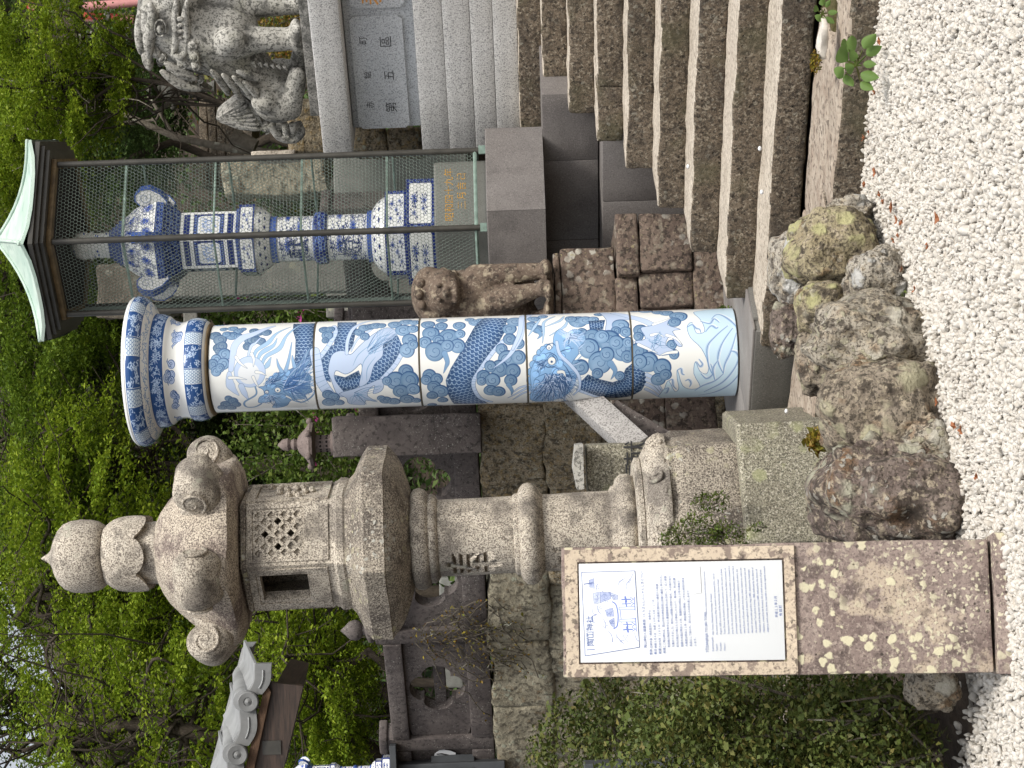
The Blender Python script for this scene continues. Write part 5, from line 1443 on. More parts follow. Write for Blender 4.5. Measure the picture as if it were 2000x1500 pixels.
# neck, petals and jewel
roundprof('roof_neck', [(316, 66), (310, 62), (272, 58), (262, 52)], M['granite_warm'])
k = 108; vs = []; fs = []
for q in range(9):
    t = q / 8
    for i in range(k):
        a = 2 * math.pi * i / k + .5
        f = abs(math.cos(3 * a)) ** 0.55
        vlow = 266 + 26 * f; v = vlow + (206 - vlow) * t
        r = (74 + 1.5 * f) * (1 - 0.26 * t ** 4) * (1 - .03 * (1 - t) ** 2) + 2.0 * f
        p = Vector((LC.x + math.sin(a) * r * LK, LC.y - math.cos(a) * r * LK, lz(v))); vs.append(p + Vector((math.sin(a), -math.cos(a), 0)) * nz(p, 12, 3) * .004)
for q in range(8):
    for i in range(k):
        j = (i + 1) % k; fs.append((q * k + i, q * k + j, (q + 1) * k + j, (q + 1) * k + i))
b0 = len(vs)
for i in range(k):
    a = 2 * math.pi * i / k + .5; f = abs(math.cos(3 * a)) ** 0.55
    vs.append(Vector((LC.x + math.sin(a) * 60 * LK, LC.y - math.cos(a) * 60 * LK, lz(262 + 22 * f))))
for i in range(k):
    j = (i + 1) % k; fs.append((j, i, b0 + i, b0 + j))
fs.append(tuple(8 * k + i for i in range(k)))
m = MB(); m.add(vs, fs); mk('lotus_petals', m, M['granite_warm'], lan, smooth=50)
roundprof('jewel', [(206, 52), (201, 60), (192, 67), (176, 71), (156, 72), (138, 70), (124, 64), (114, 54), (106, 40), (101, 26), (96, 15), (90, 9), (82, 4), (76, .6)], M['granite_warm'], 56)
# carved characters, cut into the shaft
def carve(shaft, txt, v, ang, size):
    p = shaft.parent; old = shaft.data
    area0 = sum(f.area for f in old.polygons)
    zs0 = [q.co.z for q in old.vertices]
    for off in (0.037, 0.034, 0.03):
        cu = bpy.data.curves.new('cut', 'FONT'); cu.body = txt; cu.size = size; cu.extrude = 0.05; cu.align_x = 'CENTER'; cu.resolution_u = 2; cu.offset = 0.003
        o = bpy.data.objects.new('cut', cu); me = bpy.data.meshes.new_from_object(o); bpy.data.objects.remove(o)
        d = Vector((math.sin(ang), -math.cos(ang), 0)); x = Vector((math.cos(ang), math.sin(ang), 0))
        c0 = LC + d * (75 * LK) + Vector((0, 0, lz(v))) - WL['stone_lantern']
        for q in me.vertices: q.co = c0 + x * q.co.x + Vector((0, 0, 1)) * (q.co.y - size * .38) + d * (q.co.z + off)
        co = bpy.data.objects.new('cut', me); COL.objects.link(co)
        md = shaft.modifiers.new('b', 'BOOLEAN'); md.object = co; md.operation = 'DIFFERENCE'; md.solver = 'EXACT'; md.use_self = True
        shaft.parent = None
        bpy.context.view_layer.update()
        n_ = bpy.data.meshes.new_from_object(shaft.evaluated_get(bpy.context.evaluated_depsgraph_get()))
        shaft.modifiers.clear(); shaft.parent = p
        bpy.data.objects.remove(co)
        zs = [q.co.z for q in n_.vertices] or [0]
        if max(zs) > max(zs0) - .01 and min(zs) < min(zs0) + .01 and sum(f.area for f in n_.polygons) > area0 * .97:
            shaft.data = n_; return
carve(shaft_u, '奉', 925, R(-42), 0.27); carve(shaft_l, '献', 1128, R(-40), 0.27)
curl_copies = [rot_local(curl, -R(60) * q) for q in range(1, 6)]
lan.rotation_euler = (0, -0.0185, 0)

# ------------------------------------------------------------------ caged porcelain lantern
CD = 13.5; CK = CD / F_PX
CC = Vector(at(1063, 953, CD)); CC.z = 0
PLC = Vector(at(1046, 953, CD)); PLC.z = 0
def cz_(v): return 1.6 + (1018 - v) * CK
def cg_(v): return 1.6 + (1018 - v) * (CD - .36) / F_PX
CR = 0.585; CROT = R(-7)
def hv(k, r, z, rot=CROT, c=CC):
    a = rot + R(60) * k
    return Vector((c.x + math.sin(a) * r, c.y - math.cos(a) * r, z))
def hexpoly(r, rot): return [(math.sin(rot + R(60) * k) * r, -math.cos(rot + R(60) * k) * r) for k in range(6)]
# its stepped dark granite base
base = thing('dark_plinth', (CC.x, CC.y, cz_(1275)), 'stepped base of smooth dark granite blocks under the wire cage', 'plinth')
def hexblock(name, r, rot, z0, z1, mat, parent, c=CC, split=True):
    for k in range(6):
        a0, a1 = rot + R(60) * k, rot + R(60) * (k + 1)
        A = Vector((c.x + math.sin(a0) * r, c.y - math.cos(a0) * r, 0)); B = Vector((c.x + math.sin(a1) * r, c.y - math.cos(a1) * r, 0)); O = Vector((c.x, c.y, 0))
        m = MB(); g_ = 0.0012
        A2, B2 = A.lerp(B, g_ / r), B.lerp(A, g_ / r)
        b_ = 0.006
        ins = lambda P, f: P.lerp(O, f / r)
        rows = [(A2, B2, z0), (A2, B2, z1 - b_), (ins(A2, b_), ins(B2, b_), z1)]
        vs = []
        for (p, q, z) in rows: vs += [p + Vector((0, 0, z)), q + Vector((0, 0, z))]
        vs += [O + Vector((0, 0, z0)), O + Vector((0, 0, z1))]
        m.add(vs, [(0, 1, 3, 2), (2, 3, 5, 4), (4, 5, 7), (1, 0, 6), (0, 2, 4, 7, 6), (1, 6, 7, 5, 3)])
        mk(name, m, mat, parent)
hexblock('top_block', 0.70, R(2), cz_(1062), cz_(953), M['darkgranite'], base)
# lower courses run square with the stairs
def course(v0, v1, n_front, e0, e1, cuts):
    z0, z1 = v0, v1
    xs = [e0] + cuts + [e1]
    for a_, b_ in zip(xs[:-1], xs[1:]):
        m = MB(); m.rbox(en((a_ + b_) / 2, n_front + 0.9, (z0 + z1) / 2), ((b_ - a_) / 2 - 0.0015, 0.9, (z1 - z0) / 2), AX, 0.006, (4, 2, 3), 0.0015)
        mk('course_block', m, M['darkgranite'], base, smooth=40)
cb = [eof(on_n(u, 1100, 11.25)) for u in (1312, 1186, 1136)]
course(cz_(1168), cz_(1062) - 0.002, 11.25, cb[0] - 2.6, cb[0] + .02, [cb[2] - .45, cb[1]])
cb = [eof(on_n(u, 1220, 10.85)) for u in (1235, 1136)]
course(0.13, cz_(1170) - 0.002, 10.85, cb[0] - 2.2, cb[0] + .02, [cb[1] - .7, cb[1] - .12])

cage = thing('wire_cage', (CC.x, CC.y, cg_(950)), 'tall six-sided wire mesh cage with a green copper roof around the porcelain lantern', 'cage')
ZB, ZT = cg_(930), cg_(100)
m = MB()
for k in range(6): m.tube([hv(k, CR, cg_(950)), hv(k, CR, ZT)], 0.022, 8); m2 = MB(); m2.tube([hv(k, CR, cg_(950)), hv(k, CR, ZT + .02)], 0.021, 8); mk('post', m2, M['bronze'], cage, smooth=60)
for k in range(6):
    m2 = MB(); m2.box(hv(k, CR + 0.004, cg_(944)), (0.028, 0.028, 0.022)); mk('post_foot', m2, M['verdigris'], cage)
for v in (248, 423, 592, 758):
    for k in range(6):
        m2 = MB(); m2.tube([hv(k, CR - .012, cg_(v)), hv(k + 1, CR - .012, cg_(v))], 0.0085, 6); mk('rail', m2, M['verdigris'], cage, smooth=60)
m2 = MB()
for k in range(6): m2.tube([hv(k, CR, ZB), hv(k + 1, CR, ZB)], 0.014, 6)
mk('bottom_rail', m2, M['verdigris'], cage, smooth=60)
def hexnet(A, B, z0, z1, cell=0.0265, r=0.0017):
    """twisted hexagonal netting between two posts"""
    L = (B - A).length; d = (B - A).normalized(); nn = Vector((d.y, -d.x, 0))
    w = cell; h = w / math.sqrt(3)                   # hexagons with upright sides
    segs = []
    rows = int((z1 - z0) / (1.5 * h)); cols = int(L / w)
    s_ = L / (cols * w)
    for j in range(rows):
        z = z0 + j * 1.5 * h; o = (w / 2 if j % 2 else 0)
        for i in range(cols + 1):
            x = i * w + o
            if x > cols * w: continue
            segs.append((x, z, x, z + h))
            for dx in (-w / 2, w / 2):
                if 0 <= x + dx <= cols * w: segs.append((x, z + h, x + dx, z + 1.5 * h))
    S_ = np.array(segs); S_[:, (0, 2)] *= s_
    P0 = np.array(A)[None, :2] + S_[:, :1] * np.array(d)[None, :2]; P1 = np.array(A)[None, :2] + S_[:, 2:3] * np.array(d)[None, :2]
    p0 = np.concatenate([P0, S_[:, 1:2]], 1); p1 = np.concatenate([P1, S_[:, 3:4]], 1)
    t = p1 - p0; t /= np.linalg.norm(t, axis=1)[:, None]
    n_ = np.tile(np.array(nn), (len(t), 1)); b = np.cross(t, n_)
    V = []
    for ang in (0, 2.0944, 4.18879):
        o = (n_ * math.cos(ang) + b * math.sin(ang)) * r
        V += [p0 + o, p1 + o]
    V = np.stack(V, 1).reshape(-1, 3)
    base_ = (np.arange(len(t)) * 6)[:, None]
    Q = np.concatenate([base_ + np.array([[0, 2, 3, 1]]), base_ + np.array([[2, 4, 5, 3]]), base_ + np.array([[4, 0, 1, 5]])], 0)
    return V, Q
for k in range(6):
    V, Q = hexnet(hv(k, CR, 0), hv(k + 1, CR, 0), cg_(928), cg_(112))
    mk_fast('wire_mesh', V, Q, M['wire'], cage, kind='stuff')
# roof: trim, three fascia steps, copper sheets
def hexband(name, r0, r1, z0, z1, mat, parent=cage):
    m = MB()
    for k in range(6):
        o0, o1 = hv(k, r1, z0), hv(k + 1, r1, z0); i0, i1 = hv(k, r0, z0), hv(k + 1, r0, z0); up = Vector((0, 0, z1 - z0))
        m.add([i0, i1, o1, o0, i0 + up, i1 + up, o1 + up, o0 + up], [(0, 3, 2, 1), (4, 5, 6, 7), (3, 7, 6, 2), (0, 1, 5, 4)])
    return mk(name, m, mat, parent)
hexband('roof_trim', CR - .03, CR + .045, cg_(113), cg_(104), M['bronzerim'])
hexband('fascia', CR - .03, CR + .115, cg_(104) + .001, cg_(96), M['bronze'])
hexband('fascia', CR - .03, CR + .150, cg_(96) + .001, cg_(88), M['bronze'])
hexband('fascia', CR - .03, CR + .185, cg_(88) + .001, cg_(79), M['bronze'])
m = MB(); m.add([hv(k, CR, cg_(108)) for k in range(6)], [(0, 1, 2, 3, 4, 5)]); mk('soffit', m, M['soffit'], cage)
for k in range(6):
    m = MB(); A, B = hv(k, CR + .20, 0), hv(k + 1, CR + .20, 0); O = Vector((CC.x, CC.y, 0)); vs = []; n_ = 10
    for q in range(n_ + 1):
        t = q / n_
        for i in range(7):
            s_ = i / 6; p = A.lerp(B, s_).lerp(O, t)
            lift = 0.045 * (abs(s_ - .5) * 2) ** 3 * (1 - t) ** 2
            vs.append(Vector((p.x, p.y, cg_(79) + 0.002 + lift + (cg_(-40) - cg_(79)) * (0.55 * t + .45 * t ** 2.4))))
    fs = [(q * 7 + i, q * 7 + i + 1, (q + 1) * 7 + i + 1, (q + 1) * 7 + i) for q in range(n_) for i in range(6)]
    low = len(vs); vs += [v - Vector((0, 0, 0.022)) for v in vs[:7]]
    fs += [(i + 1, i, low + i, low + i + 1) for i in range(6)]
    m.add(vs, fs); sh = mk('copper_sheet', m, M['copper'], cage, smooth=40)
for k in range(6):
    pts = []
    for t in np.linspace(0, 1, 10):
        p = hv(k, (CR + .20) * (1 - t), 0); lift = 0.045 * (1 - t) ** 2
        pts.append(Vector((p.x, p.y, cg_(79) + lift + .008 + (cg_(-40) - cg_(79)) * (0.55 * t + .45 * t ** 2.4))))
    m = MB(); m.tube(pts, 0.013, 6); mk('ridge_seam', m, M['copper'], cage, smooth=True)
m = MB(); m.ball((CC.x, CC.y, cg_(-44)), (.05, .05, .07)); mk('roof_knob', m, M['copper'], cage, smooth=True)

# lettered stone inside
ls = thing('lettered_stone', (CC.x, CC.y, cz_(950)), 'grey six-sided stone with gold Japanese date inside the wire cage', 'pedestal')
m = MB(); m.lathe([(0.50, cz_(952)), (0.50, cz_(856)), (0.494, cz_(853))], 6, CC, CROT); mk('block', m, M['greybase'], ls)
A, B = hv(0, 0.50, 0), hv(1, 0.50, 0); dx = (B - A).normalized(); nn = Vector((dx.y, -dx.x, 0))
mm = MB(); c0 = A.lerp(B, .10) + Vector((0, 0, cz_(888))) + nn * .002
text_mb(mm, '昭和四十九年', 0.066, c0, dx, (0, 0, 1), 0.0, space=1.05)
text_mb(mm, '三月吉日', 0.068, A.lerp(B, .27) + Vector((0, 0, cz_(912))) + nn * .002, dx, (0, 0, 1), 0.0, space=1.15)
for i, v in enumerate(mm.v): pass
mk('gold_lettering', mm, M['gold'], ls)

# the porcelain lantern
CIMG = {k: porcelain('lantern_glaze_' + k, paint_hex(k)) for k in ('block', 'slab', 'roof', 'dark', 'fire', 'column', 'hearts', 'finial')}
WHITE = porcelain('white_lantern_glaze'); BLUE = porcelain('blue_lantern_glaze', None, (0.06, 0.12, 0.38))
pl_ = thing('porcelain_lantern', (PLC.x, PLC.y, cz_(853)), 'blue and white porcelain lantern painted with flowers standing inside the wire cage', 'porcelain lantern')
PRT = R(2)
def hexp(name, prof, mat, rot=PRT, parent=pl_, uvs=True, smooth=False):
    mb = MB(); mb.lathe([(r * CK, cz_(v)) for v, r in prof], 6, PLC, rot, True, polyface=True, uvs=uvs)
    return mk(name, mb, mat, parent, smooth=smooth)
def rnd(name, prof, mat, n=40, parent=pl_, uvs=True):
    mb = MB(); mb.lathe([(r * CK, cz_(v)) for v, r in prof], n, PLC, math.pi, True, uvs=uvs)
    return mk(name, mb, mat, parent, smooth=40)
hexp('foot_block', [(853, 117), (797, 117)], CIMG['block']); hexp('upper_block', [(797, 94), (755, 94)], CIMG['slab'])
rnd('lotus_bowl', [(755, 76), (750, 75), (742, 70), (733, 61), (726, 50)], CIMG['hearts'])
rnd('band', [(727, 51), (718, 51)], BLUE); rnd('lower_column', [(718, 45), (640, 45)], CIMG['column'])
rnd('waist_ring', [(641, 45), (636, 51), (624, 52), (615, 50), (612, 45)], CIMG['dark']); rnd('upper_column', [(612, 44), (542, 44)], CIMG['column'])
rnd('band', [(542, 46), (528, 46)], BLUE); rnd('upper_bowl', [(529, 49), (520, 57), (510, 63), (502, 66)], CIMG['hearts'])
hexp('platform', [(502, 76), (472, 76)], CIMG['slab']); hexp('platform_step', [(472, 68), (466, 68)], CIMG['dark'])
hexp('fire_box', [(468, 63), (358, 63)], CIMG['fire'])
hexp('roof_soffit', [(358, 64), (340, 80), (328, 92)], CIMG['dark']); hexp('eave', [(329, 95), (314, 97)], CIMG['dark'])
hexp('roof_face', [(314, 97), (290, 86), (268, 73), (250, 58), (240, 48)], CIMG['roof'])
for i in range(4): hexp('roof_step', [(242 - i * 7, 50 - i * 6), (235 - i * 7, 50 - i * 6)], CIMG['dark'])
rnd('finial_neck', [(216, 26), (180, 24), (178, 27), (174, 27)], CIMG['finial']); rnd('finial_jewel', [(174, 24), (160, 28), (146, 24), (138, 14), (134, 2)], CIMG['finial'])
for k in range(6):
    a = PRT + R(60) * k; rd = Vector((math.sin(a), -math.cos(a), 0)); tg = Vector((math.cos(a), math.sin(a), 0))
    P = lambda r, v, w=0: PLC + rd * (r * CK) + tg * (w * CK) + Vector((0, 0, cz_(v)))
    m = MB()
    out = [P(58, 318), P(70, 330), P(92, 334), P(108, 322), P(118, 304), P(116, 286), P(106, 275), P(94, 274), P(85, 282), P(84, 293), P(90, 302), P(84, 306), P(74, 306)]
    m.extrude([p - tg * 9 * CK for p in out], tg * 18 * CK)
    cv = mk('roof_curl', m, WHITE, pl_)
    m = MB(); ol = [out[i] for i in range(1, 9)]
    for i in range(len(ol) - 1):
        a_, b_ = ol[i], ol[i + 1]
        nrm = (b_ - a_).cross(tg).normalized() * 0.004
        if nrm.dot((a_ + b_) / 2 - P(92, 304)) < 0: nrm = -nrm
        m.box((a_ + b_) / 2 + nrm * .4, ((b_ - a_).length / 2 + .003, 10 * CK, .004), ((b_ - a_).normalized(), tg, nrm.normalized()))
    mk('blue_edge', m, BLUE, cv)
    m = MB()
    for sg in (-1, 1):
        pts = [P(101 + (13 - 11 * t) * math.cos(1 + 8 * t), 292 + (13 - 11 * t) * math.sin(1 + 8 * t), sg * 9.3) for t in np.linspace(0, 1, 18)]
        m.tube(pts, 0.0035, 5)
    mk('spiral', m, porcelain('grey_spiral_glaze', None, (0.45, 0.5, 0.6)), cv, smooth=True)
u0 = MB()
# 献 燈 painted down the column
def on_column(txt, v, size, ang, r=45.6):
    mb = MB(); text_mb(mb, txt, size, (0, 0, 0), (1, 0, 0), (0, 0, 1), 0.0, 'CENTER')
    out = []
    for (x, y, z) in mb.v:
        aa = ang + x / (r * CK); out.append((PLC.x + math.sin(aa) * r * CK, PLC.y - math.cos(aa) * r * CK, cz_(v) + z))
    mb.v = out; return mb
DBI = porcelain('dark_blue_brush', None, (0.025, 0.045, 0.16), 0.3)
mk('painted_character', on_column('献', 600, 0.165, R(-33)), DBI, pl_); mk('painted_character', on_column('燈', 700, 0.165, R(-33)), DBI, pl_)

# ------------------------------------------------------------------ granite lion on its pedestal
LN = 12.05
lped = thing('lion_pedestal', en(eof(on_n(1500, 1000, LN)) , LN + .5, 1.588), 'big pale granite pedestal with an inscribed blue-grey panel under the stone lion', 'pedestal')
eL = lambda u, v, n=LN: eof(on_n(u, v, n))
def zL(u, v, n=LN): return on_n(u, v, n).z
er = eL(1500, 800) + 1.5
def slab(name, uL, vt, vb, dn, mat, bev=0.012, depth=1.0, eR=None, parent=lped):
    e0 = eL(uL, (vt + vb) / 2); z1 = zL(1400, vt); z0 = zL(1400, vb); e1 = er if eR is None else eR
    m = MB(); m.rbox(en((e0 + e1) / 2, LN + dn + depth / 2, (z0 + z1) / 2), ((e1 - e0) / 2, depth / 2, (z1 - z0) / 2), AX, bev, (6, 3, 3), 0.001)
    return mk(name, m, mat, parent, smooth=40)
slab('foot_slab', 1207, 965, 1011, -0.006, M['granite_white'], .004)
slab('foot_slab', 1207, 921, 964, -0.003, M['granite_white'], .004)
slab('foot_slab', 1203, 868, 920, 0.0, M['granite_white'], .004)
slab('foot_slab', 1203, 812, 867, 0.003, M['granite_white'], .004)
slab('body', 1237, 673, 811, 0.10, M['granite_blue'], depth=.9)
# raised panel
e0, e1 = eL(1253, 750, LN + .1), eL(1472, 735, LN + .1); z1, z0 = zL(1400, 688, LN + .1), zL(1400, 790, LN + .1)
cpts = lambda n: [en(a_, n, b_) for a_, b_ in ((e0 + .03, z0), (e1 - .03, z0), (e1, z0 + .03), (e1, z1 - .03), (e1 - .03, z1), (e0 + .03, z1), (e0, z1 - .03), (e0, z0 + .03))]
m = MB(); m.extrude(cpts(LN + .075), NV * 0.03); pn = mk('panel', m, M['granite_blue'], lped)
m = MB()
text_mb(m, '第', 0.09, en(e0 + .13, LN + .0745, z0 + .09), EV, (0, 0, 1), .0005); text_mb(m, '五', 0.085, en((e0 + e1) / 2 - .06, LN + .0745, z0 + .09), EV, (0, 0, 1), .0005)
text_mb(m, '區', 0.095, en(e1 - .25, LN + .0745, z0 + .09), EV, (0, 0, 1), .0005)
text_mb(m, '赤', 0.06, en(e0 + .17, LN + .0745, z0 + .25), EV, (0, 0, 1), .0005); text_mb(m, '絵', 0.06, en((e0 + e1) / 2 - .04, LN + .0745, z0 + .25), EV, (0, 0, 1), .0005)
text_mb(m, '町', 0.065, en(e1 - .22, LN + .0745, z0 + .26), EV, (0, 0, 1), .0005)
mk('inscription', m, M['blackink'], pn)
e0, e1 = eL(1488, 735, LN + .1), eL(1488, 735, LN + .1) + .9; z1, z0 = zL(1490, 683, LN + .1), zL(1490, 790, LN + .1)
m = MB(); m.extrude(cpts(LN + .075), NV * 0.03); pn = mk('panel', m, M['granite_blue'], lped)
m = MB(); text_mb(m, '奉', 0.20, en(e0 + .015, LN + .0745, z0 + .14), EV, (0, 0, 1), .0005); mk('inscription', m, M['orange'], pn)
slab('cap_slab', 1199, 612, 672, -0.06, M['granite_white'], 0.02, 1.15)
slab('plinth_slab', 1258, 589, 611, 0.10, M['lion_plinth'], 0.006, .85)

lion = thing('granite_lion', en(eL(1400, 590), LN + .5, zL(1400, 589)), 'pale weathered granite guardian lion with curled mane and flame tail on the big pedestal', 'guardian lion')
def LP(u, v, dn=0.0):
    p = on_n(u, v, LN + 0.5); return p + NV * dn
lk = on_n(1400, 500, LN + .5).y / F_PX
L_ = lambda *r: [x * lk for x in r]
pr = [('l', [LP(1432, 418), LP(1392, 450), LP(1358, 492), LP(1326, 530)], L_(68, 58, 47, 44)),
      ('e', LP(1438, 435), L_(56, 62, 72)), ('e', LP(1322, 545, -.13), L_(46, 34, 50)), ('e', LP(1322, 545, .15), L_(46, 34, 50)), ('e', LP(1334, 520, -.22), L_(26, 20, 26)),
      ('l', [LP(1310, 570, -.16), LP(1376, 583, -.17)], L_(24, 17)), ('l', [LP(1300, 570, .18), LP(1372, 583, .18)], L_(24, 17)),
      ('l', [LP(1428, 440, -.1), LP(1438, 500, -.12), LP(1440, 578, -.12)], L_(42, 27, 23)), ('l', [LP(1462, 440, .16), LP(1470, 500, .16), LP(1472, 578, .16)], L_(42, 26, 22)),
      ('e', LP(1452, 581, -.13), L_(30, 26, 14)), ('e', LP(1486, 581, .16), L_(30, 26, 14)),
      ('l', [LP(1428, 585, -.17), LP(1470, 585, -.19)], L_(9, 9)),
      ('e', LP(1460, 335), L_(70, 66, 60)), ('e', LP(1470, 300), L_(66, 62, 30)), ('e', LP(1515, 345), L_(52, 56, 44)), ('e', LP(1535, 318), L_(26, 26, 20)),
      ('l', [LP(1440, 372), LP(1425, 410)], L_(74, 74)),
      ('e', LP(1455, 456, -.24), L_(24, 20, 30)), ('e', LP(1440, 448, -.2), L_(26, 24, 26))]
blob('body', pr, 0.016, M['lion_stone'], lion, 4)
m = MB()
for (u, v, r, dn) in ((1446, 384, 11, -.265), (1426, 388, 11, -.28), (1409, 391, 10, -.28), (1407, 363, 11, -.24), (1417, 324, 10, -.22), (1395, 318, 9, -.12), (1378, 336, 9, -.1), (1372, 397, 8, -.2), (1375, 470, 8, -.25)):
    m.ball(LP(u, v, dn + .02), L_(r, r, r), 12, 8)
    m.tube([LP(u + r * .95 * (1 - .85 * t) * math.cos(7 * t), v + r * .95 * (1 - .85 * t) * math.sin(7 * t), dn - r * lk * (.45 + .5 * t)) for t in np.linspace(0, 1, 14)], 0.0055, 5)
mk('mane_curl', m, M['lion_stone'], lion, smooth=True)
m = MB()
def strand(mb, pts, r, dn0=-.2, dn1=-.2):
    P = cat([(a_, b_) for a_, b_ in pts], 6); n_ = len(P)
    mb.tube([LP(p[0], p[1], dn0 + (dn1 - dn0) * i / n_) for i, p in enumerate(P)], [max(.004, r * lk * math.sin(.35 + 2.6 * i / n_)) for i in range(n_)], 7)
for q in ([(1412, 330), (1398, 350), (1385, 385)], [(1404, 336), (1388, 362), (1376, 392)], [(1425, 350), (1408, 372), (1396, 400)], [(1396, 322), (1378, 346), (1366, 380)], [(1440, 372), (1422, 392), (1404, 420)],
          [(1386, 330), (1366, 362), (1356, 400)]):
    strand(m, q, 10, -.25, -.22)
for q in ([(1402, 420), (1372, 440), (1342, 452)], [(1394, 442), (1366, 462), (1336, 474)], [(1390, 462), (1362, 486), (1330, 500)], [(1380, 482), (1350, 506), (1322, 512)], [(1400, 470), (1384, 498), (1374, 520)]):
    strand(m, q, 9, -.29, -.19)
mk('mane_strand', m, M['lion_stone'], lion, smooth=True)
m = MB()
strand(m, [(1418, 300), (1450, 298), (1490, 306), (1520, 300)], 13, -.23, -.2); strand(m, [(1425, 345), (1455, 352), (1500, 350), (1530, 352)], 9, -.26, -.2); strand(m, [(1425, 368), (1460, 372), (1500, 368), (1530, 374)], 8, -.26, -.2)
strand(m, [(1430, 345), (1424, 362), (1438, 372)], 8, -.26, -.25); strand(m, [(1414, 282), (1450, 279), (1500, 280)], 12, -.15, -.15)
for u in (1460, 1472, 1484, 1496): m.ball(LP(u, 360, -.25), L_(5, 5, 7), 8, 6)
mk('jaw', m, M['lion_stone'], lion, smooth=True)
m = MB(); m.ball(LP(1478, 322, -.235), L_(13, 8, 9), 12, 8); m.tube([LP(1478 + 16 * math.cos(t), 322 + 11 * math.sin(t), -.25) for t in np.linspace(0, 6.3, 18)], .008, 5); m.ball(LP(1480, 322, -.262), L_(5, 4, 5), 8, 6); mk('eye', m, M['lion_stone'], lion, smooth=True)
m = MB(); m.ball(LP(1408, 294, -.17), L_(24, 12, 11), 12, 8, Quaternion((0, 1, 0), -0.2)); m.ball(LP(1426, 312, -.2), L_(14, 10, 12), 10, 6); mk('ear', m, M['lion_stone'], lion, smooth=True)
# flame-shaped tail and its curls
m = MB()
for q, (t0, bs) in enumerate(zip(np.linspace(-1, 1, 7), np.linspace(0, 1, 7))):
    strand(m, [(1317 - bs * 56, 480 + bs * 34), (1301 - bs * 33, 456 + bs * 20), (1281, 427)], 8, -.10, -.08)
pts = [LP(u, v, -.03) for u, v in cat([(1322, 476), (1304, 448), (1281, 424), (1266, 450), (1257, 482), (1260, 514), (1292, 504)], 5, True)]
m.extrude([p - NV * .06 for p in pts], NV * 0.12); mk('tail', m, M['lion_stone'], lion, smooth=40)
m = MB()
for (u, v, r) in ((1262, 521, 13), (1264, 546, 12), (1252, 566, 16)):
    m.ball(LP(u, v, -.06), L_(r, r, r), 12, 8)
    m.tube([LP(u - r * .95 * (1 - .85 * t) * math.cos(7 * t), v + r * .95 * (1 - .85 * t) * math.sin(7 * t), -.06 - r * lk * (.5 + .5 * t)) for t in np.linspace(0, 1, 14)], 0.0055, 5)
m.tube([LP(u, v, -.08) for u, v in cat([(1270, 530), (1245, 548), (1240, 575), (1252, 588), (1270, 582)], 5)], L_(*([10] * 21)), 8)
for v in (560, 574): m.tube([LP(1284, v, -.19), LP(1268, v + 3, -.17), LP(1258, v + 2, -.12)], L_(7, 8, 4), 8)
mk('tail_curl', m, M['lion_stone'], lion, smooth=True)
m = MB()
for i in range(6): m.tube([LP(1402 - i * 1.5, 498 + i * 12, -.17), LP(1393 - i, 505 + i * 12, -.19)], L_(5, 1), 6)
mk('leg_fringe', m, M['lion_stone'], lion, smooth=True)

# ------------------------------------------------------------------ small brown guardian on its pedestal
BD = 12.45
def BP(u, v, dn=0.0): return at(u, v, BD + dn)
bk = BD / F_PX
bped = thing('brown_pedestal', at(900, 1420, BD + .3), 'stacked dark brown lichen-spotted stone blocks under the small brown guardian dog', 'pedestal')
BA = (Vector((math.cos(R(10)), math.sin(R(10)), 0)), Vector((-math.sin(R(10)), math.cos(R(10)), 0)), Vector((0, 0, 1)))
def bblock(u0, u1, v0, v1, dn, depth=.75, seg=(8, 4, 6), nm='stone'):
    c = (BP(u0, v0, dn) + BP(u1, v1, dn)) / 2 + BA[1] * depth / 2
    m = MB(); m.rbox(c, ((u1 - u0) / 2 * bk - .0015, depth / 2, (v1 - v0) / 2 * bk - .0015), BA, 0.016, seg, 0.01, 5, 0.004, 28)
    return mk(nm, m, M['brown'], bped, smooth=45)
bblock(842, 1010, 1083, 1096, 0.10, .6, (8, 3, 2), 'ledge'); bblock(838, 1020, 1096, 1204, 0.08, .65)
bblock(800, 962, 1205, 1248, -.02); bblock(962, 1086, 1204, 1248, -.02); bblock(800, 900, 1248, 1356, -.02); bblock(900, 970, 1249, 1355, -.02, .75, (5, 3, 6)); bblock(970, 1086, 1249, 1352, -.02)
bblock(800, 1046, 1356, 1440, -.06, .8)
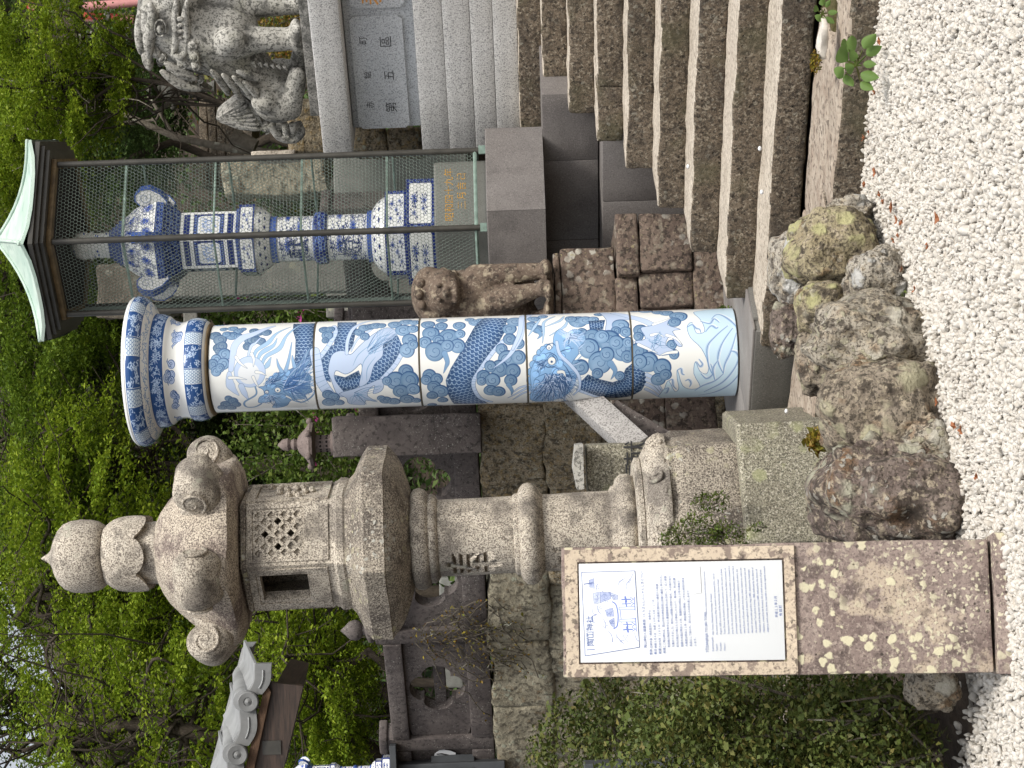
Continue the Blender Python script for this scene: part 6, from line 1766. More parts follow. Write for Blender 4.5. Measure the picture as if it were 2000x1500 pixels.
# blocks continuing left behind the column
bblock(640, 798, 1200, 1300, .12); bblock(620, 798, 1300, 1400, .08)
dog = thing('brown_guardian_dog', BP(915, 1082, .25), 'small eroded brown stone guardian dog sitting between the porcelain column and the cage', 'guardian dog')
B_ = lambda *r: [x * bk for x in r]
pr = [('e', BP(925, 838, .18), B_(56, 50, 36)), ('e', BP(928, 868, .10), B_(48, 46, 40)), ('e', BP(930, 884, .02), B_(28, 24, 18)), ('l', [BP(922, 880, .2), BP(915, 930, .22), BP(905, 985, .26)], B_(52, 62, 56)),
      ('e', BP(878, 1000, .3), B_(48, 60, 56)), ('e', BP(930, 1000, .34), B_(48, 60, 50)), ('l', [BP(958, 930, .14), BP(966, 1000, .09), BP(970, 1056, .07)], B_(27, 21, 18)), ('l', [BP(905, 940, .12), BP(920, 1000, .04), BP(934, 1050, .0)], B_(30, 24, 15)),
      ('e', BP(938, 1058, -.02), B_(18, 24, 10)), ('e', BP(932, 1072, -.03), B_(22, 26, 8)), ('e', BP(975, 1066, .04), B_(20, 24, 13)), ('l', [BP(866, 1030, .2), BP(885, 1066, .1)], B_(26, 14)), ('e', BP(885, 1070, .05), B_(30, 40, 9)),
      ('e', BP(962, 842, .1), B_(17, 14, 22)), ('e', BP(886, 846, .1), B_(17, 14, 24)), ('e', BP(912, 856, .02), B_(12, 12, 9)), ('e', BP(944, 854, .02), B_(12, 12, 9)), ('e', BP(928, 890, -.04), B_(22, 12, 7)), ('e', BP(929, 872, -.05), B_(12, 12, 9)),
      ('e', BP(915, 1075, .25), B_(75, 80, 8))]
blob('body', pr, 0.012, M['dog'], dog, 1)
m = MB()
for (u, v, dn) in ((905, 824, .05), (925, 818, .03), (946, 822, .05), (890, 832, .1), (960, 828, .12), (885, 868, .1), (967, 866, .1), (890, 888, .1), (962, 886, .1)): m.ball(BP(u, v, dn), B_(11, 11, 10), 10, 7)
for (u, v) in ((914, 858), (943, 857)): m.ball(BP(u, v, -.045), B_(5, 5, 5), 8, 6)
mk('mane_curl', m, M['dog'], dog, smooth=True)

# ------------------------------------------------------------------ rock wall, stone fence along the terrace
WN = 12.0
wall = thing('rock_wall', en(-12, WN, 0), 'mossy brown rock retaining wall below the dark stone fence', 'wall')
we = [-17.2, -15.9, -14.9, -13.75, -12.75, -11.9, -10.9, -10.0, -9.3, -8.2, -6.9]
rg_ = np.random.default_rng(2)
for row, (z0, z1) in enumerate(((0.0, 0.52), (0.52, 1.02), (1.02, 1.46), (1.46, 2.0))):
    x = -17.5 + 0.3 * row
    while x < -8.0:
        w = min(rg_.uniform(.75, 1.35), -7.9 - x + .02)
        m = MB(); m.rbox(en(x + w / 2, WN + .32 + rg_.uniform(-.015, .05), (z0 + z1) / 2), (w / 2 + .004, .32, (z1 - z0) / 2 + .004), AX, 0.03, (14, 3, 8), 0.055, 2.2, 0.022, 9)
        mk('wall_stone', m, M['wallrock'] if x > -12.2 else M['wallrock_grey'], wall, smooth=60)
        x += w
fence = thing('stone_fence', en(-12, WN + .1, 2.02), 'dark purple-brown stone fence with flower-shaped cut-outs on top of the rock wall', 'fence')
fe = [-15.4, -14.05, -12.6, -11.35, -10.28, -9.2, -8.1]
def fbox(nm, e0, e1, z0, z1, n0, n1, seg=(6, 2, 3), bev=.012):
    m = MB(); m.rbox(en((e0 + e1) / 2, WN + (n0 + n1) / 2, (z0 + z1) / 2), ((e1 - e0) / 2 - .002, (n1 - n0) / 2, (z1 - z0) / 2 - .002), AX, bev, seg, .004, 6, .002, 30)
    return mk(nm, m, M['purple'], fence, smooth=40)
for i, e in enumerate(fe):
    ps = fbox('post', e - .085, e + .085, 2.02, 3.03, 0.03, 0.25, (3, 3, 10))
    m = MB(); q = en(e, WN + .14, 0)
    if abs(e + 12.6) > .1:
        m.rbox(q + Vector((0, 0, 3.055)), (.105, .13, .04), AX, .02); mk('cap', m, M['purple'], ps, smooth=60); continue
    m.lathe([(.10, 3.03), (.12, 3.06), (.115, 3.09), (.05, 3.12), (.045, 3.14), (.085, 3.17), (.095, 3.21), (.08, 3.26), (.04, 3.30), (.005, 3.34)], 16, q); mk('finial', m, M['purple'], ps, smooth=60)
for (a_, b_) in zip(fe[:-1], fe[1:]):
    a_ += .087; b_ -= .087
    fbox('base_beam', a_, b_, 2.02, 2.23, 0.02, 0.28); fbox('top_rail', a_, b_, 2.80, 2.965, 0.02, 0.26)
    ce, czz = (a_ + b_) / 2, 2.50; w = (b_ - a_) / 2; n_ = 64; outer = []; inner = []
    for i in range(n_):
        t = 2 * math.pi * i / n_ + .0001
        c, s_ = math.cos(t), math.sin(t); k = min(w / max(1e-6, abs(c)), .285 / max(1e-6, abs(s_)))
        zc = czz + .015
        outer.append(en(ce + c * k, WN + .08, zc + s_ * k))
        r = .235 * (1 + .34 * abs(math.cos(2 * t)) ** .5 - .20)
        inner.append(en(ce + c * r * 1.1, WN + .08, zc + s_ * r * .95))
    m = MB(); m.ring(outer, inner, NV * .11); mk('panel', m, M['purple'], fence, smooth=30)
fbox('mid_bar', -13.96, -12.7, 2.44, 2.55, .17, .25)

# things in the gap between column and lantern
st = thing('granite_strut', at(660, 1200, 11.0), 'slanting pale speckled granite bar between the column and the carved marker', 'stone bar')
m = MB(); A, B = at(775, 1080, 12.15), at(618, 1252, 11.35)
d = (B - A).normalized(); y_ = d.cross(Vector((0.35, -1, 0))).normalized(); n_ = d.cross(y_)
m.rbox((A + B) / 2, ((B - A).length / 2, .078, .07), (d, y_, n_), .008, (8, 2, 2), .002); mk('bar', m, stone('pale_strut_granite', (.36, .35, .34), (.46, .45, .44), 5, specks=[((.14, .13, .13), 90, .52, .58, .8)], bump=.4, bscale=70), st, smooth=40)
st2 = thing('dark_strut', at(670, 1240, 11.7), 'dark slanting stone bar behind the pale granite bar', 'stone bar')
m = MB(); A, B = at(700, 1196, 11.75), at(620, 1330, 11.6); d = (B - A).normalized(); y_ = d.cross(Vector((0.35, -1, 0))).normalized(); n_ = d.cross(y_)
m.rbox((A + B) / 2, ((B - A).length / 2, .05, .06), (d, y_, n_), .008, (8, 2, 2), .002); mk('bar', m, M['purple'], st2, smooth=40)
mkr = thing('carved_marker', at(585, 1330, 11.0), 'small grey-green marker stone with a gabled cap and carved characters behind the big lantern', 'marker stone')
m = MB(); c = at(587, 1235, 11.0); m.rbox(Vector((c.x, c.y + .12, .70)), (.135, .12, .58), None, .01, (5, 3, 10), .005, 6, .002, 30); mb_ = mk('block', m, M['granite_green'], mkr, smooth=40)
m = MB(); q = [at(u, v, 10.86) for u, v in ((632, 1139), (545, 1141), (542, 1128), (585, 1119), (630, 1124))]; m.extrude(q, Vector((0, .32, 0))); mk('cap', m, M['lion_stone'], mkr)
m = MB(); text_mb(m, '奉', .15, at(548, 1262, 10.995), (1, 0, 0), (0, 0, 1), .002); text_mb(m, '献', .15, at(590, 1262, 10.995), (1, 0, 0), (0, 0, 1), .002); mk('shaded_character', m, M['blackink'], mb_)  # flat dark letters, shade of the cut strokes painted on

# ------------------------------------------------------------------ background stones and buildings
def simple_lantern(name, c, k, mat, label, group=None):
    """small stone lantern; k = metres per unit of the drawing"""
    t = thing(name, c, label, 'stone lantern', group)
    def lp_(nm, prof, n, rot=0.5): m = MB(); m.lathe([(r * k, c.z + z * k) for r, z in prof], n, Vector((c.x, c.y, 0)), rot, True, .003, 20); return mk(nm, m, mat, t, smooth=35)
    lp_('shaft', [(16, 0), (14, 8), (11, 12), (10, 40), (14, 46), (24, 50), (24, 58)], 16)
    fb_ = lp_('fire_box', [(17, 58), (17, 88)], 6)
    lp_('lantern_roof', [(18, 88), (44, 92), (46, 98), (30, 108), (18, 120), (10, 124)], 6)
    for q in range(6):
        a = .5 + R(60) * q; m = MB(); m.ball((c.x + math.sin(a) * 44 * k, c.y - math.cos(a) * 44 * k, c.z + 99 * k), (7 * k,) * 3, 8, 6); mk('roof_curl', m, mat, t, smooth=True)
    lp_('finial', [(9, 124), (12, 130), (9, 136), (13, 142), (11, 152), (2, 162)], 14)
    m = MB()
    for q in range(6):
        a = .5 + R(60) * q + R(30)
        for s_ in (-1, 1):
            for zz in (66, 78): m.ball((c.x + math.sin(a) * 14.9 * k + math.cos(a) * s_ * 4 * k, c.y - math.cos(a) * 14.9 * k + math.sin(a) * s_ * 4 * k, c.z + zz * k), (2.2 * k,) * 3, 8, 5)
    mk('hole_shade', m, M['soffit'], fb_)  # near-black balls stand in for the dark inside the openings
    return t
simple_lantern('stone_lantern', at(636, 705, 18.2), 0.0048, stone('rosy_grey_stone', (.17, .135, .125), (.25, .205, .19), 5, specks=[((.08, .065, .06), 40, .54, .64, .6)], bump=.4), 'small rosy grey stone lantern with curled roof between column and big lantern')
simple_lantern('stone_lantern', at(925, 445, 26), 0.0055, M['stele'], 'far stone lantern with wide cap on the slope right of the cage')
simple_lantern('stone_lantern', at(1435, 300, 26), 0.0062, M['stele'], 'far brown stone lantern roof just above the granite lion under the red pole')
simple_lantern('stone_lantern', at(1330, 420, 25), 0.0055, M['stele'], 'far mossy stone lantern between the granite lion and the thin tree stem')
def stele(label, u0, u1, v0, v1, d, depth=.22, mat='stele', shape=0, nm='stone_monument', yaw=0.0):
    c = (at(u0, v1, d) + at(u1, v0, d)) / 2; k = d / F_PX
    ax = (Vector((math.cos(yaw), math.sin(yaw), 0)), Vector((-math.sin(yaw), math.cos(yaw), 0)), Vector((0, 0, 1)))
    m = MB(); m.rbox(c, ((u1 - u0) / 2 * k, depth / 2, (v1 - v0) / 2 * k), ax, .03 if shape else .012, (6, 3, 12), .01 + .03 * shape, 4, .004, 24)
    return mk(nm, m, M[mat], None, label, 'monument' if nm == 'stone_monument' else 'stone post', smooth=45)
stele('wide grey upright stone slab seen through the left half of the cage', 925, 1012, 330, 760, 17.0, .3, 'stele')
stele('dark grey slab standing behind the left cage post', 893, 985, 735, 930, 16.2, .25, 'stele')
stele('grey speckled monument with raised border seen through the right half of the cage', 1090, 1196, 655, 930, 16.0, .3, 'greybase')
stele('pale lichened boulder seen through the cage right of the porcelain fire box', 1115, 1190, 440, 640, 18.5, .5, 'wallrock_grey', 1)
stele('tall rough brown rock behind the top of the cage', 880, 985, 200, 345, 20.0, .5, 'bark_pale', 1)
stele('dark square stone post with a chamfered top behind the column, left side', 612, 690, 652, 940, 15.6, .3, 'purple', 0, 'stone_post')
stele('dark weathered stone post behind the column, right side', 848, 902, 690, 1000, 14.8, .3, 'purple', 0, 'stone_post')
stele('grey block with a flat top beyond the fence near the azalea', 880, 935, 640, 760, 19.0, .3, 'stele', 0, 'stone_post')
stele('low grey stone bar beside the capital of the column', 865, 905, 360, 388, 18.0, .2, 'stele', 0, 'stone_post')
for i, (u0, u1, v0, v1, lb) in enumerate(((1195, 1300, 565, 690, 'brown mossy masonry block behind the left end of the lion pedestal, upper of three'), (1195, 1245, 690, 760, 'brown mossy masonry block beside the inscribed panel, middle of three'), (1195, 1245, 760, 830, 'brown mossy masonry block beside the inscribed panel, lowest of three'))):
    stele(lb, u0, u1, v0 + 1, v1 - 1, 15.2, .5, 'wallrock', .4, 'masonry_block')
stele('flat pink-beige coping stone on the masonry behind the cage', 1188, 1200, 500, 585, 15.1, .5, 'step_top', 0, 'coping_stone')
# glimpses through the fence's cut-outs
stele('short mossy stone post seen through the left flower-shaped opening of the fence', 160, 195, 850, 905, 19, .3, 'greybase', 0, 'stone_post')
stele('square grey green stone post seen through the fence opening under the lantern platform', 335, 375, 860, 900, 19, .3, 'greybase', 0, 'stone_post')
# far stone steps on the slope right of the cage
fs_ = thing('far_steps', at(1230, 480, 25), 'flight of worn brown steps on the slope beyond the cage', 'stairs')
for i in range(6):
    a_ = at(1235, 480 - i * 17, 24 + i * .38)
    m = MB(); m.rbox(a_ + Vector((-.1, .35, -.02)), (.58, .35, .055), None, .015, (10, 3, 2), .012, 5); mk('step_stone', m, M['step'], fs_, smooth=45)
# fallen trunk piece / cut log
lg_ = thing('cut_log', at(1215, 485, 22), 'short cut log with an orange end lying on the slope right of the cage', 'log')
m = MB(); m.tube([at(1235, 455, 22), at(1228, 470, 22), at(1214, 500, 22)], [.10, .09, .08], 10); mk('log', m, M['bark_pale'], lg_, smooth=60)
# red railing at the upper right edge
for i, (pts, mt, lb) in enumerate((([(1512, 158), (1496, 277)], 'pink', 'faded pink pole at the right edge above the lion, upper of the pair'), ([(1470, 180), (1459, 255)], 'pink', 'faded red and pink pole above the lion head, shorter one'))):
    if i == 0: P = [at(1486, 155, 27), at(1497, 285, 27)]
    else: P = [at(1466, 165, 27.2), at(1462, 262, 27.2)]
    m = MB(); m.tube(P, .062, 12); rp_ = mk('painted_pole', m, M['pink'], None, lb, 'pole', smooth=60)
    if i == 1:
        m = MB(); m.tube([P[0] - FWD * .01, P[0].lerp(P[1], .7) - FWD * .01], .055, 12); m.v = [tuple(Vector(v) + RGT * .012 - FWD * .012) for v in m.v]
        o = mk('red_band', m, M['red'], rp_, smooth=60)
m = MB(); m.tube([at(1487, 62, 27.4), at(1487, 62, 27.9)], .07, 14); rr_ = mk('round_lamp', m, M['red'], None, 'small round red and pink disc lamp at the upper right corner among the leaves', 'lamp', smooth=50)
m = MB(); m.tube([at(1487, 62, 27.38), at(1487, 62, 27.41)], .05, 14); mk('face', m, M['pink'], rr_, smooth=50)
m = MB(); m.tube([at(1497, 62, 27.6), at(1530, 62, 27.6)], .03, 8); mk('arm', m, M['red'], rr_, smooth=50)

# ------------------------------------------------------------------ tiled gable at the left
GD = 12.6; gk = GD / F_PX
gb = thing('tiled_roof', at(20, 560, GD), 'corner of a roof with silver-grey tiles over dark stained boards at the left edge', 'roof')
gd = (at(20, 452, GD) - at(213, 505, GD)); gl = gd.length; gx = gd.normalized() * -1       # down the eave, to the right
gy = Vector((0.12, 0.99, 0.0)).normalized(); gy = (gy - gx * gy.dot(gx)).normalized(); gz = gx.cross(gy)
if gz.z < 0: gz = -gz
def GP(u, v, dn=0.0): return at(u, v, GD) + gy * dn
def plank(nm, pts, d, mat='wood', parent=gb):
    m = MB(); m.extrude([GP(u, v) for u, v in pts], gy * d); return mk(nm, m, M[mat], parent)
plank('bargeboard', [(168, 520), (160, 592), (-60, 540), (-60, 478)], .06)
m = MB(); m.extrude([GP(u, v, -.035) for u, v in [(166, 519), (150, 530), (-60, 484), (-60, 466)]], gy * .05); mk('eave_board', m, stone('brown_eave_board', (.07, .04, .026), (.13, .08, .05), 6, stretch=(3, 3, 20), bump=.3), gb)
m = MB(); m.extrude([GP(u, v, .05) for u, v in [(158, 535), (148, 575), (-60, 528), (-60, 490)]], gy * 1.2); mk('roof_boards', m, M['wood'], gb)
for k, u in enumerate((62,)):
    m = MB(); q = GP(u, 560 - (u - 125) * .0, -.012); m.box(GP(u - 22, 531, .012), (.045, .02, .06)); mk('iron_strap', m, M['bronze'], gb)
# tile courses: a wavy front lip with round end discs, flat pans running back
def tile_seg(uA, vA, uB, vB, first=False):
    A, B = GP(uA, vA), GP(uB, vB); d = (B - A); n_ = 10; m = MB(); top = []; bot = []
    for i in range(n_ + 1):
        t = i / n_; sag = math.sin(t * math.pi) * (-.030) + .004 * math.sin(t * 2 * math.pi) - (.03 * max(0, .25 - t) if uA > 200 else 0)
        p = A.lerp(B, t) + Vector((0, 0, sag)); top.append(p + Vector((0, 0, .060))); bot.append(p - Vector((0, 0, .045)))
    m.extrude(top + bot[::-1], gy * .05 * -1)
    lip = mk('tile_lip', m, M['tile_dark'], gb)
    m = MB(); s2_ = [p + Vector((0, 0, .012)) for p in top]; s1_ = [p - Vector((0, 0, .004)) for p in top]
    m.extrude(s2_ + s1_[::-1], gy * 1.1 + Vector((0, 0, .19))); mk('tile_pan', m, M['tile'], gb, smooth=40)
    m = MB(); c_ = [p.lerp(q, .5) - gy * .053 for p, q in zip(top, bot)]
    m.tube(c_[2:9], .006, 5, flat=1.0); mk('groove', m, M['tile'], lip, smooth=True)
def tile_disc(u, v):
    c = GP(u, v, -.07); m = MB()
    ax = -gy; e1 = gx; e2 = ax.cross(e1)
    for (r0, r1, h0, h1) in ((.068, .068, 0, .05), (.068, .061, .05, .056), (.061, .03, .056, .050), (.03, .026, .050, .044), (.026, .0, .044, .058)):
        n_ = 24; b = len(m.v); vs = [c + (e1 * math.cos(t) + e2 * math.sin(t)) * r0 + ax * (h0 - .04) for t in np.linspace(0, 2 * math.pi, n_, endpoint=False)]
        vs += [c + (e1 * math.cos(t) + e2 * math.sin(t)) * max(r1, .0005) + ax * (h1 - .04) for t in np.linspace(0, 2 * math.pi, n_, endpoint=False)]
        m.add(vs, [(i, (i + 1) % n_, n_ + (i + 1) % n_, n_ + i) for i in range(n_)])
    o = mk('end_disc', m, M['tile_dark'], gb, smooth=35)
    m = MB(); m.tube([c + gy * .03 + Vector((0, 0, .03)), c + gy * 1.1 + Vector((0, 0, .16))], .07, 14); mk('round_tile', m, M['tile'], gb, smooth=60)
tile_seg(206, 516, 146, 500); tile_disc(133, 487); tile_seg(116, 488, 46, 474); tile_disc(30, 466); tile_seg(14, 464, -60, 448); tile_disc(-72, 444)

# small porcelain lantern on a stand beyond the fence, and the fan-shaped card
pl2 = copy_tree(pl_); pl2['label'] = 'small blue and white porcelain lantern on a dark stand at the far left'
q = at(-8, 765, 18.3); sc2 = .30 * 18.3 / CD * 1.0
pl2.location = q; pl2.scale = (.42, .42, .42); pl_['label'] = 'large blue and white porcelain lantern painted with flowers standing inside the wire cage'
m = MB(); q_ = [GP(u, v, 1.08) + Vector((0, 0, .14)) for u, v in ((190, 500), (-70, 440))]
m.extrude([q_[0], q_[1], q_[1] + Vector((0, 0, .10)), q_[0] + Vector((0, 0, .07))], gy * .3); mk('ridge_course', m, M['tile'], gb)
sd_ = thing('display_stand', at(-10, 775, 18.3), 'dark slab stand carrying the small porcelain lantern at the far left', 'stand')
m = MB(); c = at(-10, 772, 18.3); m.rbox(c, (.30, .25, .03), None, .006); mk('slab', m, M['slate'], sd_)
m = MB(); m.rbox(Vector((c.x, c.y, (c.z + 1.9) / 2)), (.10, .10, (c.z - 1.95) / 2), None, .01); mk('leg', m, M['slate'], sd_)
fc = thing('paper_card', on_n(20, 868, WN - .02), 'white fan-shaped card with small dark writing leaning on the dark fence at the left edge', 'card')
m = MB(); pts = [on_n(u, v, WN + .055) for u, v in ((11, 839), (14, 846), (28, 849), (35, 858), (36, 868), (34, 880), (30, 890), (11, 890))]; m.extrude(pts, NV * -.004); cd_ = mk('card', m, M['white'], fc)
m = MB()
for q in ([(17, 853), (19, 855), (17, 857), (15, 855), (17, 853)], [(17, 865), (18, 867)], [(15, 869), (19, 871)], [(16, 875), (20, 876)], [(14, 878), (19, 880)], [(17, 874), (16, 881)]):
    m.tube([on_n(u, v, WN + .047) for u, v in q], .004, 5)
m.tube([on_n(u, v, WN + .047) for u, v in ((27, 853), (28, 862), (26, 872), (25, 876))], .006, 5); mk('ink_stroke', m, M['blackink'], cd_)
m = MB(); m.rbox(on_n(2, 885, WN - .05), (.06, .10, .20), AX, .006); mk('dark_box', m, M['slate'], None, 'dark grey box below the white card at the left edge of the picture', 'box')
bo = at(2, 1110, 8.8); m = MB(); m.rbox(Vector((bo.x - .05, bo.y + .05, .70)), (.06, .05, .70), None, .004, (2, 2, 8), 0); mk('slate_board', m, M['slate'], None, 'narrow dark slate board standing behind the hedge at the left edge', 'board')

# ------------------------------------------------------------------ foliage
def leaves(P, size, rg, up=1.2, aspect=.55, droop=.25, fold=.12):
    """leaf blades (rhombs with a folded rib); returns vertices and quads"""
    n = len(P); s = size * rg.lognormal(0, .25, n)
    nr = rg.normal(0, 1, (n, 3)); nr[:, 2] = np.abs(nr[:, 2]) + up; nr /= np.linalg.norm(nr, axis=1)[:, None]
    d = rg.normal(0, 1, (n, 3)); d -= nr * (d * nr).sum(1)[:, None]; d /= np.linalg.norm(d, axis=1)[:, None]
    d[:, 2] -= droop; d /= np.linalg.norm(d, axis=1)[:, None]
    b = np.cross(nr, d)
    S = s[:, None]
    v0 = P; v1 = P + d * S * .42 + b * S * aspect * .5 + nr * S * fold; v2 = P + d * S; v3 = P + d * S * .42 - b * S * aspect * .5 + nr * S * fold
    V = np.stack([v0, v1, v2, v3], 1).reshape(-1, 3)
    Q = np.arange(4 * n).reshape(-1, 4)
    return V, Q
LM = {'fresh': leafmat('fresh_maple_leaves', [(.19, .285, .018), (.29, .38, .028), (.11, .18, .014), (.38, .45, .045)], .4),
      'mid': leafmat('mid_green_leaves', [(.11, .185, .018), (.18, .265, .026), (.065, .115, .014), (.25, .33, .036)], .38),
      'dark': leafmat('dark_evergreen_leaves', [(.05, .08, .024), (.085, .125, .034), (.035, .06, .02), (.12, .165, .042)], .25),
      'fern': leafmat('fern_leaves', [(.07, .13, .035), (.11, .18, .05), (.05, .09, .028), (.14, .20, .06)], .3),
      'hedge': leafmat('box_hedge_leaves', [(.095, .13, .03), (.135, .17, .042), (.065, .09, .024), (.16, .18, .05), (.19, .16, .045)], .2, .5),
      'azalea': leafmat('azalea_leaves', [(.09, .15, .022), (.13, .19, .03), (.055, .10, .018), (.16, .20, .04)], .3),
      'weed': leafmat('weed_leaves', [(.08, .13, .02), (.13, .18, .03), (.10, .09, .03)], .3),
      'yellow': leafmat('yellowing_leaves', [(.32, .26, .03), (.25, .15, .03), (.16, .18, .03), (.30, .12, .03)], .3),
      'host': leafmat('broad_green_leaf', [(.14, .235, .06), (.19, .29, .085)], .3, .45),
      'pinkf': leafmat('magenta_petals', [(.55, .05, .30), (.62, .10, .38)], .3),
      'redl': leafmat('red_fallen_leaf', [(.42, .10, .05), (.34, .13, .06), (.45, .17, .08)], .2)}
def sprays(centres, rad, n_each, rg, flat=.22):
    out = []
    for c in centres:
        a = rg.normal(0, 1, (n_each, 3)); a /= np.linalg.norm(a, axis=1)[:, None]; a *= rg.random((n_each, 1)) ** .45
        r = rad * rg.uniform(.6, 1.3)
        t = rg.uniform(-.35, .35, 2)
        q = a * np.array((r, r, r * flat)); q[:, 2] += q[:, 0] * t[0] + q[:, 1] * t[1] - .10 * (a[:, 0] ** 2 + a[:, 1] ** 2) * r
        out.append(q + np.array(c))
    return np.concatenate(out)
def tree(label, base, top, crown, rad3, clumps, per, lsize, mat, seed, trunk_r=.12, crad=.6, bark='bark', flat=.22, group='trees on the slope', nm='maple_tree', lean=None, limbs=16, up=1.2, keep=None):
    rg = np.random.default_rng(seed)
    base = Vector(base); crown = Vector(crown)
    t = thing(nm, base, label, 'tree', group)
    clumps = int(clumps * .76); per = int(per * 1.5); lsize *= .86; flat = flat * .8
    a = rg.normal(0, 1, (clumps, 3)); a /= np.linalg.norm(a, axis=1)[:, None]; a *= rg.random((clumps, 1)) ** .38
    C = a * np.array(rad3) + np.array(crown)
    if keep is not None: C = C[keep(C)]
    P = sprays(C, crad, per, rg, flat)
    V, Q = leaves(P, lsize, rg, up)
    mk_fast('crown', V, Q, LM[mat], t)
    m = MB(); top = Vector(top)
    spine = [base.lerp(top, s_) + Vector((rg.normal(0, .07), rg.normal(0, .07), 0)) * (0 if s_ in (0,) else 1) * 2 for s_ in np.linspace(0, 1, 8)]
    m.tube(spine, list(np.linspace(trunk_r, trunk_r * .35, 8)), 10)
    mk('trunk', m, M[bark], t, smooth=True)
    m = MB()
    for i in range(min(limbs, len(C))):
        c = Vector(C[rg.integers(len(C))]); s_ = spine[rg.integers(4, 8)]
        pts = [Vector(p) for p in cat([s_] + [s_.lerp(c, q) + Vector((rg.normal(0, .22), rg.normal(0, .22), rg.normal(.12, .18))) * (.4 + q) for q in (.22, .45, .7)] + [c], 4)]
        r0 = trunk_r * rg.uniform(.16, .34)
        m.tube(pts, list(np.linspace(r0, .012, len(pts))), 6)
        for q in range(3):
            p0 = pts[rg.integers(3, len(pts))]; d_ = Vector(rg.normal(0, .3, 3)); q_ = [p0]
            for w in range(5): q_.append(q_[-1] + d_ * .45 + Vector(rg.normal(0, .07, 3)))
            m.tube(q_, [.013, .011, .010, .008, .006, .004], 5)
    mk('branches', m, M[bark], t, smooth=True)
    return t
def hz(x, y): return float(hill_h(np.array([x]), np.array([y]))[0])
def onhill(u, d):
    p = at(u, 800, d); return Vector((p.x, p.y, hz(p.x, p.y) - .1))
# light maples at the left, behind the fence
tree('broad light green maple with dark forked limbs filling the left edge above the tiled roof', onhill(70, 21), at(60, 120, 21), at(110, 330, 21.5), (1.6, 1.6, 1.9), 150, 210, 0.058, 'fresh', 21, .15, .55, limbs=34)
tree('light green maple behind the jewel of the big stone lantern', onhill(330, 23), at(330, 60, 23), at(400, 200, 23), (1.9, 1.6, 1.5), 150, 210, 0.061, 'fresh', 22, .13, .55, limbs=26)
tree('mid green maple between the big lantern and the porcelain capital', onhill(600, 24), at(600, 60, 24), at(640, 120, 24.5), (1.7, 1.6, 1.25), 150, 210, 0.061, 'mid', 23, .13, .55, limbs=26)
tree('low light maple sprays above the fence between tiled roof and lantern', onhill(200, 20), at(190, 520, 20), at(190, 610, 20.5), (1.35, 1.2, .75), 110, 210, 0.051, 'fresh', 24, .07, .42, limbs=18)
tree('green maple above the copper roof, left of its peak', onhill(930, 26), at(900, 60, 26), at(930, 60, 26), (1.5, 1.6, 1.4), 130, 210, 0.061, 'mid', 25, .12, .55, limbs=22)
tree('sunlit yellow-green maple right of the copper roof above the lion', onhill(1330, 21), at(1320, 150, 21), at(1340, 110, 21), (1.0, .9, .85), 105, 227, 0.048, 'fresh', 26, .05, .36, limbs=12)
tree('yellow-green maple top at the upper edge right of the copper roof', onhill(1210, 24), at(1190, 40, 24), at(1180, 30, 24), (1.1, 1.1, .95), 100, 210, 0.054, 'fresh', 27, .08, .42, limbs=6)
tree('tall maple far behind at the left whose thinning crown lets the sky through', onhill(140, 29), at(120, -150, 29), at(150, -30, 29), (2.2, 1.6, 2.4), 80, 192, 0.075, 'mid', 28, .18, .6, limbs=40)
tree('tall maple far behind at the centre left with sky showing through', onhill(480, 30), at(480, -160, 30), at(500, -40, 30), (2.3, 1.6, 1.9), 95, 192, 0.075, 'mid', 29, .18, .6, limbs=34)
tree('dark leafy tree behind the porcelain capital', onhill(760, 27), at(760, 120, 27), at(780, 330, 27), (1.9, 1.3, 1.7), 130, 192, 0.075, 'dark', 30, .14, .6, limbs=14)
tree('dark evergreen behind the chamber of the big stone lantern', onhill(560, 27), at(560, 330, 27), at(520, 470, 27), (1.9, 1.2, 1.5), 130, 192, 0.075, 'dark', 31, .14, .6, limbs=14)
tree('shaded green tree low behind the tiled roof', onhill(110, 26), at(110, 400, 26), at(120, 560, 26), (2.0, 1.2, 1.6), 150, 192, 0.068, 'mid', 32, .14, .55, limbs=24)
tree('leaning lichened tree whose grey limb shows right of the cage roof', onhill(1110, 22), at(1290, 150, 23), at(1270, 215, 24), (1.2, .8, .6), 60, 192, 0.058, 'fern', 33, .075, .45, 'bark_pale', limbs=1)
tree('thin bare-stemmed sapling in front of the slope beside the lion', at(1325, 412, 21.5), at(1312, 150, 21.5), at(1320, 170, 21.5), (.5, .4, .45), 28, 90, .06, 'fresh', 34, .035, .3, 'bark_pale', limbs=8)
tree('grey-green conifers far up the slope at the upper right corner', onhill(1440, 38), at(1440, -80, 38), at(1440, 60, 38), (2.0, 1.5, 2.2), 90, 192, 0.095, 'dark', 35, .2, .7, limbs=3, flat=.5)
tree('dark understorey tree shading the slope above the granite lion', onhill(1330, 28), at(1330, 200, 28), at(1300, 270, 28), (1.7, 1.0, .75), 110, 192, 0.068, 'fern', 36, .1, .5, limbs=3)
# ground cover of the slope
rg = np.random.default_rng(77)
def cover(name, n, u0, u1, v0, v1, d0, d1, size, mat, seed, up=.8, lift=.25):
    rg = np.random.default_rng(seed)
    d = rg.uniform(d0, d1, n); u = rg.uniform(u0, u1, n)
    x = np.array([0.0] * n); y = d * 1.0; x = (u - 750) / F_PX * d
    z = hill_h(x, y) + rg.random(n) ** 1.6 * lift
    V, Q = leaves(np.stack([x, y, z], 1), size, rg, up)
    return mk_fast(name, V, Q, LM[mat], kind='stuff')
cover('slope_undergrowth', 42000, -300, 1750, 0, 0, 17.5, 40, .10, 'fern', 5, .6, .45)
cover('fallen_leaf_litter', 9000, 800, 1700, 0, 0, 17, 32, .07, 'yellow', 6, 2.0, .05)
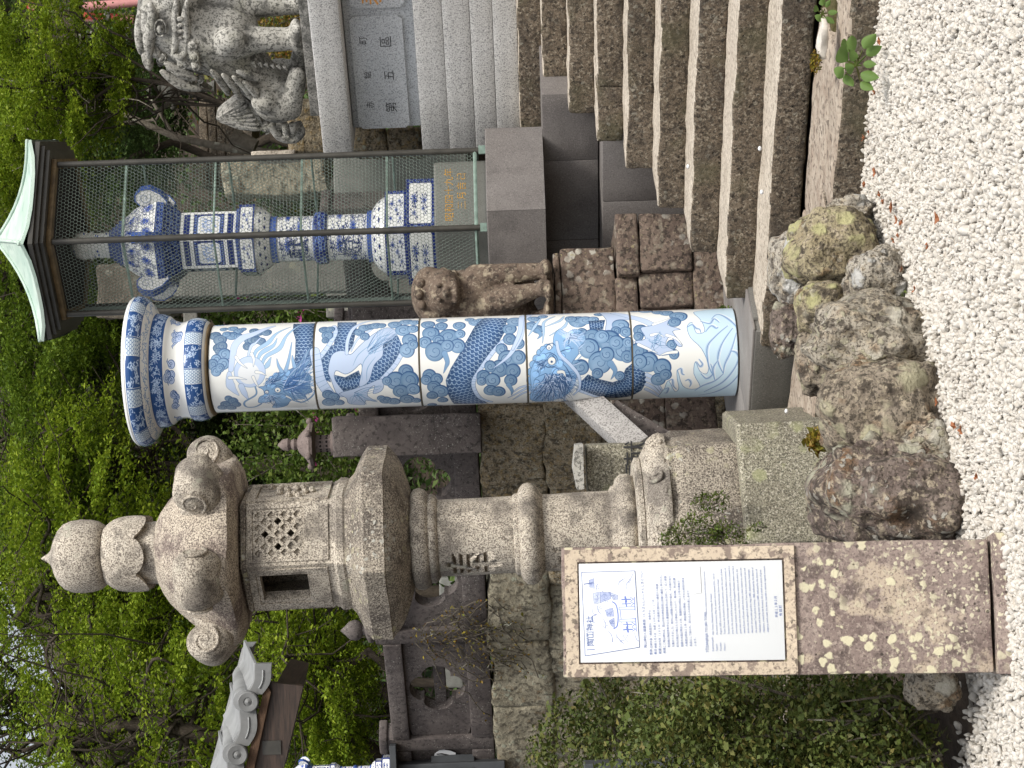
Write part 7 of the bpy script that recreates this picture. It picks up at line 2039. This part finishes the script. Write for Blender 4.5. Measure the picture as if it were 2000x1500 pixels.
# far wood closing the view
def far_wood():
    rg = np.random.default_rng(90)
    C = []
    while len(C) < 820:
        u = rg.uniform(-350, 1850); d = rg.uniform(36, 46); p = at(u, 1000, d)
        top = (4.5 + 5.5 * (.5 + .5 * math.sin(u * .013)) + 8.0) if u > 620 else 1.0 + 1.0 * math.sin(u * .02)
        C.append((p.x, p.y, hz(p.x, p.y) + rg.uniform(-.5, top)))
    P = sprays(C, 1.1, 75, rg, .5); V, Q = leaves(P, .22, rg, .6)
    mk_fast('far_wood', V, Q, LM['dark'], kind='stuff')
far_wood()
# shrubs
def shrub(label, cs, n, size, mat, seed, group=None, nm='shrub', up=.5, flowers=0, hollow=.55, stems=14):
    """cs: list of (centre, radii) volumes"""
    rg = np.random.default_rng(seed); c0 = Vector(cs[0][0])
    t = thing(nm, (c0.x, c0.y, c0.z - cs[0][1][2]), label, 'shrub', group)
    tot = sum(r[0] * r[2] for _, r in cs); P = []
    for c, r in cs:
        k = int(n * r[0] * r[2] / tot); a = rg.normal(0, 1, (k, 3)); a /= np.linalg.norm(a, axis=1)[:, None]
        rr = hollow + (1 - hollow) * rg.random((k, 1)); lump = 1 + .16 * np.sin(a[:, :1] * 7 + a[:, 2:] * 9) + .1 * np.sin(a[:, 1:2] * 15 + 2 + a[:, 2:] * 13)
        P.append(a * rr * lump * np.array(r) + np.array(c))
    P = np.concatenate(P); V, Q = leaves(P, size, rg, up, .6, .1)
    mk_fast('leaf_mass', V, Q, LM[mat], t)
    m = MB()
    for i in range(stems):
        c, r = cs[rg.integers(len(cs))]; c = Vector(c)
        e = c + Vector((rg.normal(0, .6) * r[0], rg.normal(0, .6) * r[1], rg.uniform(-.3, .9) * r[2])); b = Vector((c.x + rg.normal(0, .15) * r[0], c.y + rg.normal(0, .15) * r[1], c0.z - cs[0][1][2]))
        kk = min(1.0, r[0] / .2); m.tube([b, b.lerp(e, .5) + Vector(rg.normal(0, .06, 3)) * kk, e], [.010 * kk, .007 * kk, .003 * kk], 5)
    mk('stems', m, M['bark_pale'], t, smooth=True)
    if flowers:
        k = rg.choice(len(P), flowers); F = np.concatenate([P[k] + rg.normal(0, size * .35, (flowers, 3)) for _ in range(5)]); V, Q = leaves(F, size * .9, rg, .3, .8)
        mk_fast('flowers', V, Q, LM['pinkf'], t)
    return t
HQ = lambda u, v, d: tuple(at(u, v, d))
shrub('dense small-leaved box hedge beside the notice stone at the lower left', [(HQ(85, 1520, 7.6), (.26, .30, .56)), (HQ(20, 1430, 7.9), (.30, .3, .50)), (HQ(120, 1330, 8.0), (.16, .22, .26)), (HQ(-60, 1560, 7.6), (.30, .35, .55)), (HQ(110, 1680, 7.3), (.17, .2, .26)), (HQ(20, 1720, 7.3), (.2, .2, .22))], 30000, .025, 'hedge', 40, None, 'box_hedge', .5, 0, .62, 40)
shrub('darker leafy shrub at the left edge below the rock wall', [(HQ(20, 1110, 12.6), (.42, .3, .28)), (HQ(110, 1180, 12.4), (.3, .3, .22)), (HQ(20, 1220, 12.0), (.5, .3, .3))], 6000, .035, 'hedge', 41, None, 'leafy_shrub')
shrub('azalea with magenta flowers between the porcelain capital and the cage', [(HQ(885, 540, 20.5), (.75, .5, .85)), (HQ(850, 640, 20), (.6, .5, .6)), (HQ(960, 500, 21), (.5, .5, .6))], 6000, .06, 'azalea', 42, None, 'azalea_shrub', .5, 14)
shrub('azalea with few magenta flowers behind the small rosy lantern', [(HQ(660, 560, 20.5), (.7, .5, .7)), (HQ(590, 640, 20), (.7, .5, .6)), (HQ(520, 700, 20), (.6, .5, .5))], 6500, .055, 'azalea', 43, None, 'azalea_shrub', .5, 8)
shrub('orange and green leafed shrub behind the legs of the granite lion', [(HQ(1470, 560, 18), (.42, .3, .5)), (HQ(1420, 600, 18), (.4, .3, .4))], 5000, .035, 'yellow', 44, None, 'autumn_shrub')
shrub('small yellow-leaved sprout behind the back of the granite lion', [(HQ(1360, 400, 20), (.09, .08, .09))], 60, .05, 'yellow', 45, None, 'sprout', stems=4)
shrub('mossy weeds growing over the foot of the big stone lantern', [(HQ(462, 1360, 9.35), (.10, .06, .13)), (HQ(445, 1420, 9.3), (.10, .06, .11)), (HQ(520, 1390, 9.6), (.06, .05, .10)), (HQ(448, 1310, 9.4), (.05, .05, .06))], 2600, .014, 'weed', 46, None, 'weeds')
shrub('little green sprig on the base block of the big stone lantern', [(HQ(470, 1482, 9.5), (.03, .03, .04))], 40, .02, 'weed', 47, None, 'sprig', stems=4)
shrub('bright green tuft at the right corner of the grey plinth', [(HQ(893, 1413, 11.9), (.03, .03, .05))], 260, .016, 'azalea', 48, None, 'grass_tuft', stems=3)
shrub('dry brown grass between the lantern block and the brown boulder', [(HQ(640, 1600, 8.6), (.06, .08, .06))], 260, .03, 'yellow', 49, None, 'dry_grass', .1, stems=8)
shrub('low green weeds at the foot of the pale grey-white stone', [(HQ(965, 1752, 8.3), (.05, .05, .03)), (HQ(925, 1762, 8.2), (.04, .05, .03))], 300, .016, 'weed', 51, None, 'weeds', stems=4)
shrub('reddish brown sedum tuft on the curb', [(tuple(at(1378, 1592, 8.85)), (.055, .03, .022))], 240, .014, 'yellow', 50, None, 'sedum', stems=4)
# climbing vine on the wall
vt = thing('climbing_vine', on_n(300, 960, WN - .02), 'thin climbing vine with small yellow-brown leaves hanging over the rock wall', 'vine')
rg = np.random.default_rng(55); m = MB(); LP_ = []
for i in range(26):
    u, v = 275 + rg.normal(0, 22), 800 + rg.uniform(0, 90); pts = []
    for q in range(10):
        pts.append(on_n(u, v, WN - .03 - .04 * rg.random())); u += rg.normal(-4, 13); v += rg.uniform(8, 24)
        for _ in range(2): LP_.append(np.array(pts[-1]) + rg.normal(0, .03, 3))
    m.tube(pts, .005, 5)
mk('stems', m, M['bark_pale'], vt, smooth=True)
V, Q = leaves(np.array(LP_), .026, rg, .2); mk_fast('leaf_mass', V, Q, LM['yellow'], vt)
# broad-leaved plant and sprout on the curb: each leaf a part
def broad_plant(label, c, lv, nm='broad_leaved_plant'):
    t = thing(nm, c, label, 'plant')
    rg = np.random.default_rng(len(lv))
    for (du, dv, L_, ang) in lv:
        L_ = L_ * rg.uniform(.62, .9)
        b = Vector(c) + RGT * du * .0019 - UPV * dv * .0019 - FWD * rg.uniform(.0, .05)
        d = (RGT * math.cos(ang) + UPV * math.sin(ang) - FWD * rg.uniform(.1, .5)).normalized(); s_ = d.cross(FWD).normalized(); up = s_.cross(d)
        m = MB(); vs = []; n_ = 7
        for i in range(n_ + 1):
            q = i / n_; w = L_ * .44 * math.sin(math.pi * min(1, q * .96 + .04)) ** .8 * (1 - .25 * q); p = b + d * L_ * q - Vector((0, 0, 1)) * (.3 * L_ * q * q)
            for f in (-1, -.5, 0, .5, 1): vs.append(p + s_ * w * f + up * (abs(f) * w * .35))
        m.add(vs, [(i * 5 + k, i * 5 + k + 1, (i + 1) * 5 + k + 1, (i + 1) * 5 + k) for i in range(n_) for k in range(4)])
        mk('leaf', m, LM['host'], t, smooth=True)
    m = MB()
    for (du, dv, L_, ang) in lv: m.tube([Vector(c), Vector(c) + RGT * du * .0019 - UPV * dv * .0019], [.004, .003], 5)
    mk('stalks', m, LM['weed'], t)
broad_plant('broad-leaved green plant growing from the front of the curb', at(1372, 1672, 8.38),
    [(-8, -34, .10, 2.4), (-22, -25, .085, 3.4), (10, -20, .115, .9), (30, -6, .095, .5), (20, 4, .10, 1.5), (-20, 8, .09, 4.3), (-38, 10, .08, 3.9), (34, 14, .08, -.4), (0, 12, .07, 4.6), (22, 22, .07, -.9), (-4, -8, .08, 2.0), (44, -20, .075, 1.1)])
broad_plant('small leafy green sprout on the step at the right edge', at(1474, 1606, 8.9), [(-8, -8, .06, 2.4), (6, -10, .06, 1.2), (10, 6, .055, -.2), (-10, 8, .055, 3.8), (0, 12, .05, 4.7), (-14, -2, .05, 3.1), (14, -2, .05, .4)])
# broken white patch of the curb
m = MB(); m.rbox(at(1425, 1612, 8.86) + Vector((0, 0, .01)), (.075, .055, .016), AX, .006, (6, 4, 1), .012, 20); mk('stone_chip', m, plain('fresh_white_stone', (.62, .58, .52), .9, .15, 40, .6, 60), None, 'broken white stone chip lying on the curb between the two green plants', 'stone', smooth=40)
# white pebbles strayed onto the steps
for (u, v, d, lb) in ((1175, 1347, 10.9, 'stray white pebble on a middle step beside the brown pedestal'), (1210, 1487, 10.05, 'upper stray white pebble on the lowest step'), (1125, 1491, 10.25, 'lower stray white pebble on the lowest step'), (697, 1539, 10.2, 'stray white pebble at the foot of the grey plinth')):
    m = MB(); m.ball(at(u, v - 3, d), (.013, .012, .010), 10, 7); mk('pebble', m, M['white'], None, lb, 'pebble', smooth=True)
# fallen leaves on the gravel
rg = np.random.default_rng(66)
lv = [(1420, 1722), (1320, 1712), (1240, 1700), (1165, 1712), (1120, 1722), (1070, 1755), (1065, 1765), (1040, 1758), (1030, 1748), (1010, 1750), (990, 1752), (975, 1765), (1075, 1835), (1020, 1815), (765, 1812), (755, 1822), (715, 1834), (668, 1868), (660, 1880), (570, 1912), (1105, 1728), (1095, 1745), (935, 1790), (1230, 1690), (1140, 1692)]
FL = ['red leaf on the gravel below the broad-leaved plant', 'brownish leaf on the gravel under the curb, left of the broad-leaved plant', 'red leaf touching the bare middle of the curb foot', 'red leaf on the gravel under the curb close to the small knobbly stone', 'red leaf right beside the small pale knobbly stone', 'lone red leaf a little out from the olive boulder', 'second leaf of the pair a little out from the olive boulder', 'red leaf in the cluster below the olive boulder, outermost', 'red leaf in the cluster below the olive boulder, right one', 'red leaf in the cluster below the olive boulder, upper one', 'red leaf close against the pale grey-white stone, upper', 'red leaf close against the pale grey-white stone, lower', 'single red leaf far out on the open gravel', 'second red leaf far out on the open gravel, nearer the rocks', 'red leaf at the tip of the long beige rock', 'red leaf just below the tip of the long beige rock', 'orange leaf at the foot of the broad brown boulder', 'leaf at the gravel edge of the small grey wedge stone', 'leaf lying just out from the small grey wedge stone', 'lone leaf on the gravel in front of the dark purple boulder', 'leaf between the knobbly stone and the olive boulder', 'leaf on the gravel at the right foot of the olive boulder', 'leaf at the lower side of the pale grey-white stone', 'leaf under the curb midway along its dark front', 'leaf close under the curb left of its middle']
for i, (u, v) in enumerate(lv):
    dr = FWD + (u - 750) / F_PX * RGT + (1000 - v) / F_PX * UPV; t = (0.012 - 1.6) / dr.z; c = EYE + dr * t
    a = rg.uniform(0, 6.3); s_ = rg.uniform(.015, .028); m = MB(); vs = [c + Vector((0, 0, .004))]
    for k in range(10):
        r = s_ * (1 if k % 2 == 0 else .5) * rg.uniform(.8, 1.2); vs.append(c + Vector((math.cos(a + k * .628) * r, math.sin(a + k * .628) * r, rg.uniform(.004, .02))))
    m.add(vs, [(0, 1 + k, 1 + (k + 1) % 10) for k in range(10)])
    mk('fallen_leaf', m, LM['redl'], None, FL[i], 'leaf', 'fallen leaves on the gravel')
